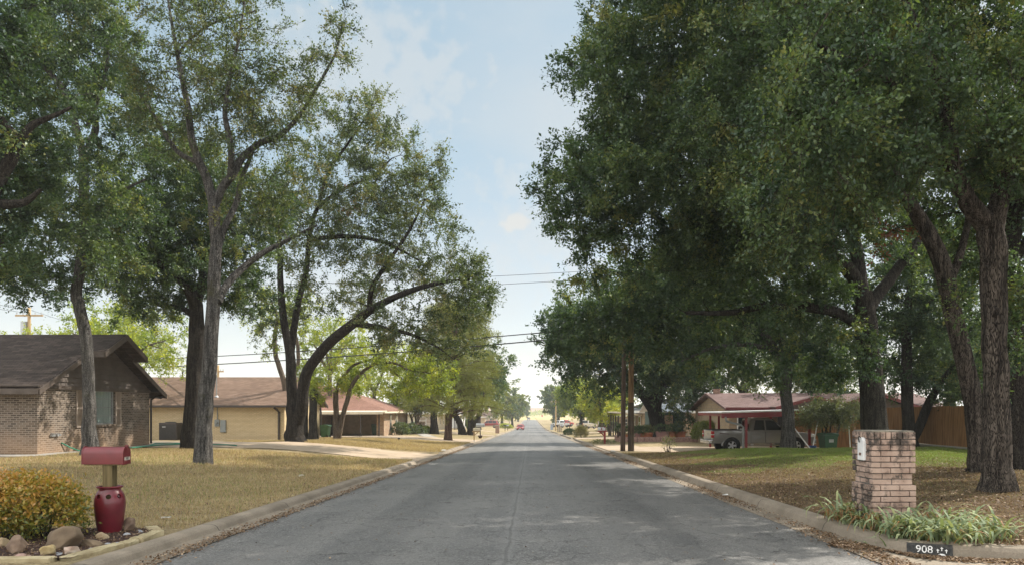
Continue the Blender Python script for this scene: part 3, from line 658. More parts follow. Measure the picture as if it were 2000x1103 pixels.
def left_trees():
    d = 25.
    build_tree('elm_tree', 'leaning grey trunk oak in front of the dark brick gable wall', [
        rooted(d, 175, .3, (174, 830, .24), (173, 760, .215), (172, 700, .205), (166, 650, .2), (155, 600, .195), (150, 570, .19), (157, 510, .18), (164, 440, .175), (163, 370, .17), (162, 300, .15)),
        limb(d, (163, 305, .14), (150, 255, .12, -.2), (130, 190, .11, -.4), (95, 140, .09, -.7), (50, 110, .07, -1), (15, 85, .04, -1.2)),
        limb(d, (163, 310, .14), (180, 275, .12, .1), (186, 240, .115, .1), (165, 200, .1, .3), (140, 190, .08, .4), (110, 160, .05, .5)),
        limb(d, (165, 430, .12), (200, 400, .09, -.4), (245, 370, .06, -.8), (285, 350, .03, -1)),
        limb(d, (160, 480, .12), (120, 440, .09, .5), (70, 400, .07, 1), (20, 380, .04, 1.5)),
        limb(d, (170, 250, .08), (200, 170, .07), (210, 90, .05), (190, 10, .03))],
        [blob(d, 110, 70, 0, 130, 110, 2.6), blob(d, 190, 120, .5, 110, 120, 2.4), blob(d, 60, 330, .8, 100, 90, 2), blob(d, 70, 450, 0, 110, 100, 2.2), blob(d, 170, 400, -.4, 100, 100, 2.2),
         blob(d, 225, 260, 0, 75, 120, 2.2), blob(d, 130, -80, 0, 150, 100, 2.8), blob(d, 20, 180, .6, 80, 120, 2), blob(d, 90, 560, .3, 90, 50, 1.4), blob(d, 215, 480, -.3, 70, 80, 1.8), blob(d, 10, 520, .4, 50, 50, 1.4)],
        520, 8, 22, .095, LM_G, BK_G, 21, 'trees on the left front lawn', tint=.5, dense=.88, rs=.93)
    d = 18.
    build_tree('elm_tree', 'oak whose dark limbs come in at the far left edge', [
        rooted(d, -150, .36, (-140, 800, .3), (-120, 650, .28), (-80, 520, .25), (-45, 430, .22), (-20, 380, .2)),
        limb(d, (-20, 385, .19), (5, 340, .16), (28, 295, .14), (22, 262, .12), (5, 240, .1), (-20, 210, .07)),
        limb(d, (28, 295, .12), (48, 265, .1), (66, 244, .08), (110, 225, .05), (140, 210, .03)),
        limb(d, (-30, 400, .16), (20, 400, .11), (50, 395, .08), (80, 370, .04)),
        limb(d, (-80, 520, .15), (-20, 480, .1, 1), (30, 470, .06, 2))],
        [blob(d, -50, 250, 0, 110, 130, 2), blob(d, -20, 130, 0, 100, 110, 2), blob(d, -70, 480, .5, 100, 110, 2), blob(d, 30, 350, 1, 60, 80, 1.3), blob(d, -80, 0, 0, 140, 120, 2.2)],
        260, 8, 20, .09, LM_G, BK_D, 22, 'trees on the left front lawn', tint=.42)
    d = 22.
    build_tree('elm_tree', 'tall straight grey trunk forking high above the dry lawn', [
        rooted(d, 396, .31, (398, 850, .265), (402, 790, .25), (408, 720, .24), (413, 640, .225), (418, 560, .21), (421, 480, .195), (418, 400, .185)),
        limb(d, (418, 405, .16), (405, 350, .145), (390, 318, .135, -.1), (374, 270, .12, -.2), (368, 215, .105, -.3), (355, 150, .085, -.4), (342, 80, .06, -.4), (330, 10, .04, -.3), (322, -60, .02)),
        limb(d, (418, 405, .15), (432, 370, .13), (452, 345, .13), (474, 308, .115, .2), (508, 280, .1, .3), (545, 266, .09, .5), (585, 225, .07, .6), (622, 165, .055, .6), (655, 105, .035, .6), (668, 50, .02, .5)),
        limb(d, (450, 348, .11), (452, 305, .105, -.3), (446, 262, .1, -.4), (440, 215, .08, -.6), (452, 140, .06, -.7), (470, 60, .04, -.8), (480, -20, .02, -.8)),
        limb(d, (424, 490, .13), (440, 440, .115, .3), (462, 395, .105, .5), (472, 350, .09, .6), (492, 300, .06, .9)),
        limb(d, (390, 320, .09), (350, 300, .085, .6), (322, 262, .075, .8), (300, 225, .06, .9), (275, 190, .04, 1)),
        limb(d, (345, 110, .05), (380, 70, .045), (430, 40, .035, -.2), (500, 22, .02, -.3)),
        limb(d, (425, 590, .15), (440, 560, .13, .6), (470, 528, .12, 1), (512, 495, .1, 1.4), (560, 470, .07, 1.8), (620, 440, .04, 2))],
        [blob(d, 400, 50, 0, 110, 80, 2.4), blob(d, 335, 150, 0, 80, 90, 2), blob(d, 460, 110, -.4, 95, 100, 2.2), blob(d, 520, 200, .3, 100, 80, 2), blob(d, 440, 235, -.3, 110, 70, 2), blob(d, 310, 255, .6, 65, 70, 1.6),
         blob(d, 640, 90, .6, 55, 70, 1.1), blob(d, 600, 165, .6, 65, 60, 1.3), blob(d, 500, 410, .9, 80, 60, 1.5), blob(d, 555, 330, .6, 70, 60, 1.5), blob(d, 400, -70, 0, 150, 70, 2.6), blob(d, 560, 440, 1.5, 70, 40, 1.2)],
        520, 7, 18, .078, LM_O, BK_G, 23, 'trees on the left front lawn', tint=.5, dense=.62, twig=1.35, rs=.86, slen=(.3, .7), brown=[(P(660, 320, 22.6), .4)])
    d = 31.
    build_tree('oak_tree', 'dark trunk oak right behind the tall grey trunk', [
        rooted(d, 372, .42, (374, 850, .36), (377, 800, .34), (381, 720, .32), (385, 650, .3), (382, 600, .28), (376, 570, .25)),
        limb(d, (378, 580, .2), (350, 545, .16, -.5), (310, 515, .13, -1), (270, 490, .08, -1.4), (235, 470, .04, -1.6)),
        limb(d, (384, 600, .2), (396, 540, .18, .3), (388, 490, .15, .5), (360, 450, .12, .6), (330, 410, .08, .8), (310, 360, .05, 1)),
        limb(d, (396, 545, .14), (425, 500, .12, .8), (460, 470, .1, 1.2), (500, 430, .06, 1.6)),
        limb(d, (384, 620, .15), (350, 600, .11, .8), (310, 595, .08, 1.4), (270, 580, .05, 2))],
        [blob(d, 330, 420, 0, 110, 90, 3), blob(d, 420, 500, .5, 120, 90, 3), blob(d, 290, 530, -.6, 100, 70, 2.6), blob(d, 470, 400, 1, 110, 80, 2.6), blob(d, 240, 470, -.6, 70, 80, 2.4), blob(d, 480, 580, 1, 60, 45, 1.8), blob(d, 350, 320, .4, 90, 60, 2.4), blob(d, 300, 600, 1, 70, 35, 1.6)],
        480, 8, 22, .1, LM_G, BK_D, 24, 'trees on the left front lawn', tint=.5)
    d = 39.
    build_tree('oak_tree', 'multi stemmed oak arching over beside the driveway', [
        rooted(d, 578, .5, (577, 855, .45), (575, 835, .42), (573, 800, .37), (570, 770, .3)),
        limb(d, (570, 790, .3), (568, 740, .27, -.1), (566, 690, .25), (560, 655, .21), (552, 610, .19), (548, 545, .16, .3), (546, 480, .13, .6), (535, 410, .09, 1), (520, 350, .05, 1.2)),
        limb(d, (567, 690, .2), (574, 640, .18, .5), (582, 590, .16, .8), (598, 530, .14, 1), (604, 465, .12, 1.2), (620, 408, .1, 1.2), (670, 370, .08, 1), (726, 346, .06, 1), (765, 310, .03, 1)),
        limb(d, (580, 830, .33), (590, 790, .3, -.3), (594, 745, .29, -.5), (606, 712, .28, -.7), (640, 672, .26, -1), (685, 634, .24, -1.4), (735, 598, .19, -1.8), (800, 568, .14, -2.2), (860, 552, .1, -2.6), (915, 545, .05, -3)),
        limb(d, (690, 630, .18), (745, 640, .14, -2), (800, 652, .09, -2.4), (850, 675, .05, -2.6), (885, 700, .02, -2.8)),
        limb(d, (602, 470, .12), (660, 462, .11, 1), (720, 466, .1, .6), (770, 482, .08, .4), (820, 510, .05, 0)),
        limb(d, (720, 606, .14), (728, 560, .12, -1), (760, 510, .1, -.6), (800, 450, .07, -.4), (830, 390, .04, 0)),
        limb(d, (620, 410, .09), (640, 340, .08, .6), (680, 280, .06, .4), (720, 220, .04, .4), (735, 180, .02, .4))],
        [blob(d, 640, 290, 0, 100, 80, 3), blob(d, 735, 310, .6, 85, 100, 3), blob(d, 800, 370, 0, 75, 85, 2.6), blob(d, 700, 420, 1, 130, 70, 3.5), blob(d, 820, 455, 0, 90, 65, 2.6), blob(d, 885, 530, -1, 70, 65, 2.4), blob(d, 770, 540, .5, 130, 50, 3),
         blob(d, 880, 610, -1.5, 80, 55, 2.4), blob(d, 640, 520, 1.6, 100, 60, 3), blob(d, 740, 225, .4, 45, 50, 1.6), blob(d, 590, 420, 1, 80, 80, 3), blob(d, 800, 640, -1.5, 100, 40, 2.2), blob(d, 855, 335, .2, 20, 45, 1.2), blob(d, 700, 590, 2, 80, 35, 2), blob(d, 540, 620, 1.5, 70, 50, 2), blob(d, 600, 560, 2, 60, 40, 2), blob(d, 880, 680, -2, 60, 30, 1.6), blob(d, 800, 665, -2.4, 70, 28, 1.4), blob(d, 740, 640, -1.6, 70, 25, 1.4), blob(d, 920, 580, -2.6, 50, 50, 1.8)],
        860, 8, 19, .12, LM_O, BK_D, 25, 'trees on the left front lawn', tint=.5, dense=.62, twig=1.35, slen=(.4, .95), brown=[(P(680, 400, 39.8), .7)])
left_trees()

def right_trees():
    d = 13.7
    knot_tree = build_tree('elm_tree', 'thick ridged trunk at the right edge with a knot hole', [
        rooted(d, 1946, .33, (1946, 925, .29), (1944, 880, .275), (1943, 800, .255), (1942, 700, .245), (1940, 600, .245), (1938, 520, .255), (1936, 460, .26), (1935, 420, .22)),
        limb(d, (1936, 455, .22), (1908, 415, .2, -.1), (1882, 375, .18, -.2), (1862, 325, .16, -.3), (1850, 240, .13, -.4), (1830, 150, .1, -.5), (1790, 50, .07, -.7), (1740, -60, .04, -1)),
        limb(d, (1940, 450, .22), (1952, 400, .19), (1968, 340, .17, .1), (1985, 260, .14, .2), (2005, 160, .11, .3), (2030, 50, .07, .4)),
        limb(d, (1862, 330, .11), (1800, 290, .09, -.7), (1720, 250, .07, -1.3), (1640, 230, .05, -1.8), (1560, 235, .03, -2.2)),
        limb(d, (1850, 250, .1), (1780, 190, .08, -.5), (1690, 130, .06, -1), (1600, 90, .04, -1.5)),
        limb(d, (1985, 260, .1), (2080, 220, .08, -.5), (2180, 190, .05, -1))],
        [blob(d, 1720, 140, -1, 170, 130, 1.8), blob(d, 1600, 220, -1.8, 130, 130, 1.4), blob(d, 1840, 230, -.8, 130, 110, 1.5), blob(d, 1940, 60, 0, 170, 120, 2), blob(d, 1560, 330, -1.8, 90, 110, 1.1), blob(d, 1780, -80, 0, 250, 120, 2.4), blob(d, 2080, 250, 0, 110, 150, 1.8),
         blob(d, 1980, 300, -.6, 90, 80, 1.2), blob(d, 1700, 330, -1.4, 130, 80, 1.2), blob(d, 1920, 560, 1, 40, 90, .7), blob(d, 1990, 620, .6, 40, 130, .8), blob(d, 1600, 60, -1.5, 110, 90, 1.4)],
        480, 8, 20, .075, LM_G, BK_R, 31, 'trees on the right front lawn', tint=.5, dense=.88, rs=.84, slen=(.25, .6), sides=22, rough=.09)
    kp = P(1961, 850, 13.54) - knot_tree.location; kn = MB(); M4 = Matrix.Translation(kp) @ Vector((.6, -.8, .05)).to_track_quat('Z', 'Y').to_matrix().to_4x4()
    kn.lathe([(.0, .0), (.035, .002), (.045, .03), (.07, .05), (.1, .035), (.13, -.02), (.12, -.1)], 18); rk = random.Random(3); kn.v = [tuple(M4 @ Vector((x * .8 * (1 + rk.uniform(-.12, .12)), y * 1.25, z))) for x, y, z in kn.v]
    kn.build('knot_hole', BK_R, knot_tree, smooth=True)
    d = 17.5
    build_tree('elm_tree', 'second trunk leaning left behind the thick ridged trunk', [
        rooted(d, 1916, .36, (1915, 900, .3), (1911, 850, .27), (1899, 780, .255), (1885, 700, .25), (1868, 630, .245), (1850, 560, .24), (1836, 505, .235), (1815, 460, .225), (1790, 415, .2), (1760, 380, .17), (1715, 340, .13), (1650, 300, .09), (1590, 260, .05)),
        limb(d, (1850, 565, .13), (1880, 480, .11, .5), (1895, 400, .09, .8), (1900, 300, .06, 1)),
        limb(d, (1760, 382, .12), (1745, 300, .1, .4), (1720, 210, .08, .7), (1680, 110, .05, 1))],
        [blob(d, 1600, 240, 0, 130, 110, 2), blob(d, 1480, 160, .4, 120, 130, 2), blob(d, 1720, 220, 1, 120, 120, 2.2), blob(d, 1520, 330, -.3, 120, 80, 1.8), blob(d, 1880, 330, 1.5, 100, 100, 2), blob(d, 1650, 60, .6, 160, 110, 2.4), blob(d, 1640, 440, .4, 90, 60, 1.5), blob(d, 1900, 480, 1.6, 50, 90, 1.2), blob(d, 1700, -60, 1, 160, 80, 2.2), blob(d, 1550, 430, 2, 110, 70, 1.6), blob(d, 1480, 320, 2.5, 110, 90, 1.8), blob(d, 1640, 330, 3, 110, 90, 1.8), blob(d, 1420, 230, 2.5, 90, 80, 1.6), blob(d, 1420, -230, -1, 170, 110, 2.6), blob(d, 1300, -170, 1, 120, 90, 2.2), blob(d, 1620, -260, -1, 190, 120, 3), blob(d, 1800, -260, -1, 160, 120, 3)],  # the blobs above the view are added to shade road and left lawn
        860, 8, 20, .09, LM_G, BK_R, 32, 'trees on the right front lawn', tint=.5, rs=.8, slen=(.3, .7), sides=16, brown=[(P(1745, 440, 17.8), .75)])
    d = 18.5
    build_tree('elm_tree', 'shaded trunk cut off by the right edge of the photo', [
        rooted(d, 1990, .36, (1988, 880, .3), (1986, 800, .28), (1986, 700, .27), (1980, 600, .27), (1972, 500, .24), (1980, 430, .2), (2000, 350, .16), (2040, 250, .1)),
        limb(d, (1974, 510, .15), (2010, 470, .13), (2060, 420, .1), (2120, 350, .06))],
        [blob(d, 2060, 330, 0, 130, 140, 2.2), blob(d, 1980, 180, .6, 120, 120, 2.2), blob(d, 2040, 560, 0, 90, 90, 1.8), blob(d, 1980, 660, 1.4, 50, 60, 1.2), blob(d, 2040, 40, .6, 150, 120, 2.2)],
        240, 8, 20, .09, LM_G, BK_D, 33, 'trees on the right front lawn', tint=.42, slen=(.3, .7))
    d = 27.
    build_tree('oak_tree', 'massive dark oak behind the brick mailbox pillar', [
        rooted(d, 1706, .58, (1706, 850, .46), (1704, 790, .43), (1700, 730, .41), (1694, 670, .4), (1690, 620, .38), (1684, 570, .34)),
        limb(d, (1686, 580, .28), (1664, 535, .26, -.2), (1640, 508, .23, -.4), (1600, 492, .2, -.6), (1550, 478, .16, -.8), (1480, 480, .12, -1), (1400, 470, .08, -1.4)),
        limb(d, (1692, 610, .25), (1718, 570, .22, .4), (1745, 535, .19, .8), (1780, 490, .15, 1.2), (1820, 430, .1, 1.6)),
        limb(d, (1690, 640, .22), (1640, 612, .2, -.4), (1580, 600, .17, -.8), (1500, 596, .13, -1.2), (1430, 610, .1, -1.6), (1340, 610, .06, -2)),
        limb(d, (1684, 575, .26), (1670, 480, .23, .4), (1640, 380, .2, .6), (1560, 290, .16, .4), (1450, 220, .12, 0), (1340, 160, .08, -.4), (1240, 110, .04, -.8)),
        limb(d, (1640, 385, .15), (1560, 372, .12, .2), (1440, 352, .08, 0), (1330, 345, .045, -.6), (1240, 330, .025, -1.2)),
        limb(d, (1640, 380, .15), (1660, 260, .12, .6), (1650, 120, .09, .8), (1620, 0, .05, .8))],
        [blob(d, 1270, 120, -.4, 120, 110, 2.8), blob(d, 1380, 60, 0, 140, 110, 3), blob(d, 1220, 300, -1.6, 110, 80, 2.4), blob(d, 1330, 240, -1, 120, 90, 2.8), blob(d, 1110, 345, -2, 55, 45, 1.4), blob(d, 1300, 420, -1.5, 130, 80, 2.6), blob(d, 1180, 450, -1.6, 90, 60, 2), blob(d, 1440, 390, -.6, 120, 90, 2.8), blob(d, 1560, 460, -.6, 110, 80, 2.6),
         blob(d, 1480, 190, 0, 120, 110, 3), blob(d, 1205, 60, -.6, 70, 90, 2), blob(d, 1160, 140, -.8, 45, 50, 1.4), blob(d, 1600, 320, .6, 110, 100, 3), blob(d, 1620, 120, .8, 140, 130, 3), blob(d, 1300, -70, 0, 150, 80, 3), blob(d, 1480, -60, 0, 160, 100, 3), blob(d, 1760, 480, 1.4, 90, 70, 2.2), blob(d, 1430, 560, -1.2, 120, 55, 2.2), blob(d, 1270, 540, -1.6, 90, 50, 2), blob(d, 1600, 570, -.6, 80, 50, 2), blob(d, 1160, 520, -1.8, 60, 45, 1.6), blob(d, 1380, 480, -.2, 120, 70, 2.8), blob(d, 1240, 220, -.8, 80, 70, 2.2), blob(d, 1110, 150, -.9, 30, 40, 1), blob(d, 1080, 380, -2, 40, 40, 1.2), blob(d, 1700, 380, 1, 100, 80, 2.6), blob(d, 1500, 620, -.8, 110, 40, 2), blob(d, 1660, 660, -.4, 60, 40, 1.6), blob(d, 1120, 440, -1.9, 50, 45, 1.4), blob(d, 1560, 150, -5, 150, 110, 3), blob(d, 1430, 260, -4.5, 130, 100, 3), blob(d, 1600, 380, -4.5, 130, 90, 2.6), blob(d, 1280, 300, -4.5, 110, 90, 2.4), blob(d, 1190, 180, -4, 70, 80, 2), blob(d, 1140, 350, -4.5, 60, 60, 1.8), blob(d, 1330, 40, -4.5, 150, 110, 2.6), blob(d, 1400, -120, -3, 200, 90, 3), blob(d, 1600, -150, -2, 200, 90, 3), blob(d, 1690, 270, -4.5, 110, 100, 2.6), blob(d, 1780, 150, -3.5, 120, 110, 2.6), blob(d, 1560, -90, -4, 170, 90, 3.5), blob(d, 1740, -110, -4, 190, 110, 3.5), blob(d, 1650, -240, -1, 220, 110, 4), blob(d, 1480, -200, -2, 160, 90, 3.5), blob(d, 1430, 420, 5, 110, 90, 2.6), blob(d, 1520, 330, 5.5, 110, 90, 2.6), blob(d, 1360, 480, 4.5, 90, 60, 2.4), blob(d, 1600, 240, 5, 110, 90, 2.6), blob(d, 1200, 370, 6, 80, 70, 2), blob(d, 1290, 300, 6, 100, 80, 2.4), blob(d, 1640, 715, -.6, 75, 38, 1.6), blob(d, 1590, 690, -1, 60, 40, 1.4)],
        2450, 8, 21, .112, LM_G, BK_D, 34, 'trees on the right front lawn', tint=.5, dense=.85, slen=(.35, .8))
    d = 36.
    build_tree('oak_tree', 'mossy pale trunk oak standing in front of the parked pickup', [
        rooted(d, 1539, .4, (1539, 845, .32), (1538, 800, .28), (1536, 755, .27), (1534, 725, .28), (1532, 700, .26)),
        limb(d, (1533, 715, .24), (1512, 680, .2, -.4), (1480, 640, .16, -.8), (1430, 620, .12, -1.2), (1360, 630, .07, -1.6)),
        limb(d, (1536, 715, .24), (1556, 680, .2, .3), (1580, 640, .16, .6), (1620, 600, .1, 1)),
        limb(d, (1532, 710, .22), (1525, 640, .19, .2), (1500, 560, .15, .4), (1440, 490, .11, .6), (1360, 430, .06, .4)),
        limb(d, (1512, 682, .13), (1450, 672, .1, -1), (1390, 680, .07, -1.5), (1330, 705, .04, -2))],
        [blob(d, 1480, 620, 0, 120, 60, 3), blob(d, 1370, 590, -1, 110, 60, 2.8), blob(d, 1590, 640, .6, 90, 60, 2.6), blob(d, 1440, 520, 0, 120, 70, 3), blob(d, 1280, 600, -1, 100, 50, 2.6), blob(d, 1580, 560, .6, 100, 70, 2.8), blob(d, 1180, 620, -1, 80, 45, 2.4), blob(d, 1420, 690, -1.2, 70, 30, 1.6), blob(d, 1310, 660, -1.4, 70, 40, 1.8), blob(d, 1520, 690, -.6, 60, 35, 1.6), blob(d, 1120, 640, -1, 50, 45, 2), blob(d, 1600, 700, .5, 60, 40, 1.6), blob(d, 1470, 735, -.6, 60, 22, 1.2), blob(d, 1240, 660, -1.2, 90, 40, 2.4), blob(d, 1150, 590, -1, 70, 45, 2.4), blob(d, 1110, 680, -1, 40, 30, 1.6), blob(d, 1340, 540, -.4, 120, 60, 3), blob(d, 1370, 520, 7, 110, 60, 3), blob(d, 1300, 590, 7, 100, 50, 3), blob(d, 1440, 450, 8, 110, 60, 3), blob(d, 1420, 560, 9, 110, 50, 3), blob(d, 1240, 560, 5, 80, 50, 2.4), blob(d, 1430, 728, -1.4, 60, 26, 1.2), blob(d, 1380, 715, -1.4, 50, 26, 1.2), blob(d, 1590, 735, -.5, 45, 28, 1.2)],  # the far-back blobs extend the crown to shade the road
        1150, 8, 19, .14, LM_G, BK_G, 35, 'trees on the right front lawn', tint=.42, slen=(.4, .95))
    d = 60.
    build_tree('oak_tree', 'broad drooping oak growing out of the pink block planter', [
        rooted(d, 1285, .8, (1284, 845, .68), (1282, 820, .6), (1278, 795, .55)),
        limb(d, (1279, 805, .45), (1255, 770, .4, -.5), (1225, 735, .3, -1), (1190, 705, .2, -1.6), (1150, 680, .1, -2)),
        limb(d, (1279, 800, .45), (1290, 760, .4, .4), (1320, 715, .3, .8), (1360, 680, .2, 1), (1400, 660, .1, 1)),
        limb(d, (1279, 800, .45), (1275, 740, .36, .5), (1260, 680, .26, 1), (1240, 620, .15, 1))],
        [blob(d, 1180, 660, -1, 110, 70, 4.5), blob(d, 1280, 640, 0, 130, 70, 5), blob(d, 1370, 680, 1, 90, 70, 4), blob(d, 1330, 760, -1.5, 60, 55, 2.4), blob(d, 1170, 730, -1, 70, 40, 3), blob(d, 1110, 690, -1, 50, 50, 3), blob(d, 1260, 730, -2, 70, 40, 2.5), blob(d, 1100, 640, -1, 45, 40, 2.6), blob(d, 1380, 750, 0, 50, 40, 2.4), blob(d, 1320, 700, -2, 80, 50, 3), blob(d, 1220, 690, -1, 80, 50, 3), blob(d, 1420, 640, 1, 60, 60, 3)],
        800, 8, 22, .2, LM_G, BK_D, 36, 'trees on the right front lawn', tint=.48, slen=(.6, 1.4))
    d = 34.
    build_tree('elm_tree', 'dark twin trunk tree leaning before the tall plank fence', [
        rooted(d, 1778, .34, (1776, 840, .28), (1771, 780, .26), (1772, 720, .24), (1770, 650, .21), (1775, 580, .16), (1790, 500, .1)),
        limb(d, (1778, 862, .22), (1796, 830, .21), (1812, 790, .19), (1835, 750, .15), (1870, 700, .1), (1900, 640, .05)),
        limb(d, (1771, 660, .14), (1810, 600, .11), (1850, 560, .07))],
        [blob(d, 1790, 560, 0, 90, 90, 2.6), blob(d, 1850, 660, 0, 80, 70, 2.4), blob(d, 1740, 680, .4, 60, 60, 2), blob(d, 1870, 760, -.6, 50, 40, 1.4), blob(d, 1940, 700, .4, 70, 60, 2), blob(d, 1760, 740, .6, 50, 30, 1.4), blob(d, 1830, 470, 1, 90, 60, 2.4)],
        320, 8, 18, .12, LM_G, BK_D, 37, 'trees on the right front lawn', tint=.42, slen=(.4, .9))
right_trees()

# ---------------------------------------------------------------- smaller and farther trees
def auto_tree(name, label, x, y, h, rx, rz, tr, fork, seed, lmat, bmat, n_att=120, sprays=6, lps=14, leaf=.22, group=None, tint=.5, stems=1, zc=None, lean=0.0, slen=(.5, 1.1), nb=7):
    r = np.random.default_rng(seed + 900); g = G(x, y) - .05; L = []
    zc = zc if zc else h - rz
    for s in range(stems):
        a = s * 2.4 + seed; ox, oy = (.0, .0) if stems == 1 else (math.cos(a) * tr * .9, math.sin(a) * tr * .9)
        top = np.array([x + ox * 4 + lean * h, y + oy * 4, g + fork])
        L.append([(x + ox, y + oy, g, tr), (x + ox * 2 + lean * h * .4, y + oy * 2, g + fork * .5, tr * .78), (*top, tr * .66)])
        for k in range(4 if stems == 1 else 2):
            b = a + k * 1.57 + r.uniform(-.4, .4); e = np.array([x + lean * h + math.cos(b) * rx * .6, y + math.sin(b) * rx * .6, g + zc + r.uniform(-.2, .5) * rz]); m = top * .5 + e * .5 + np.array([0, 0, .12 * h])
            L.append([(*top, tr * .5), (*(m * .5 + top * .5), tr * .38), (*m, tr * .28), (*e, tr * .12)])
    bl = []
    for k in range(nb):
        a = k * 2.4 + seed; q = r.uniform(.25, .62)
        bl.append((x + lean * h + math.cos(a) * rx * q, y + math.sin(a) * rx * q, g + zc + r.uniform(-.5, .5) * rz, rx * r.uniform(.4, .6), rx * .5, rz * r.uniform(.4, .6)))
    bl.append((x + lean * h, y, g + zc, rx * .62, rx * .62, rz * .8))
    return build_tree(name, label, L, bl, n_att, sprays, lps, leaf, lmat, bmat, seed, group, slen=slen, tint=tint, sides=8)

GB = 'trees behind the houses'
def far_trees():
    AT = auto_tree
    gl = 'trees along the left side of the street'; gr = 'trees along the right side of the street'
    # sparse sunlit trees behind the dark brick house and the yellow brick house
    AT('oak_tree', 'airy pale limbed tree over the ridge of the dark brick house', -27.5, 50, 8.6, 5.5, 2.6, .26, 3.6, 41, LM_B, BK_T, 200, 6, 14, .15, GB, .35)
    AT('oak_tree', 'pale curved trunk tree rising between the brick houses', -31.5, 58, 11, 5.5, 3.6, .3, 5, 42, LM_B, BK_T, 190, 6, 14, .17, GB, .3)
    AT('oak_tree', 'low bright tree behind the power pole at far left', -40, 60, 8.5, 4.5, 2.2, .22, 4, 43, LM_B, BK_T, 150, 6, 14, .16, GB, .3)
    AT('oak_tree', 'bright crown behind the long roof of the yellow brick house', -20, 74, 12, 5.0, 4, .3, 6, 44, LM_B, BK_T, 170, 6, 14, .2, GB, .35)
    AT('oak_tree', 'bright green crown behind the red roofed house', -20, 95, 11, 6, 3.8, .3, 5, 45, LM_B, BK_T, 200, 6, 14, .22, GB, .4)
    AT('oak_tree', 'rounded crown behind the porch house', -19, 140, 12, 6, 4, .35, 4, 46, LM_G, BK_D, 150, 6, 14, .3, GB, .6)
    AT('crape_myrtle', 'small fan stemmed tree beside the brick front with pointed arch', -12.9, 83, 4.9, 3.3, 1.35, .12, 1.7, 47, LM_O, BK_T, 190, 7, 16, .17, gl, .65, stems=5, slen=(.4, .8))
    AT('oak_tree', 'dark thick forked oak just right of the pine', -7.9, 90, 11.5, 6.2, 3.6, .5, 2.6, 48, LM_G, BK_D, 400, 7, 16, .23, gl, .55, stems=2)
    AT('oak_tree', 'dark oak partly hidden behind the reddish pine trunk', -10.9, 84, 9.5, 5, 2.9, .5, 3, 49, LM_G, BK_D, 280, 7, 16, .23, gl, .55)
    AT('oak_tree', 'oak behind the forked oak with a single straight trunk', -7.8, 97, 9.5, 5.2, 3.2, .5, 3, 50, LM_G, BK_D, 250, 7, 16, .24, gl, .6)
    AT('oak_tree', 'full green oak whose shade falls on the parked red suv', -9.6, 138, 12.5, 6.6, 4.6, .5, 3.4, 51, LM_G, BK_D, 330, 7, 16, .3, gl, .7)
    AT('oak_tree', 'green oak leaning over the kerb beyond the red suv', -8.2, 215, 13.0, 6.2, 5.2, .5, 3.2, 52, LM_G, BK_D, 220, 7, 14, .38, gl, .75)
    AT('oak_tree', 'hazy oak farther down the left kerb', -6.0, 245, 12.5, 5.4, 5, .5, 3.2, 53, LM_G, BK_D, 170, 7, 12, .5, gl, .75)
    AT('oak_tree', 'bluish tree at the far end of the left row', -6.6, 400, 14, 6.6, 6, .5, 3, 54, LM_G, BK_D, 150, 7, 12, .8, gl, .6)
    AT('small_tree', 'small rounded yellow green tree by the far left kerb', -8.2, 290, 5.2, 2.4, 1.6, .14, 1.8, 55, LM_B, BK_T, 60, 6, 10, .4, gl, .3)
    AT('small_tree', 'slim young tree on the lawn by the white wall', -11.2, 104, 3.4, .8, .8, .035, 1.6, 56, LM_B, BK_T, 24, 5, 9, .16, gl, .4, slen=(.25, .5))
    # right side, down the street
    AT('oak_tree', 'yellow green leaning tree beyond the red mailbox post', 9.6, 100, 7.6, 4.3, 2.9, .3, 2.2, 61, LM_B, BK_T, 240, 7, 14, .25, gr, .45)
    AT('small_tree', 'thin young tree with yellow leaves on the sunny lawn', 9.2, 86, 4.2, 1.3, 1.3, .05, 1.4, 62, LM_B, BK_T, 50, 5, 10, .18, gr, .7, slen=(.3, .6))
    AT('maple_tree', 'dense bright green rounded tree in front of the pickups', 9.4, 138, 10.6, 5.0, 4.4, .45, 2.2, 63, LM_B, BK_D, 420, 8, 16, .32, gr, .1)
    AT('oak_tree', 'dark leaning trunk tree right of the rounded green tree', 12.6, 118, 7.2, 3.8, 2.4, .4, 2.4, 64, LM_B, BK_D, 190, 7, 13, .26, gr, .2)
    AT('oak_tree', 'dark green tree behind the far utility pole', 8.6, 225, 13.0, 6, 5.3, .5, 2.6, 65, LM_G, BK_D, 230, 7, 13, .48, gr, .65)
    AT('oak_tree', 'tall tree topping the right row behind the rounded one', 13.2, 185, 13.5, 6, 5, .5, 3, 66, LM_G, BK_D, 230, 7, 13, .42, gr, .75)
    AT('oak_tree', 'grey green feathery tree at the end of the right row', 9.4, 300, 14, 6.2, 5.6, .5, 3, 67, LM_G, BK_D, 160, 7, 12, .6, gr, .5)
    AT('oak_tree', 'pale crown behind the planter and the power poles', 15, 82, 9.6, 5, 3.4, .35, 3, 68, LM_G, BK_D, 240, 7, 15, .24, gr, .7)
    AT('oak_tree', 'tall tree above the reddish roof of the carport house', 19.5, 68, 12.5, 6.5, 4.4, .4, 4, 69, LM_G, BK_D, 260, 7, 15, .22, gr, .7)
    AT('oak_tree', 'tree behind the plank fence at the right', 26, 46, 11.5, 5.5, 4.2, .35, 4, 70, LM_G, BK_D, 260, 7, 15, .17, gr, .6)
    AT('oak_tree', 'tree filling the gap right of the carport house', 22, 56, 10, 5, 4, .35, 3, 71, LM_G, BK_D, 230, 7, 15, .19, gr, .75)
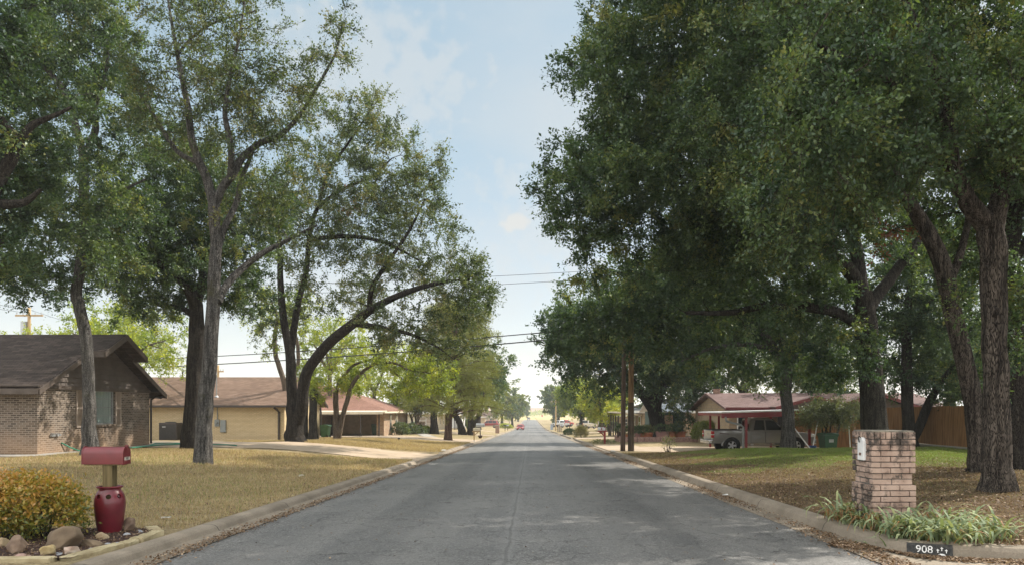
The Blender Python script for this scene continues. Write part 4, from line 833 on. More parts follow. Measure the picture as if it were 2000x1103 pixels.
    AT('fig_tree', 'low silvery green tree over the wheeled bin at the carport', 14.9, 36.8, 3.0, 1.75, .85, .09, 1.0, 72, mat_leaf('silvery_leaf', [(0, (.07, .09, .05)), (.6, (.13, .155, .08)), (1, (.2, .21, .12))]), BK_G, 200, 8, 14, .075, gr, .5, stems=3, slen=(.25, .5), zc=2.15)
far_trees()

# unseen tree added just past the right edge to shade the near road
auto_tree('elm_tree', 'unseen elm added outside the right edge to shade the near road', 11.5, 5.2, 13.5, 5.4, 4.4, .3, 4.2, 73, LM_G, BK_D, 480, 8, 22, .14, 'trees on the right front lawn')
def far_wood():
    """the treeline across the far field: reads as one mass"""
    r = np.random.default_rng(3); n = 5200; x = r.uniform(-420, 420, n); y = r.uniform(880, 960, n); h = 6.0 + 2.6 * np.sin(x / 17) * np.sin(x / 41) + r.normal(0, .9, n)
    z = gz(x, y) + r.uniform(.1, 1, n) ** .7 * h
    o = np.stack([x, y, z], -1); d = unit(r.normal(0, 1, (n, 3))); q, t = leaf_cloud(o, d, np.full(n, 1.5), 5, 2.2, r, tint0=np.full(n, .35), spread=.7)
    tag(np_mesh('far_wood', q, quads_of(len(q) // 4), LM_B, t), kind='stuff')
far_wood()

def pine():
    d = 65.; root = thing('pine_tree', 'tall pine with reddish flaky trunk near the cream mailbox', 'pine tree', tuple(PG(875, d, -.05)), 0, 'trees along the left side of the street')
    o3 = np.array(root.location); b = root.location; r = np.random.default_rng(8)
    tops = [(b.x, b.y, b.z, .42), (b.x + .02, b.y, b.z + .8, .33), (b.x + .1, b.y, b.z + 3, .31), (b.x + .25, b.y, b.z + 6, .27), (b.x + .6, b.y + .2, b.z + 9, .2), (b.x + 1.1, b.y + .2, b.z + 12.2, .07)]
    c = catmull(tops, 8); V, Q = tubes_batch(c[None, :, :3], c[None, :, 3], 14); VV = [V]; QQ = [Q]; off = len(V); tufts = []
    for k in range(96):
        t = r.uniform(.33, 1) if k > 9 else r.uniform(.38, .62); p = c[int(t * (len(c) - 1)), :3]; a = r.uniform(0, 6.28) if k > 9 else r.uniform(-.7, .7)
        ln = (1.2 + 3.6 * (1 - t) ** .6 + 1.5) * r.uniform(.6, 1.05)
        if k <= 9: ln = r.uniform(3, 5.2)
        e = p + np.array([math.cos(a) * ln, math.sin(a) * ln, ln * r.uniform(-.12, .3)]); m = (p + e) / 2 + np.array([0, 0, .12 * ln])
        pt = catmull([(*p, .07), (*m, .045), (*e, .015)], 4); v, q = tubes_batch(pt[None, :, :3], pt[None, :, 3], 6); VV.append(v); QQ.append(q + off); off += len(v)
        for s in range(8):
            f = r.uniform(.35, 1); tufts.append(p + (e - p) * f + np.array([0, 0, .1 * ln * f]) + r.normal(0, .3, 3))
    np_mesh('trunk', np.concatenate(VV) - o3, np.concatenate(QQ), BK_P, smooth=True, parent=root)
    T = np.array(tufts); T = np.repeat(T, 12, 0) + r.normal(0, .2, (len(T) * 12, 3)); dd = unit(r.normal(0, 1, T.shape) + np.array([0, 0, .25]))
    q, tn = leaf_cloud(T, dd, np.full(len(T), .25), 9, .3, r, spread=.05, ratio=.11, up=.1)
    np_mesh('crown', q - o3, quads_of(len(q) // 4), LM_P, tn, parent=root)
pine()

def pollard_trees():
    g = 'cut back trees by the corner of the yellow brick house'
    d = 51.
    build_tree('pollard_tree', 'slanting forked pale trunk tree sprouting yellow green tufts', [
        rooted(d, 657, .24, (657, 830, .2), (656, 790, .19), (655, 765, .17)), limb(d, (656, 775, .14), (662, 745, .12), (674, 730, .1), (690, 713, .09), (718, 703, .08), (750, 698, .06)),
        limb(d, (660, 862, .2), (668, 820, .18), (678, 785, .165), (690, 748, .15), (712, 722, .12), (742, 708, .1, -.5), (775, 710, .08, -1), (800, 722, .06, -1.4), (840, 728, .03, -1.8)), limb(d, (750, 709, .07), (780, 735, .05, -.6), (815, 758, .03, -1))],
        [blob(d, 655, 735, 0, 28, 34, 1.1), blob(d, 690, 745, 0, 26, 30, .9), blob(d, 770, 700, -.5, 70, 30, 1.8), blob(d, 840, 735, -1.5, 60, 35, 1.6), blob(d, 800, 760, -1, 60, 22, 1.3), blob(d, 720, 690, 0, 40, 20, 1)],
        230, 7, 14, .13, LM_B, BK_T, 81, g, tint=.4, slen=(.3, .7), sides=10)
    for px, d, rad, topy, seed, lab in ((611, 49.5, .27, 768, 82, 'thick sawn off trunk with one tuft of leaves'), (597, 50, .15, 748, 83, 'slim sawn off trunk left of the thick sawn one')):
        build_tree('pollard_tree', lab, [rooted(d, px, rad * 1.15, (px, 830, rad), (px + 1, 795, rad * .95), (px + 2, topy, rad * .95), (px + 2, topy - 2, rad * .8))],
            [blob(d, px + 2, topy - 18, 0, 18, 22, .6), blob(d, px + 12, topy + 15, 0, 8, 8, .3)], 40, 7, 12, .11, LM_B, BK_D, seed, g, tint=.3, slen=(.25, .5), sides=12)
    d = 53
    build_tree('pollard_tree', 'pale bare curved limb tree behind the multi stemmed oak', [
        rooted(d, 566, .24, (562, 800, .2), (556, 750, .19), (545, 715, .18), (538, 690, .16), (537, 655, .15), (542, 620, .11), (530, 590, .06)), limb(d, (556, 745, .14), (580, 720, .14), (582, 680, .13), (576, 640, .1), (585, 600, .06))],
        [blob(d, 530, 610, 0, 50, 50, 1.8), blob(d, 590, 620, 0, 40, 50, 1.6), blob(d, 520, 690, 0, 25, 25, 1)], 120, 6, 12, .14, LM_B, BK_T, 84, g, tint=.35, sides=10)
pollard_trees()

# ---------------------------------------------------------------- houses
M_BRK_D = mat_brick('mottled_brown_brick', [(.03, .025, .022), (.075, .056, .045), (.15, .115, .09), (.23, .185, .15)], (.27, .23, .19), .21, .074, .012, dirt_z=(-.1, 1.2, (.42, .27, .16), .6))
M_BRK_Y = mat_brick('yellow_brick', [(.64, .49, .28), (.72, .56, .34), (.78, .62, .39)], (.34, .27, .17), .24, .085, .012, bmp=.8)
M_BRK_T = mat_brick('tan_rough_brick', [(.22, .14, .09), (.36, .25, .16), (.46, .34, .22), (.3, .15, .1)], (.36, .3, .22), .3, .13, .02)
M_BRK_R = mat_brick('red_brick', [(.22, .1, .07), (.3, .15, .1), (.36, .2, .14)], (.35, .3, .25))
M_STONE = mat_brick('tan_stone', [(.3, .22, .14), (.42, .32, .2), (.36, .28, .2)], (.3, .25, .19), .38, .19, .02)
M_SH_D = mat_shingle('dark_brown_shingle', [(.028, .021, .018), (.055, .042, .036), (.085, .065, .055)])
M_SH_B = mat_shingle('brown_shingle', [(.13, .085, .062), (.19, .125, .092), (.24, .165, .125)])
M_SH_R = mat_shingle('red_brown_shingle', [(.185, .098, .074), (.235, .128, .096), (.28, .158, .122)])
M_SH_G = mat_shingle('grey_shingle', [(.13, .13, .13), (.19, .19, .19), (.25, .25, .25)])
M_SIDE = mat_noise('brown_lap_siding', (.1, .083, .072), (.135, .113, .1), 2, .75, .1, 30, spec=.25)
M_FASC = mat_noise('dark_brown_fascia', (.075, .058, .048), (.11, .088, .075), 3, .6, .05, spec=.3)
M_SHUT = mat_plain('beige_shutter_paint', (.34, .28, .235), .65)
M_WHITE = mat_plain('white_paint', (.76, .75, .72), .5); M_CREAM = mat_plain('cream_paint', (.62, .55, .42), .6); M_TAN = mat_plain('tan_siding_paint', (.45, .35, .23), .7)
M_GLASS = mat_glass('window_glass', (.025, .032, .036)); M_DARK = mat_noise('dark_interior', (.012, .011, .01), (.022, .02, .018), 2, .9)
M_METAL_D = mat_plain('dark_brown_metal', (.045, .035, .03), .45); M_METAL_G = mat_plain('galvanised_steel', (.42, .43, .44), .4, .6); M_METAL_GP = mat_plain('grey_painted_metal', (.24, .26, .26), .5)
M_BLK = mat_plain('black_plastic', (.02, .02, .021), .5); M_CURT = mat_noise('pale_curtain', (.42, .5, .49), (.62, .68, .66), 1, .9, .2, 2, stretch=(14, 14, .2))

def gable_x(mb_wall, x0, x1, y0, y1, z0, z1): mb_wall.box(x0, x1, y0, y1, z0, z1)
def roof_slabs(mb, rx0, rx1, ys, yn, ye_s, ze, zr, t=.16):
    """ridge along x at y = ys.. ; eaves at ye_s (front) and mirrored"""
    mb.slab([(rx0, ye_s, ze), (rx1, ye_s, ze), (rx1, ys, zr), (rx0, ys, zr)], t)
    mb.slab([(rx0, yn, ze), (rx1, yn, ze), (rx1, ys, zr), (rx0, ys, zr)], t)

def dark_brick_house():
    X, Y0, Y1, YR = -17.2, 25.9, 33.5, 29.7; z0, ze, zr = -.35, 2.34, 4.30
    h = thing('brick_house', 'dark roofed mottled brown brick house with shuttered gable window', 'house', (X, Y0, -.2))
    off = Vector((X, Y0, -.2))
    def T(m): m.v = [tuple(Vector(p) - off) for p in m.v]; return m
    wy0, wy1, wz0, wz1 = 28.5, 30.72, .93, 2.3
    w = MB(); th = .2
    w.box(X - th, X, Y0, wy0, z0, ze); w.box(X - th, X, wy1, Y1, z0, ze); w.box(X - th, X, wy0, wy1, z0, wz0); w.box(X - th, X, wy0, wy1, wz1, ze)
    w.box(X - 24, X - th, Y0, Y0 + th, z0, ze); w.box(X - 24, X - th, Y1 - th, Y1, z0, ze)
    T(w).build('wall', M_BRK_D, h)
    sl = MB(); sl.box(X - 24, X + .03, Y0 - .03, Y1 + .03, z0 - .2, -.06); T(sl).build('foundation', M_WALK, h)
    # lap siding on the gable
    g = MB(); n = 10; k = (zr - .02 - ze) / n
    def half(z): return (YR - Y0) * max(0, (zr - z)) / (zr - ze)
    for i in range(n):
        a, b = ze + i * k, ze + (i + 1) * k; ha, hb = half(a) + .1, half(b) + .1
        g.poly([(X + .055, YR - ha, a), (X + .055, YR + ha, a), (X + .01, YR + hb, b), (X + .01, YR - hb, b)])
        g.poly([(X + .055, YR - ha, a), (X + .0, YR - ha, a), (X + .0, YR + ha, a), (X + .055, YR + ha, a)])
    T(g).build('gable_siding', M_SIDE, h)
    t = MB(); t.box(X, X + .07, Y0 - .02, Y1 + .02, ze - .08, ze + .06); T(t).build('band_board', M_FASC, h)
    s = (zr - ze) / (YR - Y0); oh = .62; zo = zr + .22; xe = X + .45
    def zz(y): return zo - s * abs(y - YR)
    r = MB(); r.slab([(X - 24.5, Y0 - oh, zz(Y0 - oh)), (xe, Y0 - oh, zz(Y0 - oh)), (xe, YR, zo), (X - 24.5, YR, zo)], .1)
    r.slab([(X - 24.5, YR, zo), (xe, YR, zo), (xe, Y1 + oh, zz(Y1 + oh)), (X - 24.5, Y1 + oh, zz(Y1 + oh))], .1)
    # the peak juts farther out over the gable
    q = 1.55; xq = X + 1.05
    r.slab([(xe - .02, YR - q, zz(YR - q) + .012), (xq, YR - q, zz(YR - q) + .012), (xq, YR, zo + .012), (xe - .02, YR, zo + .012)], .1)
    r.slab([(xe - .02, YR, zo + .012), (xq, YR, zo + .012), (xq, YR + q, zz(YR + q) + .012), (xe - .02, YR + q, zz(YR + q) + .012)], .1)
    rf = T(r).build('roof', M_SH_D, h)
    f = MB()
    def rake(x, ya, yb, d=.2, dz=.0):
        f.prism([(ya, zz(ya) - .02 + dz), (yb, zz(yb) - .02 + dz), (yb, zz(yb) - .02 - d + dz), (ya, zz(ya) - .02 - d + dz)], 'x', x, x + .045)
    rake(xe + .002, Y0 - oh, YR - q + .01); rake(xe + .002, YR + q - .01, Y1 + oh); rake(xq + .002, YR - q, YR, .22, .012); rake(xq + .002, YR, YR + q, .22, .012)
    f.box(X - 24.5, xe, Y0 - oh - .045, Y0 - oh - .002, zz(Y0 - oh) - .2, zz(Y0 - oh) - .01)
    f.box(X - 24.5, xe, Y1 + oh + .002, Y1 + oh + .045, zz(Y1 + oh) - .2, zz(Y1 + oh) - .01)
    f.box(xe + .05, xq, YR - q - .03, YR - q - .002, zz(YR - q) - .22, zz(YR - q)); f.box(xe + .05, xq, YR + q + .002, YR + q + .03, zz(YR + q) - .22, zz(YR + q))
    # soffits
    f.box(X - 24, xe - .01, Y0 - oh, Y0, ze - .03, ze - .005); f.box(X - 24, xe - .01, Y1, Y1 + oh, ze - .03, ze - .005)
    T(f).build('fascia', M_FASC, h)
    wn = MB(); fw = .055; xi = X - .12
    for a, b, c, d in ((wy0, wy0 + fw, wz0, wz1), (wy1 - fw, wy1, wz0, wz1), (wy0 + fw, wy1 - fw, wz0, wz0 + fw), (wy0 + fw, wy1 - fw, wz1 - fw, wz1)): wn.box(xi, xi + .06, a, b, c, d)
    for i in range(1, 4): zc = wz0 + (wz1 - wz0) * i / 4; wn.box(xi + .01, xi + .045, wy0 + fw, wy1 - fw, zc - .012, zc + .012)
    yc = (wy0 + wy1) / 2 - .3; wn.box(xi + .01, xi + .05, yc - .02, yc + .02, wz0 + fw, wz1 - fw)
    win = T(wn).build('window', M_METAL_G, h)
    p = MB(); p.box(xi + .015, xi + .02, wy0 + .01, wy1 - .01, wz0 + .01, wz1 - .01)
    cu = MB()
    ys = np.linspace(wy0 + .05, wy1 - .05, 60)
    for a, b in zip(ys[:-1], ys[1:]): cu.poly([(xi - .02 + .02 * math.sin(a * 30), a, wz0 + .03), (xi - .02 + .02 * math.sin(b * 30), b, wz0 + .03), (xi - .02 + .02 * math.sin(b * 30), b, wz1 - .03), (xi - .02 + .02 * math.sin(a * 30), a, wz1 - .03)])
    T(cu).build('curtain', M_CURT, win)
    mg, nt, b = new_mat('clear_pane'); nn = nz(nt, 3, 2); b.inputs['Transmission Weight'].default_value = 1; b.inputs['Roughness'].default_value = .02; b.inputs['IOR'].default_value = 1.3
    rr = ramp(nt, [(.3, (.88, .93, .92)), (.7, (.94, .97, .96))]); nt.links.new(nn.outputs[0], rr.inputs[0]); nt.links.new(rr.outputs[0], b.inputs['Base Color'])
    T(p).build('pane', mg, win)
    si = MB(); si.box(X - .02, X + .06, wy0 - .05, wy1 + .05, wz0 - .09, wz0 - .005); T(si).build('sill', M_BRK_D, win)
    for a in (wy0 - .42, wy1 + .02):
        s_ = MB(); b0, b1 = wz0 - .1, wz1 + .02
        s_.box(X + .005, X + .04, a, a + .05, b0, b1); s_.box(X + .005, X + .04, a + .35, a + .4, b0, b1)
        for c, d in ((b0, b0 + .07), ((b0 + b1) / 2 - .035, (b0 + b1) / 2 + .035), (b1 - .07, b1)): s_.box(X + .005, X + .038, a + .05, a + .35, c, d)
        k = b0 + .08
        while k < b1 - .08: s_.add([(X + .01, a + .05, k), (X + .01, a + .35, k), (X + .032, a + .35, k + .03), (X + .032, a + .05, k + .03)], [(0, 1, 2, 3)]); k += .032
        T(s_).build('shutter', M_SHUT, h)
    d = MB(); d.tube([(X + .25, Y1 + oh - .05, zz(Y1 + oh) - .2), (X + .12, Y1 + .3, 2.1), (X + .05, Y1 + .06, 1.95), (X + .05, Y1 + .06, 0)], .045, 8); T(d).build('downspout', M_METAL_D, h)
    b = MB(); b.box(X + .01, X + .06, 26.55, 26.8, .55, .62); b.bar((X, 26.62, .66), (X + .14, 26.62, .64), .025); b.bar((X, 26.9, .6), (X + .1, 26.9, .6), .06); b.bar((X, 27.02, .6), (X + .1, 27.02, .6), .045); T(b).build('wall_tap', M_METAL_G, h)
dark_brick_house()

def hose():
    m = MB(); X = -17.0
    m.tube([(-17.18, 27.2, .3), (-17.05, 27.5, .12), (-16.98, 27.9, -.02), (-16.9, 28.4, G(-16.9, 28.4) + .05), (-16.5, 27.6, G(-16.5, 27.6) + .05), (-16.35, 27.0, G(-16.3, 27) + .05), (-16.2, 28.2, G(-16.2, 28.2) + .06), (-16.1, 29.4, G(-16.1, 29.4) + .06), (-16.3, 31, G(-16.3, 31) + .06), (-16.4, 32.4, G(-16.4, 32.4) + .06), (-15.8, 33.6, G(-15.8, 33.6) + .06), (-14.8, 33.9, G(-14.8, 33.9) + .06), (-13.6, 33.2, G(-13.6, 33.2) + .06), (-12.9, 32.6, G(-12.9, 32.6) + .06)], .024, 8)
    m.tube([(-16.4, 32.0, G(-16.4, 32) + .07), (-16.7, 32.8, G(-16.7, 32.8) + .07), (-17, 33.6, G(-17, 33.6) + .07), (-16.6, 34.0, G(-16.6, 34) + .07), (-15.5, 34.3, G(-15.5, 34.3) + .06)], .024, 8)
    tag(m.build('garden_hose', mat_plain('green_hose_rubber', (.02, .22, .13), .45), smooth=True), 'green garden hose snaking along the foot of the dark brick house', 'hose')
hose()

def yellow_brick_house():
    X, Y0, Y1, YR = -16.9, 51.0, 59.5, 55.25; z0, ze, zr = -.9, 1.86, 3.75
    h = thing('brick_house', 'long yellow brick house with a brown shingle roof behind the driveway', 'house', (X, Y0, -.55)); off = Vector((X, Y0, -.55))
    def T(m): m.v = [tuple(Vector(p) - off) for p in m.v]; return m
    w = MB(); w.box(X - 26, X, Y0, Y1, z0, ze); T(w).build('wall', M_BRK_Y, h)
    g = MB(); n = 9; k = (zr - ze) / n
    for i in range(n):
        a, b = ze + i * k, ze + (i + 1) * k; ha = (YR - Y0) * (zr - a) / (zr - ze); hb = (YR - Y0) * (zr - b) / (zr - ze)
        g.poly([(X + .04, YR - ha, a), (X + .04, YR + ha, a), (X + .012, YR + hb, b), (X + .012, YR - hb, b)])
    T(g).build('gable_siding', M_CREAM, h)
    s = (zr - ze) / (YR - Y0); zo = zr + .2; oh = .55; xe = X + .5
    def zz(y): return zo - s * abs(y - YR)
    r = MB(); r.slab([(X - 26.4, Y0 - oh, zz(Y0 - oh)), (xe, Y0 - oh, zz(Y0 - oh)), (xe, YR, zo), (X - 26.4, YR, zo)], .12); r.slab([(X - 26.4, YR, zo), (xe, YR, zo), (xe, Y1 + oh, zz(Y1 + oh)), (X - 26.4, Y1 + oh, zz(Y1 + oh))], .12)
    rf = T(r).build('roof', M_SH_B, h)
    v = MB(); x = (306 - PX0) / F * 52.2; v.box(x - .22, x + .22, 51.5, 51.9, zz(51.7) + .0, zz(51.7) + .2); T(v).build('roof_vent', M_METAL_G, rf, bevel=.02)
    v = MB(); x = (358 - PX0) / F * 55; v.bar((x, 54.9, zo - .2), (x, 54.9, zo + .4), .05); v.bar((x, 54.9, zo - .12), (x, 54.9, zo + .06), .11, r2=.06); T(v).build('vent_pipe', M_METAL_D, rf)
    m = MB(); x = (423 - PX0) / F * 51.8; zb = zz(51.8); m.bar((x, 51.8, zb - 1.3), (x, 51.8, zb + 1.45), .035); m.bar((x, 51.8, zb - .02), (x, 51.8, zb + .1), .16, r2=.05); m.tube([(x, 51.8, zb + 1.4), (x, 51.75, zb + 1.52), (x - .14, 51.7, zb + 1.5), (x - .2, 51.7, zb + 1.42)], .045)
    T(m).build('service_mast', M_METAL_G, rf)
    f = MB(); f.box(X - 26.4, xe, Y0 - oh - .1, Y0 - oh - .003, zz(Y0 - oh) - .13, zz(Y0 - oh) + .0); f.box(X - 26.4, xe - .02, Y0 - oh, Y0 - .002, ze - .06, ze - .03)
    f.prism([(Y0 - oh, zz(Y0 - oh) - .01), (YR, zo - .01), (Y1 + oh, zz(Y1 + oh) - .01), (Y1 + oh, zz(Y1 + oh) - .2), (YR, zo - .2), (Y0 - oh, zz(Y0 - oh) - .2)], 'x', xe + .002, xe + .05)
    T(f).build('fascia', M_METAL_D, h)
    for y, xo in ((Y0 - .06, -.35), (Y1 - .15, .12)):
        d = MB(); ye = Y0 - oh + .05 if y < 55 else Y1 + oh - .05
        d.tube([(X + xo - .18, ye, zz(ye) - .2), (X + xo - .1, (ye + y) / 2, 1.55), (X + xo, y - (.03 if y < 55 else -.1), 1.35), (X + xo, y - (.03 if y < 55 else -.1), -.55)], .075, 8); T(d).build('downspout', M_METAL_D, h)
    a = MB(); x = (430 - PX0) / F * 50.9; a.box(x - .0, x + .38, 50.88, 50.99, -.02, .82); T(a).build('breaker_panel', M_METAL_GP, h, bevel=.012)
    a = MB(); x2 = (423.5 - PX0) / F * 50.9; a.box(x2 - .17, x2 + .15, 50.9, 50.99, .38, .86); a.bar((x2 - .04, 50.9, .64), (x2 - .04, 50.78, .64), .1); a.bar((x2 + .02, 50.94, .86), (x2 + .02, 50.94, 1.8), .03); T(a).build('electric_meter', M_METAL_GP, h)
    a = MB(); x3 = (337 - PX0) / F * 50.9; a.box(x3 - .11, x3 + .11, 50.9, 50.99, .3, .58); a.bar((x3 + .05, 50.95, .3), (x3 + .05, 50.95, -.1), .02); T(a).build('switch_box', M_METAL_GP, h)
    wn = MB(); wn.box(X + .005, X + .05, 53.6, 54.6, .3, 1.5); wn2 = T(wn).build('window', M_WHITE, h); p = MB(); p.box(X + .05, X + .058, 53.66, 54.54, .36, 1.44); T(p).build('pane', M_GLASS, wn2)
    # air conditioner
    ac = thing('air_conditioner', 'dark boxy air conditioner unit against the yellow brick wall', 'air conditioner', ((333.5 - PX0) / F * 50, 50, -.5))
    b = MB(); b.box(-.6, .6, -.42, .42, .0, 1.16); body = b.build('housing', M_METAL_D, ac, bevel=.05, seg=3)
    l = MB()
    for i in range(26):
        z = .1 + i * .036; l.box(-.53, .53, -.435, -.421, z, z + .018); l.box(.601, .614, -.36, .36, z, z + .018)
    l.build('louvres', M_BLK, ac); t = MB(); t.lathe([(.36, 1.161), (.36, 1.19), (.3, 1.21), (.05, 1.22)], 20); t.build('fan_grille', M_BLK, ac)
    n = MB(); n.box(-.36, -.14, -.447, -.436, .84, .92); n.build('badge', M_METAL_G, ac)
yellow_brick_house()

def win_box(mb_list, h, x0, x1, y0, y1, z0, z1, axis, frame, pane=M_GLASS, out=-1):
    f = MB(); p = MB(); w = .07
    if axis == 'y':
        f.box(x0, x1, y0, y0 + .06, z0, z0 + w); f.box(x0, x1, y0, y0 + .06, z1 - w, z1); f.box(x0, x0 + w, y0, y0 + .06, z0 + w, z1 - w); f.box(x1 - w, x1, y0, y0 + .06, z0 + w, z1 - w); zc = (z0 + z1) / 2; f.box(x0 + w, x1 - w, y0 + .01, y0 + .05, zc - .025, zc + .025); p.box(x0 + w, x1 - w, y0 + .03, y0 + .04, z0 + w, z1 - w)
    else:
        f.box(x0, x0 + .06, y0, y1, z0, z0 + w); f.box(x0, x0 + .06, y0, y1, z1 - w, z1); f.box(x0, x0 + .06, y0, y0 + w, z0 + w, z1 - w); f.box(x0, x0 + .06, y1 - w, y1, z0 + w, z1 - w); zc = (z0 + z1) / 2; f.box(x0 + .01, x0 + .05, y0 + w, y1 - w, zc - .025, zc + .025); p.box(x0 + .02, x0 + .03, y0 + w, y1 - w, z0 + w, z1 - w)
    o = f.build('window', frame, h); p.build('pane', pane, o); return o
def hip_roof(x0, x1, y0, y1, ze, zr, t=.14):
    m = MB(); yr = (y0 + y1) / 2; k = (y1 - y0) / 2
    m.slab([(x0, y0, ze), (x1, y0, ze), (x1 - k, yr, zr), (x0 + k, yr, zr)], t); m.slab([(x0, y1, ze), (x1, y1, ze), (x1 - k, yr, zr), (x0 + k, yr, zr)], t)
    m.slab([(x1, y0, ze), (x1, y1, ze), (x1 - k, yr, zr)], t); m.slab([(x0, y0, ze), (x0, y1, ze), (x0 + k, yr, zr)], t); return m

def red_roof_house():
    g = -.95; h = thing('brick_house', 'low house with pinkish red roof and open carport on thin posts', 'house', (-14, 70, g))
    def T(m): m.v = [(p[0] + 14, p[1] - 70, p[2] - g) for p in m.v]; return m
    ze = 1.42
    w = MB(); w.box(-34, -19.8, 70, 84, g - .3, ze - .1); w.box(-19.8, -13.9, 74.2, 84, g - .3, ze - .1); w.box(-14.6, -13.9, 70.4, 74.2, g - .3, ze - .1); T(w).build('wall', M_BRK_T, h)
    s = MB(); n = 13
    for i in range(n):
        a = g + .05 + i * .175; s.poly([(-19.75, 74.16, a), (-14.62, 74.16, a), (-14.62, 74.19, a + .175), (-19.75, 74.19, a + .175)])
        s.poly([(-14.62, 70.6, a), (-14.62, 74.15, a), (-14.605, 74.15, a + .175), (-14.605, 70.6, a + .175)])
    T(s).build('carport_siding', M_TAN, h)
    T(hip_roof(-35, -13.2, 69.4, 85, ze, 4.05)).build('roof', M_SH_R, h)
    c = MB(); c.slab([(-20.6, 67.4, ze - .1), (-13.4, 67.4, ze - .1), (-13.4, 70.2, ze + .08), (-20.6, 70.2, ze + .08)], .05); c.box(-20.6, -13.4, 67.3, 67.42, ze - .3, ze - .08); c.box(-13.42, -13.2, 67.4, 85, ze - .2, ze - .04); T(c).build('carport_roof', M_CREAM, h)
    b = MB(); b.box(-20.4, -15.3, 67.46, 67.6, ze - .42, ze - .31); T(b).build('beam', M_METAL_D, h)
    for x, y in ((-15.45, 67.5), (-14.05, 68.9), (-20.3, 67.5)):
        p = MB(); p.box(x - .06, x + .06, y - .06, y + .06, g - .3, ze - .3); T(p).build('post', M_METAL_D, h)
    fl = MB(); fl.box(-20.4, -14.0, 67.6, 74.1, g - .3, g + .04); T(fl).build('carport_floor', M_WALK, h)
    # pointed arch window on the street front
    pts = [(76.2, .0 + g + .5), (77.6, g + .5), (77.6, g + 1.5), (77.3, g + 1.9), (76.9, g + 2.2), (76.5, g + 1.9), (76.2, g + 1.5)]
    a = MB(); a.prism(pts, 'x', -13.895, -13.84); o = T(a).build('window', M_CREAM, h)
    cy = 76.9; q = [(cy + (y - cy) * .78, g + .6 + (z - g - .5) * .86) for y, z in pts]; p = MB(); p.prism(q, 'x', -13.84, -13.83); T(p).build('pane', M_GLASS, o)
    a = MB(); a.box(-13.9, -13.86, 73.4, 74.1, g + .4, g + 2); o = T(a).build('window', M_METAL_GP, h); p = MB(); p.box(-13.86, -13.85, 73.46, 74.04, g + .46, g + 1.94); T(p).build('pane', M_GLASS, o)
    w = MB(); w.box(-12.9, -12.6, 80.5, 88, g - .3, g + .85)
    for y in (80.6, 83, 85.4, 87.8): w.box(-13.0, -12.5, y - .25, y + .25, g - .3, g + 1.05)
    tag(w.build('garden_wall', M_BRK_T), 'low tan brick garden wall with piers by the pointed arch house', 'wall')
red_roof_house()

def street_house(name, label, x0, x1, y0, y1, g, he, hr, wm, rm, side, porch=False, garage=False):
    """simple bungalow; side -1: its front (east wall, x1) and south wall are seen; side 1: front is the west wall x0"""
    h = thing(name, label, 'house', ((x0 + x1) / 2, y0, g)); cx = (x0 + x1) / 2
    def T(m): m.v = [(p[0] - cx, p[1] - y0, p[2] - g) for p in m.v]; return m
    w = MB(); w.box(x0, x1, y0, y1, g - .8, g + he); T(w).build('wall', wm, h); T(hip_roof(x0 - .6, x1 + .6, y0 - .6, y1 + .6, g + he - .05, g + he + hr)).build('roof', rm, h)
    f = MB(); f.box(x0 - .62, x1 + .62, y0 - .66, y0 - .6, g + he - .25, g + he); f.box(x1 + .6, x1 + .66, y0 - .6, y1 + .6, g + he - .25, g + he); f.box(x0 - .66, x0 - .6, y0 - .6, y1 + .6, g + he - .25, g + he); T(f).build('fascia', M_WHITE, h)
    def TW(*a):
        o = win_box(None, h, *a)
        for q in [o] + KIDS.get(o.name, []): q.data.transform(Matrix.Translation((-cx, -y0, -g)))
    n = max(1, int((x1 - x0) / 4))
    for i in range(n):
        xc = x0 + (i + .5) * (x1 - x0) / n; TW(xc - .6, xc + .6, y0 - .07, 0, g + .9, g + 2.1, 'y', M_WHITE)
    m = max(1, int((y1 - y0) / 4)); xf = x1 + .01 if side < 0 else x0 - .07
    for i in range(m):
        yc = y0 + (i + .5) * (y1 - y0) / m; TW(xf, 0, yc - .7, yc + .7, g + .8, g + 2.1, 'x', M_WHITE)
    if porch:
        p = MB(); xa, xb = (x1, x1 + 2.6) if side < 0 else (x0 - 2.6, x0); p.slab([(xa, y0 + .4, g + he - .1), (xb, y0 + .4, g + he - .4), (xb, y1 - 2, g + he - .4), (xa, y1 - 2, g + he - .1)], .14); T(p).build('porch_roof', M_CREAM, h)
        for yy in np.linspace(y0 + .6, y1 - 2.2, 5):
            q = MB(); xx = xb - .15 if side < 0 else xb - 2.45; q.box(xx - .07, xx + .07, yy - .07, yy + .07, g - .4, g + he - .5); T(q).build('porch_post', M_METAL_D, h)
    if garage:
        q = MB(); xx = x1 - 3.6
        for i in range(4): q.box(xx, xx + 2.6, y0 - .05, y0 - .01, g + i * .53 + .02, g + i * .53 + .5)
        T(q).build('garage_door', M_SHUT, h, bevel=.01)
    return h
street_house('porch_house', 'cream house with slim dark porch posts beyond the pine', -24, -14.3, 115, 128, -1.62, 2.75, 1.7, M_CREAM, M_SH_G, -1, porch=True, garage=True)
street_house('white_house', 'white house half hidden behind the dark forked oak', -24, -13.2, 140, 152, -2.0, 2.7, 1.6, M_WHITE, M_SH_G, -1)
street_house('brick_house', 'pinkish brick house beside the driveway of the red suv', -26, -13.6, 168, 182, -2.4, 2.7, 1.8, M_BRK_R, M_SH_R, -1)
street_house('tan_house', 'tan house beyond the red suv with a low pale roof', -26, -14, 228, 246, -3.2, 2.7, 2, M_TAN, M_SH_B, -1)
street_house('tan_house', 'farthest tan house on the left of the street', -26, -14, 300, 318, -3.9, 2.7, 2, M_TAN, M_SH_B, -1)
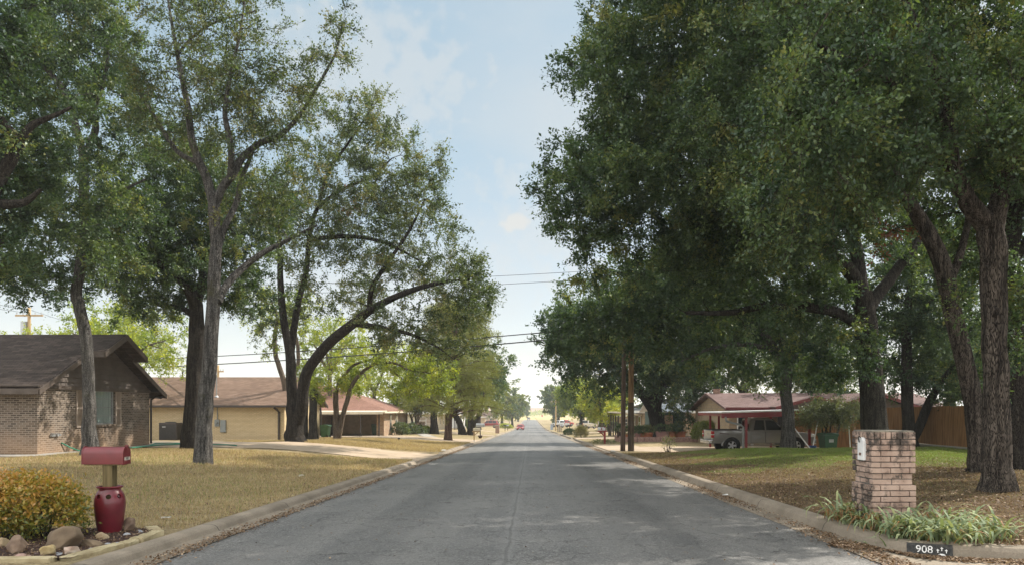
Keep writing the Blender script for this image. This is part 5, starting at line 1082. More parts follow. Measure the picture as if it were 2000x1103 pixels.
street_house('grey_roof_house', 'house whose grey roof shows above the red roof', -38, -25, 100, 112, -1.2, 3.6, 2.4, M_CREAM, M_SH_G, -1)
street_house('stone_house', 'pale house behind the planter and the two power poles', 11.5, 22, 76, 88, -1.25, 2.7, 1.6, M_STONE, M_SH_G, 1, porch=True)
street_house('tan_house', 'tan house in sun behind the yellow green tree at right', 14, 26, 122, 136, -2.0, 2.7, 1.8, M_BRK_T, M_SH_B, 1)
street_house('tan_house', 'house behind the parked pickups on the right', 16, 28, 190, 205, -3.1, 2.7, 1.9, M_BRK_T, M_SH_B, 1)

# ---------------------------------------------------------------- house with the red trimmed carport, fence, shed
M_RED = mat_plain('red_trim_paint', (.2, .016, .018), .45); M_CORR = mat_noise('white_corrugated_roofing', (.6, .6, .6), (.75, .75, .75), 2, .35, .03, metallic=.3)
M_FENCE = mat_wood('cedar_plank', (.19, .095, .042), (.37, .195, .09), 3); M_FENCE2 = mat_wood('weathered_plank', (.27, .17, .095), (.42, .28, .165), 3)
M_HEDGE = mat_leaf('hedge_leaf', [(0, (.07, .1, .02)), (.5, (.14, .17, .03)), (1, (.24, .25, .05))])
def carport_house():
    g = -.86; h = thing('brick_house', 'house with reddish roof and red gable trim behind the carport', 'house', (17, 47, g))
    def T(m): m.v = [(p[0] - 17, p[1] - 47, p[2] - g) for p in m.v]; return m
    ze = 1.66; w = MB(); w.box(12.9, 27, 48.2, 58, g - .3, ze); w.prism([(48.2, ze), (53.1, 2.5), (58, ze)], 'x', 12.9, 13.2); T(w).build('wall', M_STONE, h)
    r = MB(); r.slab([(12.5, 47.6, ze - .05), (27.4, 47.6, ze - .05), (27.4, 53.1, 2.72), (12.5, 53.1, 2.72)], .14); r.slab([(12.5, 58.6, ze - .05), (27.4, 58.6, ze - .05), (27.4, 53.1, 2.72), (12.5, 53.1, 2.72)], .14)
    # two front gables with red rakes
    for xa, xc, xb, zp, yf in ((15.4, 18.0, 20.6, 2.4, 46.6), (18.8, 21.6, 24.4, 2.62, 46.2)):
        zb = ze + .05; r.slab([(xa, yf, zb), (xc, yf, zp), (xc, 53, zp), (xa, 53, zb)], .1); r.slab([(xc, yf, zp), (xb, yf, zb), (xb, 53, zb), (xc, 53, zp)], .1)
    T(r).build('roof', M_SH_R if False else mat_shingle('mauve_brown_shingle', [(.11, .07, .065), (.16, .105, .1), (.2, .135, .125)]), h)
    f = MB(); gw = MB()
    for xa, xc, xb, zp, yf in ((15.4, 18.0, 20.6, 2.4, 46.6), (18.8, 21.6, 24.4, 2.62, 46.2)):
        zb = ze + .05; f.prism([(xa, zb), (xc, zp), (xb, zb), (xb, zb - .2), (xc, zp - .2), (xa, zb - .2)], 'y', yf - .05, yf - .002); gw.prism([(xa + .4, g - .3), (xb - .4, g - .3), (xb - .4, zb - .1), (xc, zp - .12), (xa + .4, zb - .1)], 'y', yf + .5, yf + .9)
    f.box(12.5, 27.4, 47.5, 47.58, ze - .15, ze + .02)
    T(f).build('fascia', mat_plain('dull_red_trim', (.13, .022, .022), .55), h); T(gw).build('gable_wall', M_SIDE, h)
    d = MB(); d.box(15.7, 18.4, 47.02, 47.09, g, g + 2.15); T(d).build('garage_shade_panel', M_DARK, h)  # flat dark panel: shade of the open garage put into its colour
    d = MB(); d.box(18.6, 19.3, 46.95, 47.08, g, g + 2.1); d.box(14.3, 14.45, 48.1, 48.19, g, g + 2.1); T(d).build('white_door', M_WHITE, h)
    win_o = win_box(None, h, 13.4, 14.2, 48.12, 0, g + .7, g + 2.0, 'y', M_WHITE)
    for q in [win_o] + KIDS[win_o.name]: q.data.transform(Matrix.Translation((-17, -47, -g)))
    c = MB(); c.box(13.1, 13.5, 52.8, 53.3, 2.4, 3.0); T(c).build('chimney', M_BRK_R, h)
carport_house()

def carport():
    g = -.82; x0, x1, y0, y1 = 9.75, 15.0, 37.9, 46.4; h = thing('carport', 'open carport with white corrugated roof and red posts over the pickup', 'carport', (12.3, 42, g))
    def T(m): m.v = [(p[0] - 12.3 + (p[1] - 37.9) * .085, p[1] - 42, p[2] - g) for p in m.v]; return m
    r = MB(); n = 64; xs = np.linspace(x0, x1, n * 2 + 1); za, zb = 1.36, 1.5
    ys = np.linspace(y0, y1, n * 2 + 1)
    for i in range(n * 2):
        a, b = ys[i], ys[i + 1]; u, v = (.035 if i % 2 else -.0), (.0 if i % 2 else .035)
        r.add([(x0, a, za + u), (x1, a, zb + u), (x1, b, zb + v), (x0, b, za + v)], [(0, 1, 2, 3)])
        r.add([(x0, a, za + u - .03), (x1, a, zb + u - .03), (x1, b, zb + v - .03), (x0, b, za + v - .03)], [(0, 1, 2, 3)])
    T(r).build('roof', M_CORR, h)
    f = MB(); f.prism([(x0, za - .015), (x1, zb - .015), (x1, zb - .27), (x0, za - .27)], 'y', y0 - .02, y0 + .05); f.prism([(x0, za - .015), (x1, zb - .015), (x1, zb - .2), (x0, za - .2)], 'y', y1 - .05, y1 + .02)
    f.box(x0 + .02, x0 + .08, y0 + .05, y1 - .05, za - .17, za - .035); T(f).build('fascia', M_RED, h)
    e = MB(); e.prism([(x0, za + .06), (x1, zb + .06), (x1, zb - .012), (x0, za - .012)], 'y', y0 - .035, y0 - .022); T(e).build('edge_trim', M_WHITE, h)
    for x, y in ((11.05, 38.1), (14.3, 38.1), (10.45, 46.0), (10.8, 44.9), (14.2, 46.0)):
        p = MB(); p.box(x - .06, x + .06, y - .06, y + .06, g - .2, za - .05); T(p).build('post', M_RED, h)
    d = MB(); d.tube([(9.95, 37.84, za - .2), (9.98, 37.84, za - .42), (10.3, 37.85, za - .52), (10.75, 37.9, za - .62), (10.88, 37.95, za - .75), (10.88, 38.0, g)], .055, 8); T(d).build('downspout', M_METAL_GP, h)
carport()

def fence_run(name, label, a, b, z0, z1, mat, base=None, bz=None, w=.14, seed=1):
    r = random.Random(seed); a, b = Vector(a), Vector(b); L = (b - a).length; d = (b - a) / L; n = Vector((-d.y, d.x)); m = MB(); k = int(L / w)
    t = thing(name, label, 'fence', (a.x, a.y, min(z0)))
    def zt(s, zz): return zz[0] + (zz[1] - zz[0]) * s
    for i in range(k):
        s0, s1 = i / k, (i + .94) / k; p, q = a + d * L * s0, a + d * L * s1; o = n * (.022 + r.uniform(-.003, .003)); dz = r.uniform(-.015, .015)
        c = [(p - o), (q - o), (q + o), (p + o)]; lo = zt(s0, z0); hi = zt(s0, z1) + dz
        m.add([(v.x - a.x, v.y - a.y, lo - min(z0)) for v in c] + [(v.x - a.x, v.y - a.y, hi - min(z0)) for v in c], [(0, 1, 5, 4), (1, 2, 6, 5), (2, 3, 7, 6), (3, 0, 4, 7), (4, 5, 6, 7)])
    m.build('planks', mat, t)
    if base:
        bb = MB(); o = n * .09; c = [a - o, b - o, b + o, a + o]; zz = [z0[0], z0[1], z0[1], z0[0]]
        bb.add([(v.x - a.x, v.y - a.y, q - bz - min(z0)) for v, q in zip(c, zz)] + [(v.x - a.x, v.y - a.y, q - .01 - min(z0)) for v, q in zip(c, zz)], [(0, 1, 2, 3), (4, 5, 6, 7), (0, 1, 5, 4), (1, 2, 6, 5), (2, 3, 7, 6), (3, 0, 4, 7)]); bb.build('concrete_base', base, t)
    return t
fence_run('plank_fence', 'tall reddish brown plank fence on a concrete footing at right', (17.75, 26.0), (18.9, 40.5), (.0, -.12), (1.72, 1.62), M_FENCE, M_WALK, .6, seed=2)
fence_run('plank_fence', 'reddish plank fence section behind the leaning white poles', (18.9, 40.6), (15.6, 45.5), (-.6, -.7), (1.3, 1.2), M_FENCE, seed=3)
fence_run('plank_fence', 'short pale plank fence between the green shed and the carport', (13.6, 62.6), (15.0, 62.6), (-.95, -.95), (.92, .92), M_FENCE2, seed=4)
fence_run('plank_fence', 'pale plank fence panel just behind the trimmed hedge', (15.2, 62.6), (15.7, 56), (-.95, -.95), (.9, .95), M_FENCE2, seed=5)
def shed():
    g = -1.0; t = thing('green_shed', 'dark green sided shed with a grey roof by the planter', 'shed', (13.0, 66, g)); s = MB()
    for i in range(14):
        a = i * .17; s.box(-2.2, .45, -.03 - .015 * (i % 2 == 0) * 0, 4, a, a + .165)
        s.poly([(-2.2, -.05, a), (.45, -.05, a), (.45, -.032, a + .165), (-2.2, -.032, a + .165)])
    s.build('siding', mat_plain('dark_green_siding', (.05, .095, .085), .6), t); r = MB(); r.slab([(-2.6, -.6, 2.35), (1.2, -.6, 2.35), (1.2, 2.2, 3.1), (-2.6, 2.2, 3.1)], .1); r.slab([(-2.6, 2.2, 3.1), (1.2, 2.2, 3.1), (1.2, 5, 2.35), (-2.6, 5, 2.35)], .1); r.build('roof', M_METAL_G, t)
    c = MB(); c.box(.45, .6, -.06, .1, 0, 2.35); c.box(-1.25, -1.1, -.08, -.055, 0, 2.1); c.box(-.35, -.2, -.08, -.055, 0, 2.1); c.build('corner_board', mat_plain('black_green_trim', (.012, .03, .025), .5), t); d = MB(); d.box(-1.1, -.35, -.075, -.052, 0, 2.05); d.build('door', M_BRK_T, t)
shed()

# ---------------------------------------------------------------- shrubs and small plants
def leaf_shell(blobs, n, lps, leaf, r, ln=.16, up=.4, tint=.5, tv=.14, zt=None, ratio=.5, spread=.03, lo=.75):
    B = np.array(blobs, float); w = B[:, 3] * B[:, 4] + B[:, 3] * B[:, 5]; ch = r.choice(len(B), n, p=w / w.sum()); d = unit(r.normal(0, 1, (n, 3))); d[:, 2] = np.where(d[:, 2] < -.55, -d[:, 2], d[:, 2])
    o = B[ch, :3] + d * B[ch, 3:] * r.uniform(lo, 1, n)[:, None] ** .5; t0 = np.clip(tint + r.normal(0, tv, n), 0, 1)
    if zt: t0 = np.clip(t0 + (o[:, 2] - zt[0]) / (zt[1] - zt[0]) * zt[2], 0, 1)
    return leaf_cloud(o, unit(d + r.normal(0, .5, d.shape) + np.array([0, 0, .5])), np.full(n, ln), lps, leaf, r, tint0=t0, up=up, spread=spread, ratio=ratio, droop=.05)
def shrub(name, label, x, y, blobs, n, lps, leaf, mat, seed, cat='shrub', group=None, stem=True, **k):
    r = np.random.default_rng(seed); t = thing(name, label, cat, (x, y, G(x, y)), 0, group); q, tn = leaf_shell(blobs, n, lps, leaf, r, **k); q[:, 2] = np.maximum(q[:, 2], .01)
    np_mesh('foliage', q, quads_of(len(q) // 4), mat, tn, parent=t)
    if stem:
        B = np.array(blobs); m = MB()
        for i in range(14):
            b = B[i % len(B)]; e = b[:3] + r.normal(0, .45, 3) * b[3:]; e[2] = max(.1, e[2]); a = np.array([b[0] * .55 + r.normal(0, .06), b[1] * .55 + r.normal(0, .06), -.03]); m.tube([a, (a + e) / 2 + np.array([0, 0, .05]), e], [.014, .01, .005], 5)
        m.build('stems', BK_D, t)
    return t
M_BUSH = mat_leaf('copper_tipped_leaf', [(0, (.05, .075, .014)), (.25, (.14, .165, .024)), (.45, (.3, .25, .03)), (.65, (.46, .28, .05)), (.85, (.52, .27, .08)), (1, (.62, .4, .18))], .3)
bx, by = -5.95, 9.05
shrub('copper_shrub', 'rounded copper tipped shrub with a greener flank beside the red urn', -5.98, 9.15, [(-.12, .0, .32, .46, .42, .37), (.1, -.05, .27, .28, .34, .33), (-.35, .05, .36, .4, .4, .33)], 1250, 11, .05, M_BUSH, 5, group='shrubs in the rock bed', zt=(.1, .8, .42), tint=.28, tv=.13)
shrub('copper_shrub', 'wide copper orange shrub cut off by the left edge', -6.85, 9.0, [(-.3, 0, .3, .55, .48, .36), (.2, .05, .34, .5, .45, .36), (-.7, .1, .28, .4, .4, .32)], 1650, 11, .05, M_BUSH, 6, group='shrubs in the rock bed', zt=(.05, .7, .5), tint=.36, tv=.13)
shrub('trimmed_hedge', 'flat topped trimmed hedge by the tailgate of the pickup', 12.55, 52.5, [(0, 0, .75, 1.0, .8, .72), (-.5, 0, .7, .6, .7, .7), (.5, 0, .7, .6, .7, .7)], 1500, 9, .09, M_HEDGE, 7, zt=(0, 1.5, .3), tint=.3)
shrub('round_shrub', 'dark rounded shrub by the far right kerb', 5.2, 98, [(0, 0, .3, .75, .6, .42), (-.3, 0, .25, .5, .5, .35)], 500, 8, .1, LM_G, 8, tint=.5)
shrub('ornamental_grass', 'tan green clump of ornamental grass under the black mailbox', 5.35, 78.2, [(0, 0, .5, .5, .45, .5), (0, 0, .25, .42, .4, .3)], 700, 6, .28, mat_leaf('grass_blade', [(0, (.1, .1, .03)), (.5, (.2, .18, .06)), (1, (.36, .3, .13))]), 9, ratio=.07, up=.05, ln=.3, stem=False)
for i, (x, y, s, lab) in enumerate(((-13.0, 74, 1.0, 'leafy yucca like bush against the tan brick front'), (-12.6, 78, .9, 'bushy plant below the pointed arch window'), (-12.0, 80.5, .7, 'low bush by the garden wall end'), (-11.9, 85, .6, 'pale green low bush before the garden wall'))):
    shrub('garden_bush', lab, x, y, [(0, 0, .55 * s, .8 * s, .9 * s, .6 * s), (.2, .6 * s, .35 * s, .7 * s, .8 * s, .4 * s)], 420, 8, .14, LM_O if i < 3 else LM_B, 30 + i, group='bushes along the red roofed house', tint=.5)
shrub('bright_bush', 'bright yellow green bush in front of the red suv', -6.7, 196, [(0, 0, .6, 1.6, 1.2, .7), (1, 0, .5, 1.0, 1, .5)], 500, 8, .2, LM_B, 40, tint=.55)
shrub('upright_bush', 'narrow upright green bush by the grey mailbox', -9.4, 118, [(0, 0, 1.3, .65, .6, 1.3), (0, 0, .7, .7, .65, .7)], 420, 8, .2, LM_G, 41, tint=.85)
shrub('round_shrub', 'rounded bush by the pinkish brick front', -12.2, 150, [(0, 0, .8, 1.1, 1, .9)], 350, 8, .22, LM_G, 42, tint=.85)
shrub('trimmed_hedge', 'dark boxy hedge before the tan house in the sun', 12.6, 119, [(0, 0, .7, 1.0, .7, .75), (-.9, 0, .7, .7, .7, .75), (.9, 0, .7, .7, .7, .75)], 500, 8, .18, LM_G, 43, tint=.4)
shrub('weed_sapling', 'small scraggly weed at the edge of the carport drive', 7.05, 38.4, [(0, 0, .35, .35, .3, .3), (.1, 0, .6, .25, .2, .15)], 60, 5, .07, LM_O, 44, tint=.7)
shrub('flower_patch', 'low patch of wilted flowers at the red mailbox post', 4.95, 53.2, [(0, 0, .08, .5, .4, .1), (.7, .1, .06, .4, .3, .08)], 220, 5, .07, LM_O, 45, tint=.7, stem=False)

# iris clumps round the pillar
M_IRIS = mat_leaf('iris_leaf', [(0, (.1, .145, .07)), (.35, (.185, .235, .125)), (.6, (.29, .33, .17)), (.78, (.34, .34, .15)), (.86, (.3, .17, .075)), (1, (.36, .19, .09))], .25, .6, .03)
def iris(label, x, y, n, seed, h=.42, dry=.1):
    r = np.random.default_rng(seed); t = thing('iris_plant', label, 'plant', (x, y, G(x, y) - .01), 0, 'iris plants round the brick mailbox'); V = []; Q = []; T = []
    for i in range(n):
        a = r.uniform(0, 6.28); st = np.array([r.normal(0, .07), r.normal(0, .07), 0]); L = h * r.uniform(.7, 1.45); w = r.uniform(.011, .021); lean = r.uniform(.75, 1.7); dryl = r.uniform() < dry
        if dryl: lean = r.uniform(1.0, 1.5); L *= .8; w *= .6
        o = np.array([math.cos(a), math.sin(a), 0]); sd = np.array([-math.sin(a), math.cos(a), 0]); tw = r.uniform(-.5, .5); K = 7; p = st.copy(); k0 = len(V) * 1
        ang = .12 + lean * .25; base = len(V)
        for s in range(K):
            f = s / (K - 1); ww = w * (.75 + .5 * f) * (1 - f ** 4 * .98); sdd = sd * math.cos(tw * f) + np.array([0, 0, 1]) * math.sin(tw * f) * .6
            V.append(p - sdd * ww); V.append(p + sdd * ww + o * .0)
            ang2 = ang + (f ** 1.6) * lean * 2.1; p = p + (o * math.sin(ang2) + np.array([0, 0, 1]) * math.cos(ang2)) * L / (K - 1); p[2] = max(p[2], .015)
        for s in range(K - 1): b = base + s * 2; Q.append((b, b + 1, b + 3, b + 2)); T.append(r.uniform(.85, 1) if dryl else np.clip(r.normal(.4, .17), 0, .78))
    np_mesh('leaves', np.array(V), np.array(Q), M_IRIS, np.array(T), smooth=False, parent=t)
IR = [(4.3, 8.82), (4.5, 8.7), (4.42, 8.85), (4.62, 8.95), (4.33, 9.15), (4.46, 9.1), (4.58, 8.85), (4.7, 9.35), (4.95, 9.3), (4.38, 9.0), (4.66, 8.62), (4.9, 8.55), (4.62, 9.2), (4.85, 9.0), (5.15, 9.15), (5.4, 9.3), (5.65, 9.5), (4.75, 8.72), (5.05, 8.68), (5.35, 8.85), (5.75, 9.05), (5.5, 10.1), (5.25, 10.45), (4.5, 8.95), (5.9, 9.75), (5.65, 10.05), (4.98, 8.88), (5.55, 8.75), (5.2, 8.5), (4.78, 8.5)]
for i, (x, y) in enumerate(IR): iris('grey green strap leaved iris drooping in the mass right of and before the brick pillar', x, y, 17, 50 + i, h=.41, dry=.14)
for i, (x, y) in enumerate([(4.42, 9.85), (4.41, 10.1), (4.4, 10.4), (4.42, 10.7), (4.46, 10.25), (4.41, 9.55)]): iris('strap leaved iris with dry brown leaves spilling over the kerb left of the pillar', x, y, 26, 80 + i, h=.5, dry=.4 if i else .25)

# ---------------------------------------------------------------- brick mailbox pillar
def pillar():
    M = mat_noise('pinkish_brick', (.33, .225, .175), (.52, .38, .305), 4, .9, .35, 22); nt = M.node_tree; b = nt.nodes['Principled BSDF']
    src = b.inputs['Base Color'].links[0].from_socket; ob = nt.nodes.new('ShaderNodeObjectInfo')
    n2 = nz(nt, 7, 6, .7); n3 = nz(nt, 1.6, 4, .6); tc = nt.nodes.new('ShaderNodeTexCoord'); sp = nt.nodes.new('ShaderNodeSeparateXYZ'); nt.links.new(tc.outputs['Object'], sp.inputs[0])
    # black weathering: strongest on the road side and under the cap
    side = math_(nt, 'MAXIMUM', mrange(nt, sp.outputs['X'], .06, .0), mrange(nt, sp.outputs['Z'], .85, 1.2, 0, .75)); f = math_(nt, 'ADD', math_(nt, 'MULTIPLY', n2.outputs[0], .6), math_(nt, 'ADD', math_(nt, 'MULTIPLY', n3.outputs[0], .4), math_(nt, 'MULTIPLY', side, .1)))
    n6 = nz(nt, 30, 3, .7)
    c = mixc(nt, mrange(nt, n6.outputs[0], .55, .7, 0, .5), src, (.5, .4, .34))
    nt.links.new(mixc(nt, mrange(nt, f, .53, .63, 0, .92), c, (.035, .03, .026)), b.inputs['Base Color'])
    MO = mat_noise('dark_mortar', (.06, .055, .05), (.16, .145, .125), 8, .95, .3)
    x, y, W = 4.50, 9.8, .585; g = G(4.8, 10) - .08; t = thing('mailbox_pillar', 'stepped pinkish brick mailbox pillar stained black with white mailbox door', 'mailbox', (x, y, g)); r = random.Random(4)
    br = MB(); mo = MB(); ch = .0755; z = 0; rows = [('w', 4), ('n', 2), ('w', 4), ('n', 2), ('w', 6)]
    tot = 1.215 - g
    rowsz = []
    for k, n in rows:
        for i in range(n): rowsz.append(k)
    z = tot - .1 - len(rowsz) * ch
    mo.box(.035, W - .035, .035, W - .035, -.3, tot - .02)
    def course(z, h, ins, off, bl):
        a0, a1 = ins, W - ins; gap = .011; dpt = .09
        for fc in range(4):
            s = a0 + (off if fc % 2 == 0 else (bl / 2 - off)); cuts = [a0]
            while s < a1 - .03:
                if s > a0 + .03: cuts.append(s)
                s += bl
            cuts.append(a1)
            for p, q in zip(cuts[:-1], cuts[1:]):
                p2, q2 = p + gap / 2 if p > a0 else p, q - gap / 2 if q < a1 else q; e = r.uniform(-.004, .004); zz0, zz1 = z + gap / 2 + r.uniform(-.001, .001), z + h - gap / 2
                if fc == 0: br.box(p2, q2, ins + e, ins + dpt, zz0, zz1)
                elif fc == 1: br.box(a1 - dpt, a1 + e - .001, max(p2, ins + dpt + .001), min(q2, a1 - dpt - .001), zz0, zz1) if q2 > ins + dpt + .01 and p2 < a1 - dpt - .01 else None
                elif fc == 2: br.box(p2, q2, a1 - dpt, a1 + e, zz0, zz1)
                else: br.box(a0 - e + .001, a0 + dpt, max(p2, ins + dpt + .001), min(q2, a1 - dpt - .001), zz0, zz1) if q2 > ins + dpt + .01 and p2 < a1 - dpt - .01 else None
    for i, k in enumerate(rowsz): course(z, ch, 0 if k == 'w' else .03, .1 if i % 2 else .2, .2)
    # fix vertical position
        # (each course sits on the last)
    br.v = []; br.f = []; zc = z
    for i, k in enumerate(rowsz):
        course(zc, ch, (0 if k == 'w' else .03) - (.006 if i in (6, 7, 8, 9) else 0), .1275 if i % 2 else .255, .255); zc += ch
    course(zc, .098, .0, .045, .0735)
    br.build('brickwork', M, t, bevel=.006, seg=2); mo.build('mortar_core', MO, t)
    cp = MB(); cp.box(.012, W - .012, .012, W - .012, tot - .01, tot + .012); cp.build('cap', mat_noise('lichen_mortar', (.12, .11, .09), (.26, .23, .18), 9, .95, .4), t, bevel=.008)
    # white mailbox door on the road side (facing -x)
    pts = [(-.09, -.155), (.09, -.155), (.09, .08)] + [(.09 * math.cos(a), .08 + .075 * math.sin(a)) for a in np.linspace(0, math.pi, 13)[1:-1]] + [(-.09, .08)]
    zc = tot - .235; yc = .25; d = MB(); d.prism([(yc + p[0], zc + p[1]) for p in pts], 'x', -.035, .012); dr = d.build('mailbox_door', mat_plain('white_enamel', (.78, .78, .77), .35), t, bevel=.008)
    q = MB(); q.box(-.042, -.0355, yc - .025, yc + .025, zc - .09, zc - .055); q.build('label_plate', mat_plain('brown_plate', (.16, .09, .06), .5), dr)
    q = MB(); q.tube([(-.04, yc - .02, zc + .15), (-.06, yc - .02, zc + .17), (-.06, yc + .005, zc + .155), (-.045, yc + .01, zc + .085)], .008, 6); q.build('latch', M_BLK, dr)
pillar()

def text_mesh(name, s, size, mat, parent, M, extrude=.001, stretch=1.0):
    cu = bpy.data.curves.new(name, 'FONT'); cu.body = s; cu.size = size; cu.extrude = extrude; cu.align_x = 'CENTER'; cu.align_y = 'CENTER'
    o = bpy.data.objects.new(name, cu); me = bpy.data.meshes.new_from_object(o); bpy.data.objects.remove(o); me.name = name
    me.transform(M @ Matrix.Diagonal((stretch, 1, 1, 1))); me.materials.append(mat); return link(bpy.data.objects.new(name, me), parent)
def kerb_number():
    a = Vector((4.33, 8.54)); b = Vector((4.75, 8.345)); d = (b - a).normalized(); n = Vector((d.y, -d.x)); zc = float(prof(8.3)); t = thing('painted_house_number', 'white 908 and three crosses painted on a black panel on the kerb', 'house number', ((a.x + b.x) / 2, (a.y + b.y) / 2, zc))
    L = (b - a).length; ang = math.atan2(d.y, d.x); R = Matrix.Rotation(ang, 4, 'Z')
    # the kerb face leans back a little: follow it
    V = []; Q = []; sec = [(.0, .014), (.035, .095), (.07, .131), (.075, .1335)]; K = 10
    ctr = Vector(((a.x + b.x) / 2, (a.y + b.y) / 2))
    for i in range(K + 1):
        xx = a.x + (b.x - a.x) * i / K; p = Vector((xx, float(np.interp(xx, [4.28, 4.42, 4.62, 4.9], [8.58, 8.47, 8.39, 8.29]))))
        for o, z in sec: q = p - n * (o - .006); V.append((q.x - ctr.x, q.y - ctr.y, z + .004 + float(prof(p.y)) - zc))
    for i in range(K):
        for j in range(3): k = i * 4 + j; Q.append((k, k + 4, k + 5, k + 1))
    me = bpy.data.meshes.new('black_panel'); me.from_pydata(V, [], Q); me.materials.append(mat_noise('black_kerb_paint', (.018, .018, .018), (.07, .065, .06), 30, .8, lo=.4, hi=.7)); link(bpy.data.objects.new('black_panel', me), t)
    wp = mat_noise('chalky_white_paint', (.42, .41, .39), (.78, .77, .75), 26, .8, lo=.36, hi=.5)
    tilt = math.radians(68); base = R @ Matrix.Translation((0, -.004, .07)) @ Matrix.Rotation(tilt, 4, 'X')
    text_mesh('digits', '908', .118, wp, t, base @ Matrix.Translation((-.055, 0, .012)), .001, 1.0)
    c = MB()
    for px, py, s in ((.08, -.005, .04), (.12, .018, .04), (.165, -.005, .04)): c.box(px - .004, px + .004, py - s * .55, py + s * .55, .011, .013); c.box(px - s * .35, px + s * .35, py + .004, py + .012, .0115, .0135)
    for i in range(8):
        a0, a1 = math.pi * i / 8, math.pi * (i + 1) / 8; c.add([(.12 + .04 * math.cos(q), -.055 + .02 * math.sin(q), .0125) for q in (a0, a1)] + [(.12, -.055, .0125)], [(0, 1, 2)])
    for i, p in enumerate(c.v): c.v[i] = tuple(base @ Vector(p))
    c.build('crosses', wp, t)
kerb_number()

# ---------------------------------------------------------------- red mailbox in its urn, rock bed
M_MRED = mat_noise('dark_red_enamel', (.12, .012, .017), (.165, .017, .024), 5, .34, .03, 60, spec=.5, coat=.25)
M_URN = mat_noise('oxblood_glaze', (.095, .007, .014), (.15, .011, .021), 4, .32, .05, 12, spec=.5, coat=.3)
M_TIMB = mat_wood('treated_post', (.1, .078, .038), (.2, .155, .075), 4)
def red_mailbox():
    x, y = -5.45, 9.62; g = G(x, y) - .06; t = thing('mailbox', 'dark red rural mailbox on a timber post standing in the red urn', 'mailbox', (x, y, g)); zb = 1.5 - 104 * 9.7 / F - g   # underside of the box
    p = MB(); p.box(-.062, .062, -.062, .062, .02, zb - .012); p.build('post', M_TIMB, t, bevel=.006)
    w, hh, r_ = .088, .135, .088; pts = [(-w, 0), (w, 0), (w, hh)] + [(r_ * math.cos(a), hh + r_ * math.sin(a)) for a in np.linspace(0, math.pi, 17)[1:-1]] + [(-w, hh)]
    b = MB(); b.prism([(q[0], zb + q[1]) for q in pts], 'x', -.305, .2); b.build('body', M_MRED, t, auto=40)
    pl = MB(); pl.box(-.29, .19, -.075, .075, zb - .014, zb - .001); pl.build('mount_board', M_TIMB, t)
    d = MB(); s = 1.045; d.prism([(q[0] * s, zb + .0 + q[1] * s - .003) for q in pts], 'x', .2005, .222); dr = d.build('door', M_MRED, t, auto=40)
    bk = MB(); bk.prism([(q[0] * s, zb + q[1] * s - .003) for q in pts], 'x', -.315, -.3052); bk.build('back_panel', M_MRED, t, auto=40)
    l = MB(); l.box(.222, .236, -.018, .018, zb + .185, zb + .235); l.box(.2, .236, -.014, .014, zb + .232, zb + .246); l.build('latch', M_MRED, dr, bevel=.004)
    f = MB(); f.box(.2225, .2245, -.06, .07, zb + .05, zb + .092); np_ = f.build('number_plate', mat_plain('pale_sticker', (.6, .55, .47), .6), dr)
    text_mesh('digits', '3003', .05, M_BLK, np_, Matrix.Translation((.2252, .004, zb + .071)) @ Matrix.Rotation(math.radians(90), 4, 'Z') @ Matrix.Rotation(math.radians(90), 4, 'X'), .0006, .85)
    u = thing('red_urn', 'tall glazed dark red urn with round holes below its rim', 'urn', (x - .0, y, g - .0))
    prof_ = [(.0, 0), (.115, 0), (.128, .012), (.142, .1), (.162, .22), (.178, .34), (.184, .42), (.18, .48), (.168, .53), (.15, .567), (.134, .588), (.128, .602), (.132, .612), (.15, .62), (.158, .626), (.158, .636), (.148, .641), (.128, .634), (.118, .61), (.118, .58), (.138, .53), (.155, .45), (.15, .3), (.12, .06), (.0, .05)]
    k = (1.5 - 148 * 9.6 / F - g) / .641
    me = MB(); me.lathe([(a, z * k) for a, z in prof_], 40); ob = me.build('body', M_URN, u, smooth=True)
    cut = MB()
    for i in range(8):
        a = i * math.pi / 4 + .42; zc = .525 * k; R = .1705; c = Vector((R * math.cos(a), R * math.sin(a), zc)); nrm = Vector((math.cos(a), math.sin(a), .42)).normalized(); cut.bar(c - nrm * .05, c + nrm * .05, .031, 18)
    bm = bmesh.new(); bm.from_mesh(ob.data); bmesh.ops.remove_doubles(bm, verts=bm.verts, dist=.0005); bmesh.ops.recalc_face_normals(bm, faces=bm.faces); bm.to_mesh(ob.data); bm.free()
    co = cut.build('cutter', M_URN, u); md = ob.modifiers.new('holes', 'BOOLEAN'); md.object = co; md.operation = 'DIFFERENCE'; md.solver = 'EXACT'
    bpy.context.view_layer.update(); nm = bpy.data.meshes.new_from_object(ob.evaluated_get(bpy.context.evaluated_depsgraph_get())); ob.modifiers.clear(); ob.data = nm
    for p in nm.polygons: p.use_smooth = True
    nm.set_sharp_from_angle(angle=math.radians(45)); KIDS[u.name].remove(co); bpy.data.objects.remove(co)
red_mailbox()

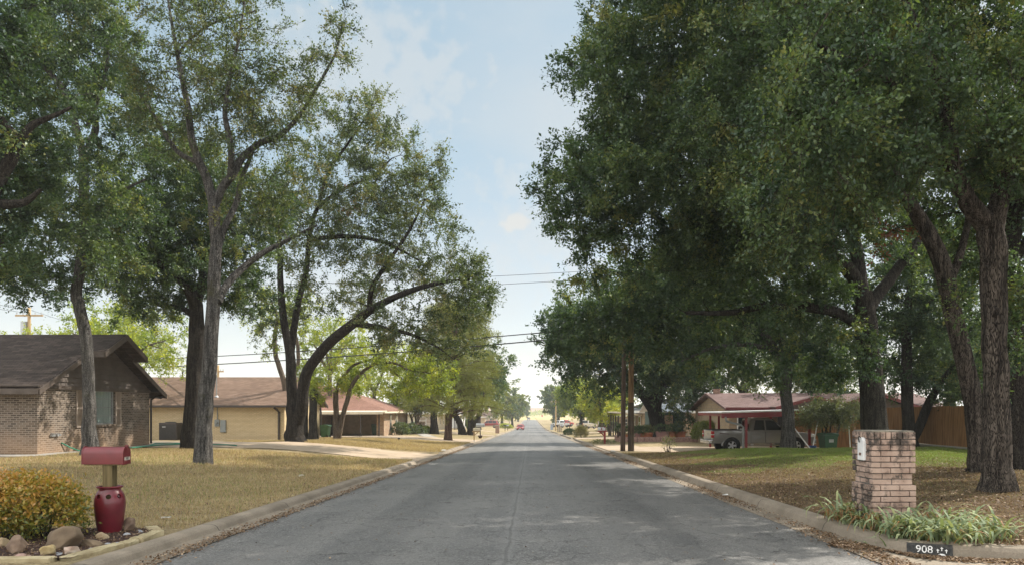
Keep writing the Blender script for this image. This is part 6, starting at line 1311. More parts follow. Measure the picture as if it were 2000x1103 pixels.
def rock(name, label, px, py, d, w, h, dpt, mat, seed, group, sink=.1, sub=3, rz=0):
    bm = bmesh.new(); bmesh.ops.create_icosphere(bm, subdivisions=sub, radius=1); r = np.random.default_rng(seed); k = r.normal(0, 1, (9, 3)); k = unit(k); off = r.uniform(.42, .85, 9); ph = r.uniform(0, 6, 6)
    for v in bm.verts:
        c = np.array(v.co)
        if sub > 2:
            for n, o in zip(k, off):
                s = c @ n
                if s > o: c = c - n * (s - o) * .85
            c = c * (1 + .05 * math.sin(c[0] * 5 + ph[0]) * math.sin(c[1] * 6 + ph[1]) + .03 * math.sin(c[2] * 11 + ph[2] + c[0] * 7))
        v.co = c * np.array([w / 2, dpt / 2, h / 2])
    x = (px - PX0) / F * d; z = G(x, d); me = bpy.data.meshes.new(name); bm.to_mesh(me); bm.free(); me.materials.append(mat)
    for p in me.polygons: p.use_smooth = True
    if sub > 2: me.set_sharp_from_angle(angle=math.radians(38))
    o = link(bpy.data.objects.new(name, me)); o.location = (x, d, z + h / 2 - sink * h); o.rotation_euler = (r.uniform(-.1, .1), r.uniform(-.12, .12), rz or r.uniform(0, 3)); return tag(o, label, 'rock', group)
def rock_bed():
    xs, ys = np.arange(-9.4, -4.74, .07), np.arange(7.72, 10.0, .07)
    m, nt, b = new_mat('dark_mulch'); n = nz(nt, 28, 6, .75); r = ramp(nt, [(.36, (.015, .009, .008)), (.52, (.06, .025, .018)), (.68, (.16, .085, .06))]); nt.links.new(n.outputs[0], r.inputs[0]); nt.links.new(r.outputs[0], b.inputs['Base Color']); b.inputs['Roughness'].default_value = 1; bump(nt, b, n.outputs[0], 1, .05)
    rr = np.random.default_rng(9)
    o = grid_mesh('flower_bed', xs, ys, lambda X, Y: gz(X, Y) + .012 + .02 * rr.random(X.shape), m, .012, lambda x, y: (x < -4.78) & ((y < 9.75) | (x < -5.0)))
    ST = mat_noise('tan_sandstone', (.28, .2, .12), (.47, .36, .22), 5, .9, .5, 16); SY = mat_noise('yellow_limestone', (.36, .26, .12), (.52, .42, .23), 9, .9, .6, 22); SB = mat_noise('brown_boulder', (.13, .085, .06), (.27, .19, .13), 4, .9, .6, 14); SR = mat_noise('grey_brown_boulder', (.12, .085, .055), (.24, .175, .11), 3, .9, .5, 10); SG = mat_noise('grey_pebble', (.25, .26, .29), (.42, .43, .45), 6, .6, .1); SP = mat_noise('pink_pebble', (.28, .17, .14), (.42, .27, .22), 6, .6, .1); SW = mat_noise('banded_stone', (.28, .16, .11), (.55, .48, .4), 3, .8, .4, 9, stretch=(1, 1, 4)); SD = mat_noise('dark_stone', (.08, .05, .045), (.15, .1, .09), 5, .8, .2)
    g = 'boulders in the rock bed'
    R = [('big round backed brown boulder in front of the copper shrubs', 122, 0, 8.35, .56, .36, .36, SR, 1, .12), ('jagged dark brown boulder near the left edge', 30, 0, 8.1, .24, .27, .22, SB, 2, .12), ('pitted yellow limestone lump at the front of the bed', 94, 0, 7.95, .19, .17, .17, SY, 3, .12), ('banded white and rust stone beside the yellow limestone', 138, 0, 8.0, .19, .15, .17, SW, 4, .12),
         ('flat topped tan stone at the foot of the urn', 200, 0, 9.05, .25, .12, .18, ST, 5, .1), ('flat brown stone between the boulder and the urn', 180, 0, 8.55, .28, .13, .2, SR, 6, .15), ('brown stone with pale top right of the urn', 254, 0, 9.75, .22, .24, .2, SB, 7, .15), ('small tan stone at the far left under the shrub', 6, 0, 8.5, .14, .2, .14, ST, 8, .15)]
    for lab, px, _, d, w, h, dp, mt, s, sk in R: rock('boulder', lab, px, 0, d, w, h, dp, mt, s, g, sk, 4)
    r = np.random.default_rng(12); g2 = 'river stones in the rock bed'
    PB = [(40, 7.82, .13, .085, SP, 'smooth pinkish stone before the jagged boulder'), (56, 7.85, .09, .06, SP, 'small pink stone right of the smooth pinkish one'), (230, 8.75, .1, .05, SG, 'grey river stone on the mulch'), (178, 8.3, .1, .06, SG, ''), (190, 8.38, .09, .05, SG, ''), (168, 8.2, .08, .05, SG, ''), (118, 7.98, .1, .06, SG, ''), (114, 8.06, .08, .05, SG, ''), (210, 8.66, .09, .06, SG, ''), (248, 9.35, .1, .08, SG, ''), (237, 9.15, .09, .05, SG, ''), (272, 9.72, .1, .06, SG, ''), (276, 9.6, .1, .07, SG, ''), (196, 8.5, .07, .04, SG, ''), (105, 7.85, .08, .05, SD, ''), (80, 7.9, .08, .05, SD, ''), (246, 9.2, .08, .05, SG, ''), (205, 8.45, .07, .05, SG, ''), (70, 8.0, .08, .06, SD, ''), (160, 8.12, .08, .05, SD, '')]
    for i, (px, d, w, h, mt, lab) in enumerate(PB):
        lab = lab if i < 2 else ('pale grey river stone lying on the dark mulch' if mt is SG else 'dark purple brown pebble among the front stones'); rock('river_stone', lab, px, 0, d, w, h, w * .8, mt, 40 + i, g2, .2, 2)
    # edging blocks along the kerb
    E = mat_noise('yellowish_edging_stone', (.3, .24, .135), (.46, .39, .24), 6, .9, .45, 20); g3 = 'edging stones round the rock bed'
    def block(a, b, h, w, lab, seed, z0=-.06):
        a, b = Vector(a), Vector(b); c = (a + b) / 2; L = (b - a).length; m = MB(); m.box(-L / 2 + .008, L / 2 - .008, -w / 2, w / 2, z0, h); o = m.build('edging_stone', E, bevel=.014, seg=2); r_ = random.Random(seed)
        bm = bmesh.new(); bm.from_mesh(o.data); bmesh.ops.subdivide_edges(bm, edges=[e for e in bm.edges if e.calc_length() > .1], cuts=5, use_grid_fill=True)
        for v in bm.verts: v.co += Vector((r_.uniform(-.006, .006), r_.uniform(-.008, .008), r_.uniform(-.008, .006)))
        bm.to_mesh(o.data); bm.free()
        o.location = (c.x, c.y, G(min(c.x, LB - .01), c.y)); o.rotation_euler = (0, 0, math.atan2(b.y - a.y, b.x - a.x)); tag(o, lab, 'edging stone', g3)
    block((-9.3, 7.66), (-4.95, 7.72), .045, .14, 'long front edging stone running off the left of the frame', 1)
    block((-4.87, 7.76), (-4.77, 8.6), .05, .15, 'long yellowish edging stone along the kerb nearest the camera', 2); block((-4.77, 8.61), (-4.75, 8.92), .05, .13, 'short edging stone third from the front corner', 3); block((-4.75, 8.93), (-4.76, 9.5), .065, .16, 'edging stone by the far corner of the bed', 4); block((-4.8, 9.58), (-5.12, 10.0), .06, .14, 'tilted edging stone turning the far corner beyond the urn', 5)
rock_bed()

# ---------------------------------------------------------------- vehicles (nose towards +x, wheels on z = 0)
M_RUB = mat_plain('tyre_rubber', (.018, .018, .018), .85, spec=.2); M_RIM = mat_plain('alloy_rim', (.5, .5, .52), .3, .8); M_CHROME = mat_plain('chrome', (.62, .62, .63), .15, .9)
M_AGL = mat_glass('car_glass', (.012, .015, .017), .04, .4); M_TAIL = mat_plain('red_lamp_lens', (.42, .012, .015), .2); M_LAMP = mat_plain('clear_lamp_lens', (.6, .6, .58), .15); M_AMB = mat_plain('amber_lens', (.6, .2, .03), .25)
def paint(name, c): return mat_noise(name, tuple(.9 * v for v in c), c, 2, .28, 0, metallic=.35, coat=.6)
P_GREY = paint('bronze_grey_paint', (.22, .215, .205)); P_RED = paint('dark_red_paint', (.25, .03, .03)); P_BRED = paint('bright_red_paint', (.45, .035, .03)); P_DARK = paint('dark_blue_grey_paint', (.05, .06, .075)); P_WHITE = paint('white_car_paint', (.65, .65, .64)); P_TANP = paint('beige_car_paint', (.45, .4, .33))
def arch(cx, r, z0, n=12): return [(cx + r * math.cos(a), max(z0, .38 + r * math.sin(a))) for a in np.linspace(math.pi, 0, n)]
def wheel(x, y, R, root, out, w=.24, spokes=5):
    t = MB(); t.lathe([(R * .62, -w / 2), (R * .9, -w / 2), (R, -w * .32), (R, w * .32), (R * .9, w / 2), (R * .62, w / 2)], 28); rot = Matrix.Translation((x, y, R)) @ Matrix.Rotation(math.radians(90), 4, 'X')
    t.v = [tuple(rot @ Vector(p)) for p in t.v]; o = t.build('wheel', M_RUB, root, auto=40)
    m = MB(); yo = w / 2 - .02
    m.lathe([(R * .64, -w / 2 + .01), (R * .66, yo), (R * .6, yo + .012), (R * .57, yo - .03)], 28); m.lathe([(.001, yo - .005), (.055, yo - .005), (.07, yo - .03)], 12)
    for k in range(spokes):
        a = k * 2 * math.pi / spokes; c, s = math.cos(a), math.sin(a); q = [(.04, -.045), (R * .6, -.055), (R * .6, .055), (.04, .045)]; m.add([(p[0] * c - p[1] * s, p[0] * s + p[1] * c, yo - .012) for p in q] + [(p[0] * c - p[1] * s, p[0] * s + p[1] * c, yo - .05) for p in q], [(0, 1, 2, 3), (0, 4, 5, 1), (2, 6, 7, 3), (1, 5, 6, 2), (3, 7, 4, 0)])
    M2 = rot if out < 0 else Matrix.Translation((x, y, R)) @ Matrix.Rotation(math.radians(-90), 4, 'X')
    m.v = [tuple(M2 @ Vector(p)) for p in m.v]; m.build('rim', M_RIM, o, auto=30)
    d = MB(); d.lathe([(.0, yo - .06), (R * .63, yo - .06)], 24); d.v = [tuple(M2 @ Vector(p)) for p in d.v]; d.build('brake_disc', M_BLK, o)
def cab_shell(mb, low, top, w0, w1):
    """greenhouse: low and top are (x, z) outlines with matching counts; narrows from half width w0 to w1"""
    n = len(low); V = []
    for s in (-1, 1):
        for p in low: V.append((p[0], s * w0, p[1]))
        for p in top: V.append((p[0], s * w1, p[1]))
    k = 2 * n; F_ = []
    for s in (0, k):
        for i in range(n - 1): F_.append((s + i, s + i + 1, s + n + i + 1, s + n + i))
    for i in range(n - 1): F_.append((n + i, n + i + 1, k + n + i + 1, k + n + i))
    F_.append((0, n, k + n, k)); F_.append((n - 1, k + n - 1, k + n + n - 1, 2 * n - 1)) if False else F_.append((n - 1, 2 * n - 1, k + 2 * n - 1, k + n - 1)); return mb.add(V, F_)
def pickup(label, loc, rz, pm, group=None, detail=True):
    t = thing('pickup_truck', label, 'pickup truck', loc, rz, group); hw = .99; wr, wf = 1.14, 4.71; R = .4
    lo = .52
    out = [(0.12, lo)] + arch(wr, .5, lo) + arch(wf, .5, lo) + [(5.62, lo), (5.74, .62), (5.78, .85), (5.72, 1.02), (5.5, 1.09), (4.2, 1.17), (4.12, 1.2), (2.12, 1.2), (2.06, 1.2), (2.05, 1.24), (.06, 1.24), (.04, .8)]
    b = MB(); b.prism(out, 'y', -hw, hw); o = b.build('body', pm, t, bevel=.035, seg=3, auto=35)
    # open load bed: floor cut as dark liner between rails
    l = MB(); l.box(.1, 1.98, -hw + .1, hw - .1, 1.236, 1.246); l.build('bed_liner', M_BLK, t)
    rl = MB(); rl.box(.05, 2.02, -hw + .01, -hw + .1, 1.24, 1.275); rl.box(.05, 2.02, hw - .1, hw - .01, 1.24, 1.275); rl.box(.05, .12, -hw + .1, hw - .1, 1.24, 1.275); rl.build('bed_rail', M_BLK, t, bevel=.01)
    c = MB(); cab_shell(c, [(2.12, 1.19), (2.5, 1.19), (3.3, 1.19), (4.22, 1.17)], [(2.26, 1.88), (2.6, 1.92), (3.1, 1.92), (3.45, 1.87)], hw - .03, hw - .2); c.build('cab', pm, t, bevel=.04, seg=3, auto=40)
    for s in (-1, 1):
        def side(x, z): f = (z - 1.19) / .72; return s * ((hw - .03) * (1 - f) + (hw - .2) * f + .006)
        for pts in ([(2.36, 1.26), (2.98, 1.26), (2.96, 1.8), (2.5, 1.8)], [(3.06, 1.26), (3.98, 1.26), (3.52, 1.76), (3.3, 1.8), (3.04, 1.8)]):
            g = MB(); g.poly([(x, side(x, z), z) for x, z in pts]); g.build('side_window', M_AGL, t)
        for xa, xb in ((2.2, 3.0), (3.02, 4.02)):
            d = MB(); y = s * (hw + .002)
            for x in (xa, xb): d.box(x - .006, x + .006, min(y, y + s * .003), max(y, y + s * .003), .56, 1.17)
            d.box(xa, xb, min(y, y + s * .003), max(y, y + s * .003), .555, .565); d.build('door_seam', M_BLK, t)
            d = MB(); d.box(xa + .06, xa + .24, min(y, y + s * .035), max(y, y + s * .035), 1.03, 1.07); d.build('door_handle', pm, t, bevel=.01)
        m = MB(); m.box(3.85, 3.98, *sorted((s * (hw - .05), s * (hw + .22))), 1.26, 1.48); m.build('wing_mirror', M_BLK, t, bevel=.03)
        st = MB(); st.box(2.1, 3.95, *sorted((s * (hw - .12), s * (hw + .07))), .4, .46); st.build('side_step', M_CHROME, t, bevel=.015)
        tl = MB(); tl.box(-.005, .16, *sorted((s * (hw - .13), s * (hw + .006))), .84, 1.2); tl.build('tail_light', M_TAIL, t, bevel=.015); q = MB(); q.box(-.008, .163, *sorted((s * (hw - .135), s * (hw + .009))), .99, 1.03); q.build('lens', M_LAMP, t)
        hl = MB(); hl.box(5.52, 5.76, *sorted((s * (hw - .32), s * (hw + .004))), .86, 1.03); hl.build('headlight', M_LAMP, t, bevel=.03); q = MB(); q.box(5.44, 5.53, *sorted((s * (hw - .1), s * (hw + .006))), .9, 1.02); q.build('marker_lamp', M_AMB, t, bevel=.01)
        fl = MB()
        for cx in (wr, wf):
            for a0, a1 in zip(np.linspace(0, math.pi, 14)[:-1], np.linspace(0, math.pi, 14)[1:]):
                y0, y1 = s * (hw - .02), s * (hw + .045); P_ = lambda a, r: (cx + r * math.cos(a), .38 + r * math.sin(a))
                (xa, za), (xb, zb), (xc, zc), (xd, zd) = P_(a0, .49), P_(a1, .49), P_(a1, .58), P_(a0, .58)
                fl.add([(xa, y1, za), (xb, y1, zb), (xc, y0, zc), (xd, y0, zd), (xa, y0, za), (xb, y0, zb)], [(0, 1, 2, 3), (0, 4, 5, 1)])
        fl.build('fender_flare', pm, t, smooth=True)
        wl = MB(); [wl.bar((cx, s * (hw - .3), .42), (cx, s * (hw - .01), .42), .485, 20) for cx in (wr, wf)]; wl.build('wheel_well', M_DARK, t)
        for cx in (wr, wf): wheel(cx, s * (hw - .11), R, t, s * -1 if s > 0 else 1, .25) if False else wheel(cx, s * (hw - .1), R, t, -1 if s < 0 else 1, .25)
    g = MB(); g.poly([(4.2, -.82, 1.2), (4.2, .82, 1.2), (3.49, .7, 1.86), (3.49, -.7, 1.86)]); g.v = [(x + .012, y, z + .012) for x, y, z in g.v]; g.build('windscreen', M_AGL, t)
    g = MB(); g.poly([(2.13, -.8, 1.3), (2.13, .8, 1.3), (2.25, .68, 1.8), (2.25, -.68, 1.8)]); g.v = [(x - .012, y, z) for x, y, z in g.v]; g.build('rear_window', M_AGL, t)
    rb = MB(); rb.box(-.14, .1, -hw + .02, hw - .02, .5, .72); rb.build('rear_bumper', M_CHROME, t, bevel=.04, seg=3); fb = MB(); fb.box(5.6, 5.86, -hw + .02, hw - .02, .48, .74); fb.build('front_bumper', M_CHROME, t, bevel=.05, seg=3)
    tg = MB(); tg.box(.028, .042, -hw + .16, hw - .16, .8, 1.2); tg.build('tailgate', pm, t, bevel=.012); gr = MB(); gr.box(5.7, 5.79, -.6, .6, .8, 1.0); gr.build('grille', M_CHROME, t, bevel=.02)
    if detail:
        p = MB(); p.prism([(.45, 1.06), (1.0, 1.02), (.98, 1.06), (.47, 1.11)], 'y', -hw - .004, -hw - .001); p.build('side_decal', mat_plain('dark_decal', (.07, .03, .03), .4), t)
        p = MB(); p.box(.0, .027, -.14, .14, .98, 1.06); p.build('tailgate_badge', M_CHROME, t, bevel=.01)
    return t
truck = pickup('silvery bronze double cab pickup parked under the red trimmed carport', (9.98, 42.0, -.86), math.radians(1), P_GREY)

def car(name, label, cat, loc, rz, pm, kind='sedan', group=None):
    t = thing(name, label, cat, loc, rz, group); suv = kind == 'suv'; L = 5.0 if suv else 4.5; hw = .97 if suv else .88; wr, wf = .95, L - .95; lo = .36 if suv else .24; R = .38 if suv else .32; h0 = 1.12 if suv else .9; h1 = 1.86 if suv else 1.43
    ar = lambda cx: [(cx + (R + .06) * math.cos(a), max(lo, R + (R + .06) * math.sin(a))) for a in np.linspace(math.pi, 0, 11)]
    out = [(.05, lo + .1)] + ar(wr) + ar(wf) + [(L - .06, lo), (L, lo + .25), (L - .04, h0 - .25), (L - .35, h0 - .1), (L - 1.3, h0), (.1, h0), (0, h0 - .15)]
    b = MB(); b.prism(out, 'y', -hw, hw); b.build('body', pm, t, bevel=.05, seg=3, auto=40)
    c = MB()
    if suv: low, top = [(.05, h0 - .02), (1.4, h0 - .02), (2.6, h0 - .02), (L - 1.25, h0 - .02)], [(.3, h1 - .04), (1.4, h1), (2.5, h1), (L - 1.95, h1 - .05)]
    else: low, top = [(.35, h0 - .02), (1.3, h0 - .02), (2.3, h0 - .02), (L - 1.1, h0 - .02)], [(1.05, h1 - .04), (1.5, h1), (2.2, h1), (L - 1.95, h1 - .06)]
    cab_shell(c, low, top, hw - .04, hw - .2); c.build('cabin', pm, t, bevel=.05, seg=3, auto=45)
    x0 = low[-1][0]; x1 = top[-1][0]; g = MB(); g.poly([(x0 + .03, -hw + .15, h0 + .02), (x0 + .03, hw - .15, h0 + .02), (x1 + .05, hw - .3, h1 - .1), (x1 + .05, -hw + .3, h1 - .1)]); g.build('windscreen', M_AGL, t)
    g = MB(); xa, xb = low[0][0], top[0][0]; g.poly([(xa - .0 + (xb - xa) * .1 - .02, -hw + .15, h0 + .05), (xa + (xb - xa) * .1 - .02, hw - .15, h0 + .05), (xb - .03, hw - .3, h1 - .1), (xb - .03, -hw + .3, h1 - .1)]); g.build('rear_window', M_AGL, t)
    for s in (-1, 1):
        f = lambda z: s * (hw - .04 - .16 * (z - h0) / (h1 - h0) + .008); zb, zt = h0 + .06, h1 - .1
        ws = [[(.5, zb), (1.45, zb), (1.45, zt), (.62, zt)], [(1.55, zb), (2.55, zb), (2.5, zt), (1.55, zt)], [(2.65, zb), (x0 - .25, zb), (x1 - .08, zt), (2.6, zt)]] if suv else [[(.95, zb), (2.05, zb), (2.05, zt), (1.35, zt)], [(2.15, zb), (x0 - .3, zb), (x1 - .08, zt), (2.15, zt)]]
        for w in ws: g = MB(); g.poly([(x, f(z), z) for x, z in w]); g.build('side_window', M_AGL, t)
        q = MB(); q.box(L - .22, L - .0, *sorted((s * (hw - .36), s * (hw + .003))), h0 - .36, h0 - .2); q.build('headlight', M_LAMP, t, bevel=.02); q = MB(); q.box(-.01, .14, *sorted((s * (hw - .2), s * (hw + .003))), h0 - .3, h0 - .08); q.build('tail_light', M_TAIL, t, bevel=.02)
        q = MB(); q.box(x0 - .42, x0 - .3, *sorted((s * (hw - .05), s * (hw + .16))), h0, h0 + .14); q.build('wing_mirror', pm, t, bevel=.02)
        if suv: q = MB(); q.box(.2, L - .2, *sorted((s * hw, s * (hw + .02))), lo + .06, lo + .22); q.build('side_trim', P_TANP, t)
        wl = MB(); [wl.bar((cx, s * (hw - .28), R), (cx, s * (hw - .01), R), R + .05, 18) for cx in (wr, wf)]; wl.build('wheel_well', M_DARK, t)
        for cx in (wr, wf): wheel(cx, s * (hw - .09), R, t, -1 if s < 0 else 1, .21)
    q = MB(); q.box(L - .05, L + .012, -.42, .42, h0 - .36, h0 - .24); q.build('grille', M_BLK, t); q = MB(); q.box(L - .03, L + .02, -.26, .26, lo + .16, lo + .27); q.build('number_plate', M_WHITE, t); q = MB(); q.box(L - .06, L + .012, -.6, .6, lo + .04, lo + .14); q.build('air_dam', M_BLK, t)
    return t
def onlawn(px, d, dz=0.): v = PG(px, d, dz); return (v.x, v.y, v.z)
car('suv', 'dark red suv with pale lower trim parked across a driveway on the left', 'suv', (-7.9, 186, G(-9, 186) + .02), math.radians(172), P_RED, 'suv')
rc = car('parked_car', 'bright red car facing the camera at the left kerb', 'car', (-2.6, 190.5, float(road_z(-2.6, 188))), math.radians(-90), P_BRED)
dup(rc, (-2.55, 204, float(road_z(-2.5, 204))), math.radians(-90), 'second red car parked nose to tail behind the bright red one', swap={'bright_red_paint': P_RED})
pk2 = dup(truck, (-1.2, 486, float(road_z(-1.2, 483))), math.radians(-90), 'tiny dark vehicle coming up the road near its far end', swap={'bronze_grey_paint': P_DARK})
dup(rc, (8.2, 252, G(9, 252)), math.radians(25), 'dark car parked beyond the far utility pole', swap={'bright_red_paint': P_DARK})
dup(truck, (8.8, 232, G(10, 232)), math.radians(40), 'bright red pickup among the parked vehicles on the right', 'pickups parked on the far right lawns', {'bronze_grey_paint': P_BRED})
dup(truck, (10.2, 205, G(11, 205)), math.radians(130), 'white pickup parked behind the grey one on the right', 'pickups parked on the far right lawns', {'bronze_grey_paint': P_WHITE})
dup(truck, (11.2, 170, G(13, 170)), math.radians(50), 'grey pickup with its tail to the street on the far right', 'pickups parked on the far right lawns', {'bronze_grey_paint': P_TANP})

# ---------------------------------------------------------------- bins, bucket, props
M_BIN = mat_plain('green_bin_plastic', (.022, .07, .035), .5); M_BINL = mat_plain('light_green_bin_plastic', (.06, .15, .06), .5)
def bin_(label, x, y, rz, m=M_BIN, s=1.0, z=None):
    t = thing('wheeled_bin', label, 'wheeled bin', (x, y, G(x, y) if z is None else z), rz, 'wheeled bins'); b = MB(); a, c, h = .25, .33, .95
    b.add([(-a, -a, .06), (a, -a, .06), (a, a, .06), (-a, a, .06), (-c, -c, h), (c, -c, h), (c, c * 1.1, h), (-c, c * 1.1, h)], [(0, 3, 2, 1), (4, 5, 6, 7), (0, 1, 5, 4), (1, 2, 6, 5), (2, 3, 7, 6), (3, 0, 4, 7)]); b.build('body', m, t, bevel=.03)
    r = MB(); r.box(-c - .015, c + .015, -c - .015, c * 1.1 + .015, h - .05, h); r.build('rim', m, t, bevel=.01); l = MB(); l.prism([(-c - .03, h + .005), (c * 1.1 + .05, h + .005), (c * 1.1, h + .07), (0, h + .11), (-c, h + .06)], 'x', -c - .03, c + .03); l.build('lid', m, t, bevel=.02); k = MB(); k.bar((-c, c * 1.1 + .07, h - .03), (c, c * 1.1 + .07, h - .03), .02); k.build('handle', m, t)
    p = MB(); p.box(-.11, .11, -.318, -.306, .62, .76); p.build('stencil', M_METAL_G, t) if s > 1.01 else None
    for q in (-1, 1): w = MB(); w.bar((q * .2, .26, .11), (q * .28, .26, .11), .11, 16); w.build('wheel', M_BLK, t)
    if s != 1: t.scale = (s,) * 3
    return t
bin_('dark green wheeled bin beside the carport, left of the white prop', 14.55, 36.3, .1, M_BIN, 1.06, -.72)
bin_('pale green wheeled bin at the downspout of the yellow brick house', -16.35, 59.2, math.radians(-100), M_BINL, 1.0)
bin_('dark bin standing inside the carport of the red roofed house', -14.95, 71.6, 0, M_BIN, 1, -.9)
bin_('bright green wheeled bin at the porch house', -17.9, 113.5, .2, M_BINL, 1.1)
def bucket():
    x, y = 13.72, 36.1; t = thing('bucket', 'blue plastic bucket next to the dark green bin', 'bucket', (x, y, -.62)); m = MB(); m.lathe([(0, 0), (.13, 0), (.17, .36), (.18, .36), (.18, .39), (.16, .39), (.13, .03)], 20); m.build('pail', mat_plain('blue_plastic', (.02, .08, .3), .4), t, smooth=True); h = MB(); h.tube([(-.17, 0, .36), (-.15, -.12, .3), (0, -.2, .27), (.15, -.12, .3), (.17, 0, .36)], .006, 6); h.build('handle', M_METAL_G, t)
bucket()
def props():
    g = 'white poles propped at the carport'
    for a, b, lab in (((12.8, 36.5, .85), (13.65, 35.7, -.62), 'white pole leaning left of the blue bucket and crossing the truck wheel'), ((14.3, 36.9, 1.0), (13.75, 36.3, -.6), 'white pole leaning right towards the fig tree'), ((15.7, 36.6, .75), (15.7, 36.4, -.65), 'upright white pole right of the dark green bin')):
        m = MB(); m.bar(a, b, .028); tag(m.build('prop_pole', M_WHITE, smooth=False), lab, 'pole', g)
props()

# ---------------------------------------------------------------- utility poles and wires
M_POLE = mat_wood('old_pole_wood', (.06, .042, .032), (.15, .11, .085), 4); M_POLE2 = mat_wood('newer_pole_wood', (.1, .06, .03), (.25, .155, .075), 4); M_POLE3 = mat_wood('sunny_pole_wood', (.34, .23, .12), (.46, .33, .18), 3); M_WIRE = mat_plain('black_cable', (.02, .02, .022), .6)
def upole(label, x, y, h, r, m, arm=None, lean=0, tr=False, stain=None, group='utility poles'):
    t = thing('utility_pole', label, 'utility pole', (x, y, G(x, y)), 0, group); p = MB(); n = 10; p.tube([(lean * i / n, 0, -.3 + (h + .3) * i / n) for i in range(n + 1)], [r * (1 - .3 * i / n) for i in range(n + 1)], 14); po = p.build('shaft', m, t, smooth=True)
    if arm:
        a = MB(); a.box(-arm, arm, -.06, .06, h - .75, h - .62); a.build('crossarm', m, t); i_ = MB()
        for q in (-.9, -.45, .45, .9): i_.bar((q * arm, 0, h - .62), (q * arm, 0, h - .42), .045, 8)
        i_.build('insulator', M_METAL_G, t)
    if tr: c = MB(); c.bar((-.36, -.1, h - 2.3), (-.36, -.1, h - 1.2), .24, 14); c.build('transformer', M_METAL_G, t)
    if stain: s = MB(); s.lathe([(r * 1.03, -.1), (r * .985, 2.6)], 14); s.build('tarred_base', stain, t, smooth=True)
    return t
px = lambda p, d: (p - PX0) / F * d
upole('dark weathered utility pole at the kerb by the carport drive', px(1219, 39), 39.6, 9.5, .135, M_POLE, lean=.12)
upole('newer orange brown utility pole with a dark tarred base', px(1233.5, 39), 39.2, 8.8, .165, M_POLE2, stain=mat_wood('tarred_wood', (.035, .028, .022), (.1, .075, .05), 4))
upole('pale utility pole with crossarm and transformer behind the dark brick house', px(57, 62), 62, 10.8, .17, M_POLE3, 1.15, tr=True)
upole('yellowish utility pole behind the yellow brick house', px(426, 80), 80, 7.4, .16, M_POLE3, .6, tr=True)
upole('far brown utility pole with crossarm on the right', px(1085.5, 160), 160, 6.9, .17, M_POLE3, 1.0)
def wire(label, a, b, sag, r):
    n = 24; a, b = Vector(a), Vector(b); pts = [a + (b - a) * (i / n) - Vector((0, 0, sag * 4 * (i / n) * (1 - i / n))) for i in range(n + 1)]; m = MB(); m.tube(pts, r, 5); tag(m.build('overhead_wire', M_WIRE), label, 'wire', 'overhead wires')
wire('upper of the two thick cables crossing above the street', P(1220, 634, 39.5), P(120, 706, 62), .35, .028)
wire('lower of the two thick cables crossing above the street', P(1232, 648, 39.2), P(120, 722, 62), .35, .034)
wire('upper thin wire of the pair high over the road', P(1500, 506, 70), P(300, 560, 82), .5, .022)
wire('lower thin wire of the pair high over the road', P(1500, 520, 70), P(300, 580, 82), .5, .022)
wire('faint wire beyond the thick cables over the far road', P(1300, 632, 150), P(700, 668, 150), .4, .03)
wire('upper wire running to the crossarm of the pale pole', P(-300, 524, 60), P(57, 607, 62), .1, .015); wire('lower wire running off left from the pale pole', P(-300, 556, 60), P(57, 611, 62), .1, .015)
wire('thin wire from the pale pole to the yellowish pole', P(57, 604, 62), P(426, 706, 80), .3, .013)

# ---------------------------------------------------------------- roadside mailboxes, hydrant, sign, planter
def post_mailbox(label, x, y, rz, boxm, postm, h=1.05, s=1.0, arm=True, planter=False, thick=.05):
    t = thing('mailbox', label, 'mailbox', (x, y, G(x, y)), rz, 'mailboxes along the street'); p = MB(); p.box(-thick, thick, -thick, thick, -.1, h + (.25 if arm else 0)); p.build('post', postm, t, bevel=.008)
    o = -.22 if arm else 0
    if arm: a = MB(); a.box(-.5, .16, -.045, .045, h - .09, h - .005); a.add([(-.4, -.035, h - .09), (-.4, .035, h - .09), (-.3, .035, h - .09), (-.3, -.035, h - .09), (-.02, -.035, h - .45), (-.02, .035, h - .45), (.0, .035, h - .36), (.0, -.035, h - .36)], [(0, 1, 5, 4), (1, 2, 6, 5), (2, 3, 7, 6), (3, 0, 4, 7)]); a.build('bracket', postm, t)
    w, hh = .09 * s, .13 * s; pts = [(-w, 0), (w, 0), (w, hh)] + [(w * math.cos(a), hh + w * math.sin(a)) for a in np.linspace(0, math.pi, 11)[1:-1]] + [(-w, hh)]; b = MB(); b.prism([(q[0], h + q[1]) for q in pts], 'x', o - .25 * s, o + .25 * s); bo = b.build('box', boxm, t, auto=40); d = MB(); d.prism([(q[0] * 1.04, h + q[1] * 1.03 - .002) for q in pts], 'x', o - .265 * s, o - .2505 * s); d.build('door', boxm, bo); f = MB(); f.box(o - .05, o + .02, -w - .012, -w - .002, h + .05, h + .2); f.build('flag', M_RED, t)
    if planter: q = MB(); q.lathe([(0, 0), (.15, 0), (.2, .2), (.235, .2), (.235, .3), (.2, .3), (.18, .24), (0, .24)], 16); tag(link_obj(q.build('planter_pot', M_DARKBR, smooth=False), (x, y, G(x, y))), 'dark barrel planter round the post of the grey mailbox', 'planter')
    return t
M_DARKBR = mat_plain('dark_brown_barrel', (.06, .035, .028), .7)
def link_obj(o, loc): o.location = loc; return o
M_BLKM = mat_plain('black_enamel', (.015, .015, .016), .4)
post_mailbox('grey mailbox on a red post with a red bracket by the carport drive', 5.3, 53, 0, M_METAL_G, M_RED, .95, 1.05, True, thick=.07)
post_mailbox('black mailbox above the ornamental grass clump', 5.35, 78.6, 0, M_BLKM, M_BLKM, 1.0, 1.35, False)
post_mailbox('cream mailbox on a weathered post left of the road', px(926, 65), 65, math.pi, M_CREAM, M_POLE3, .95, 1.2, True)
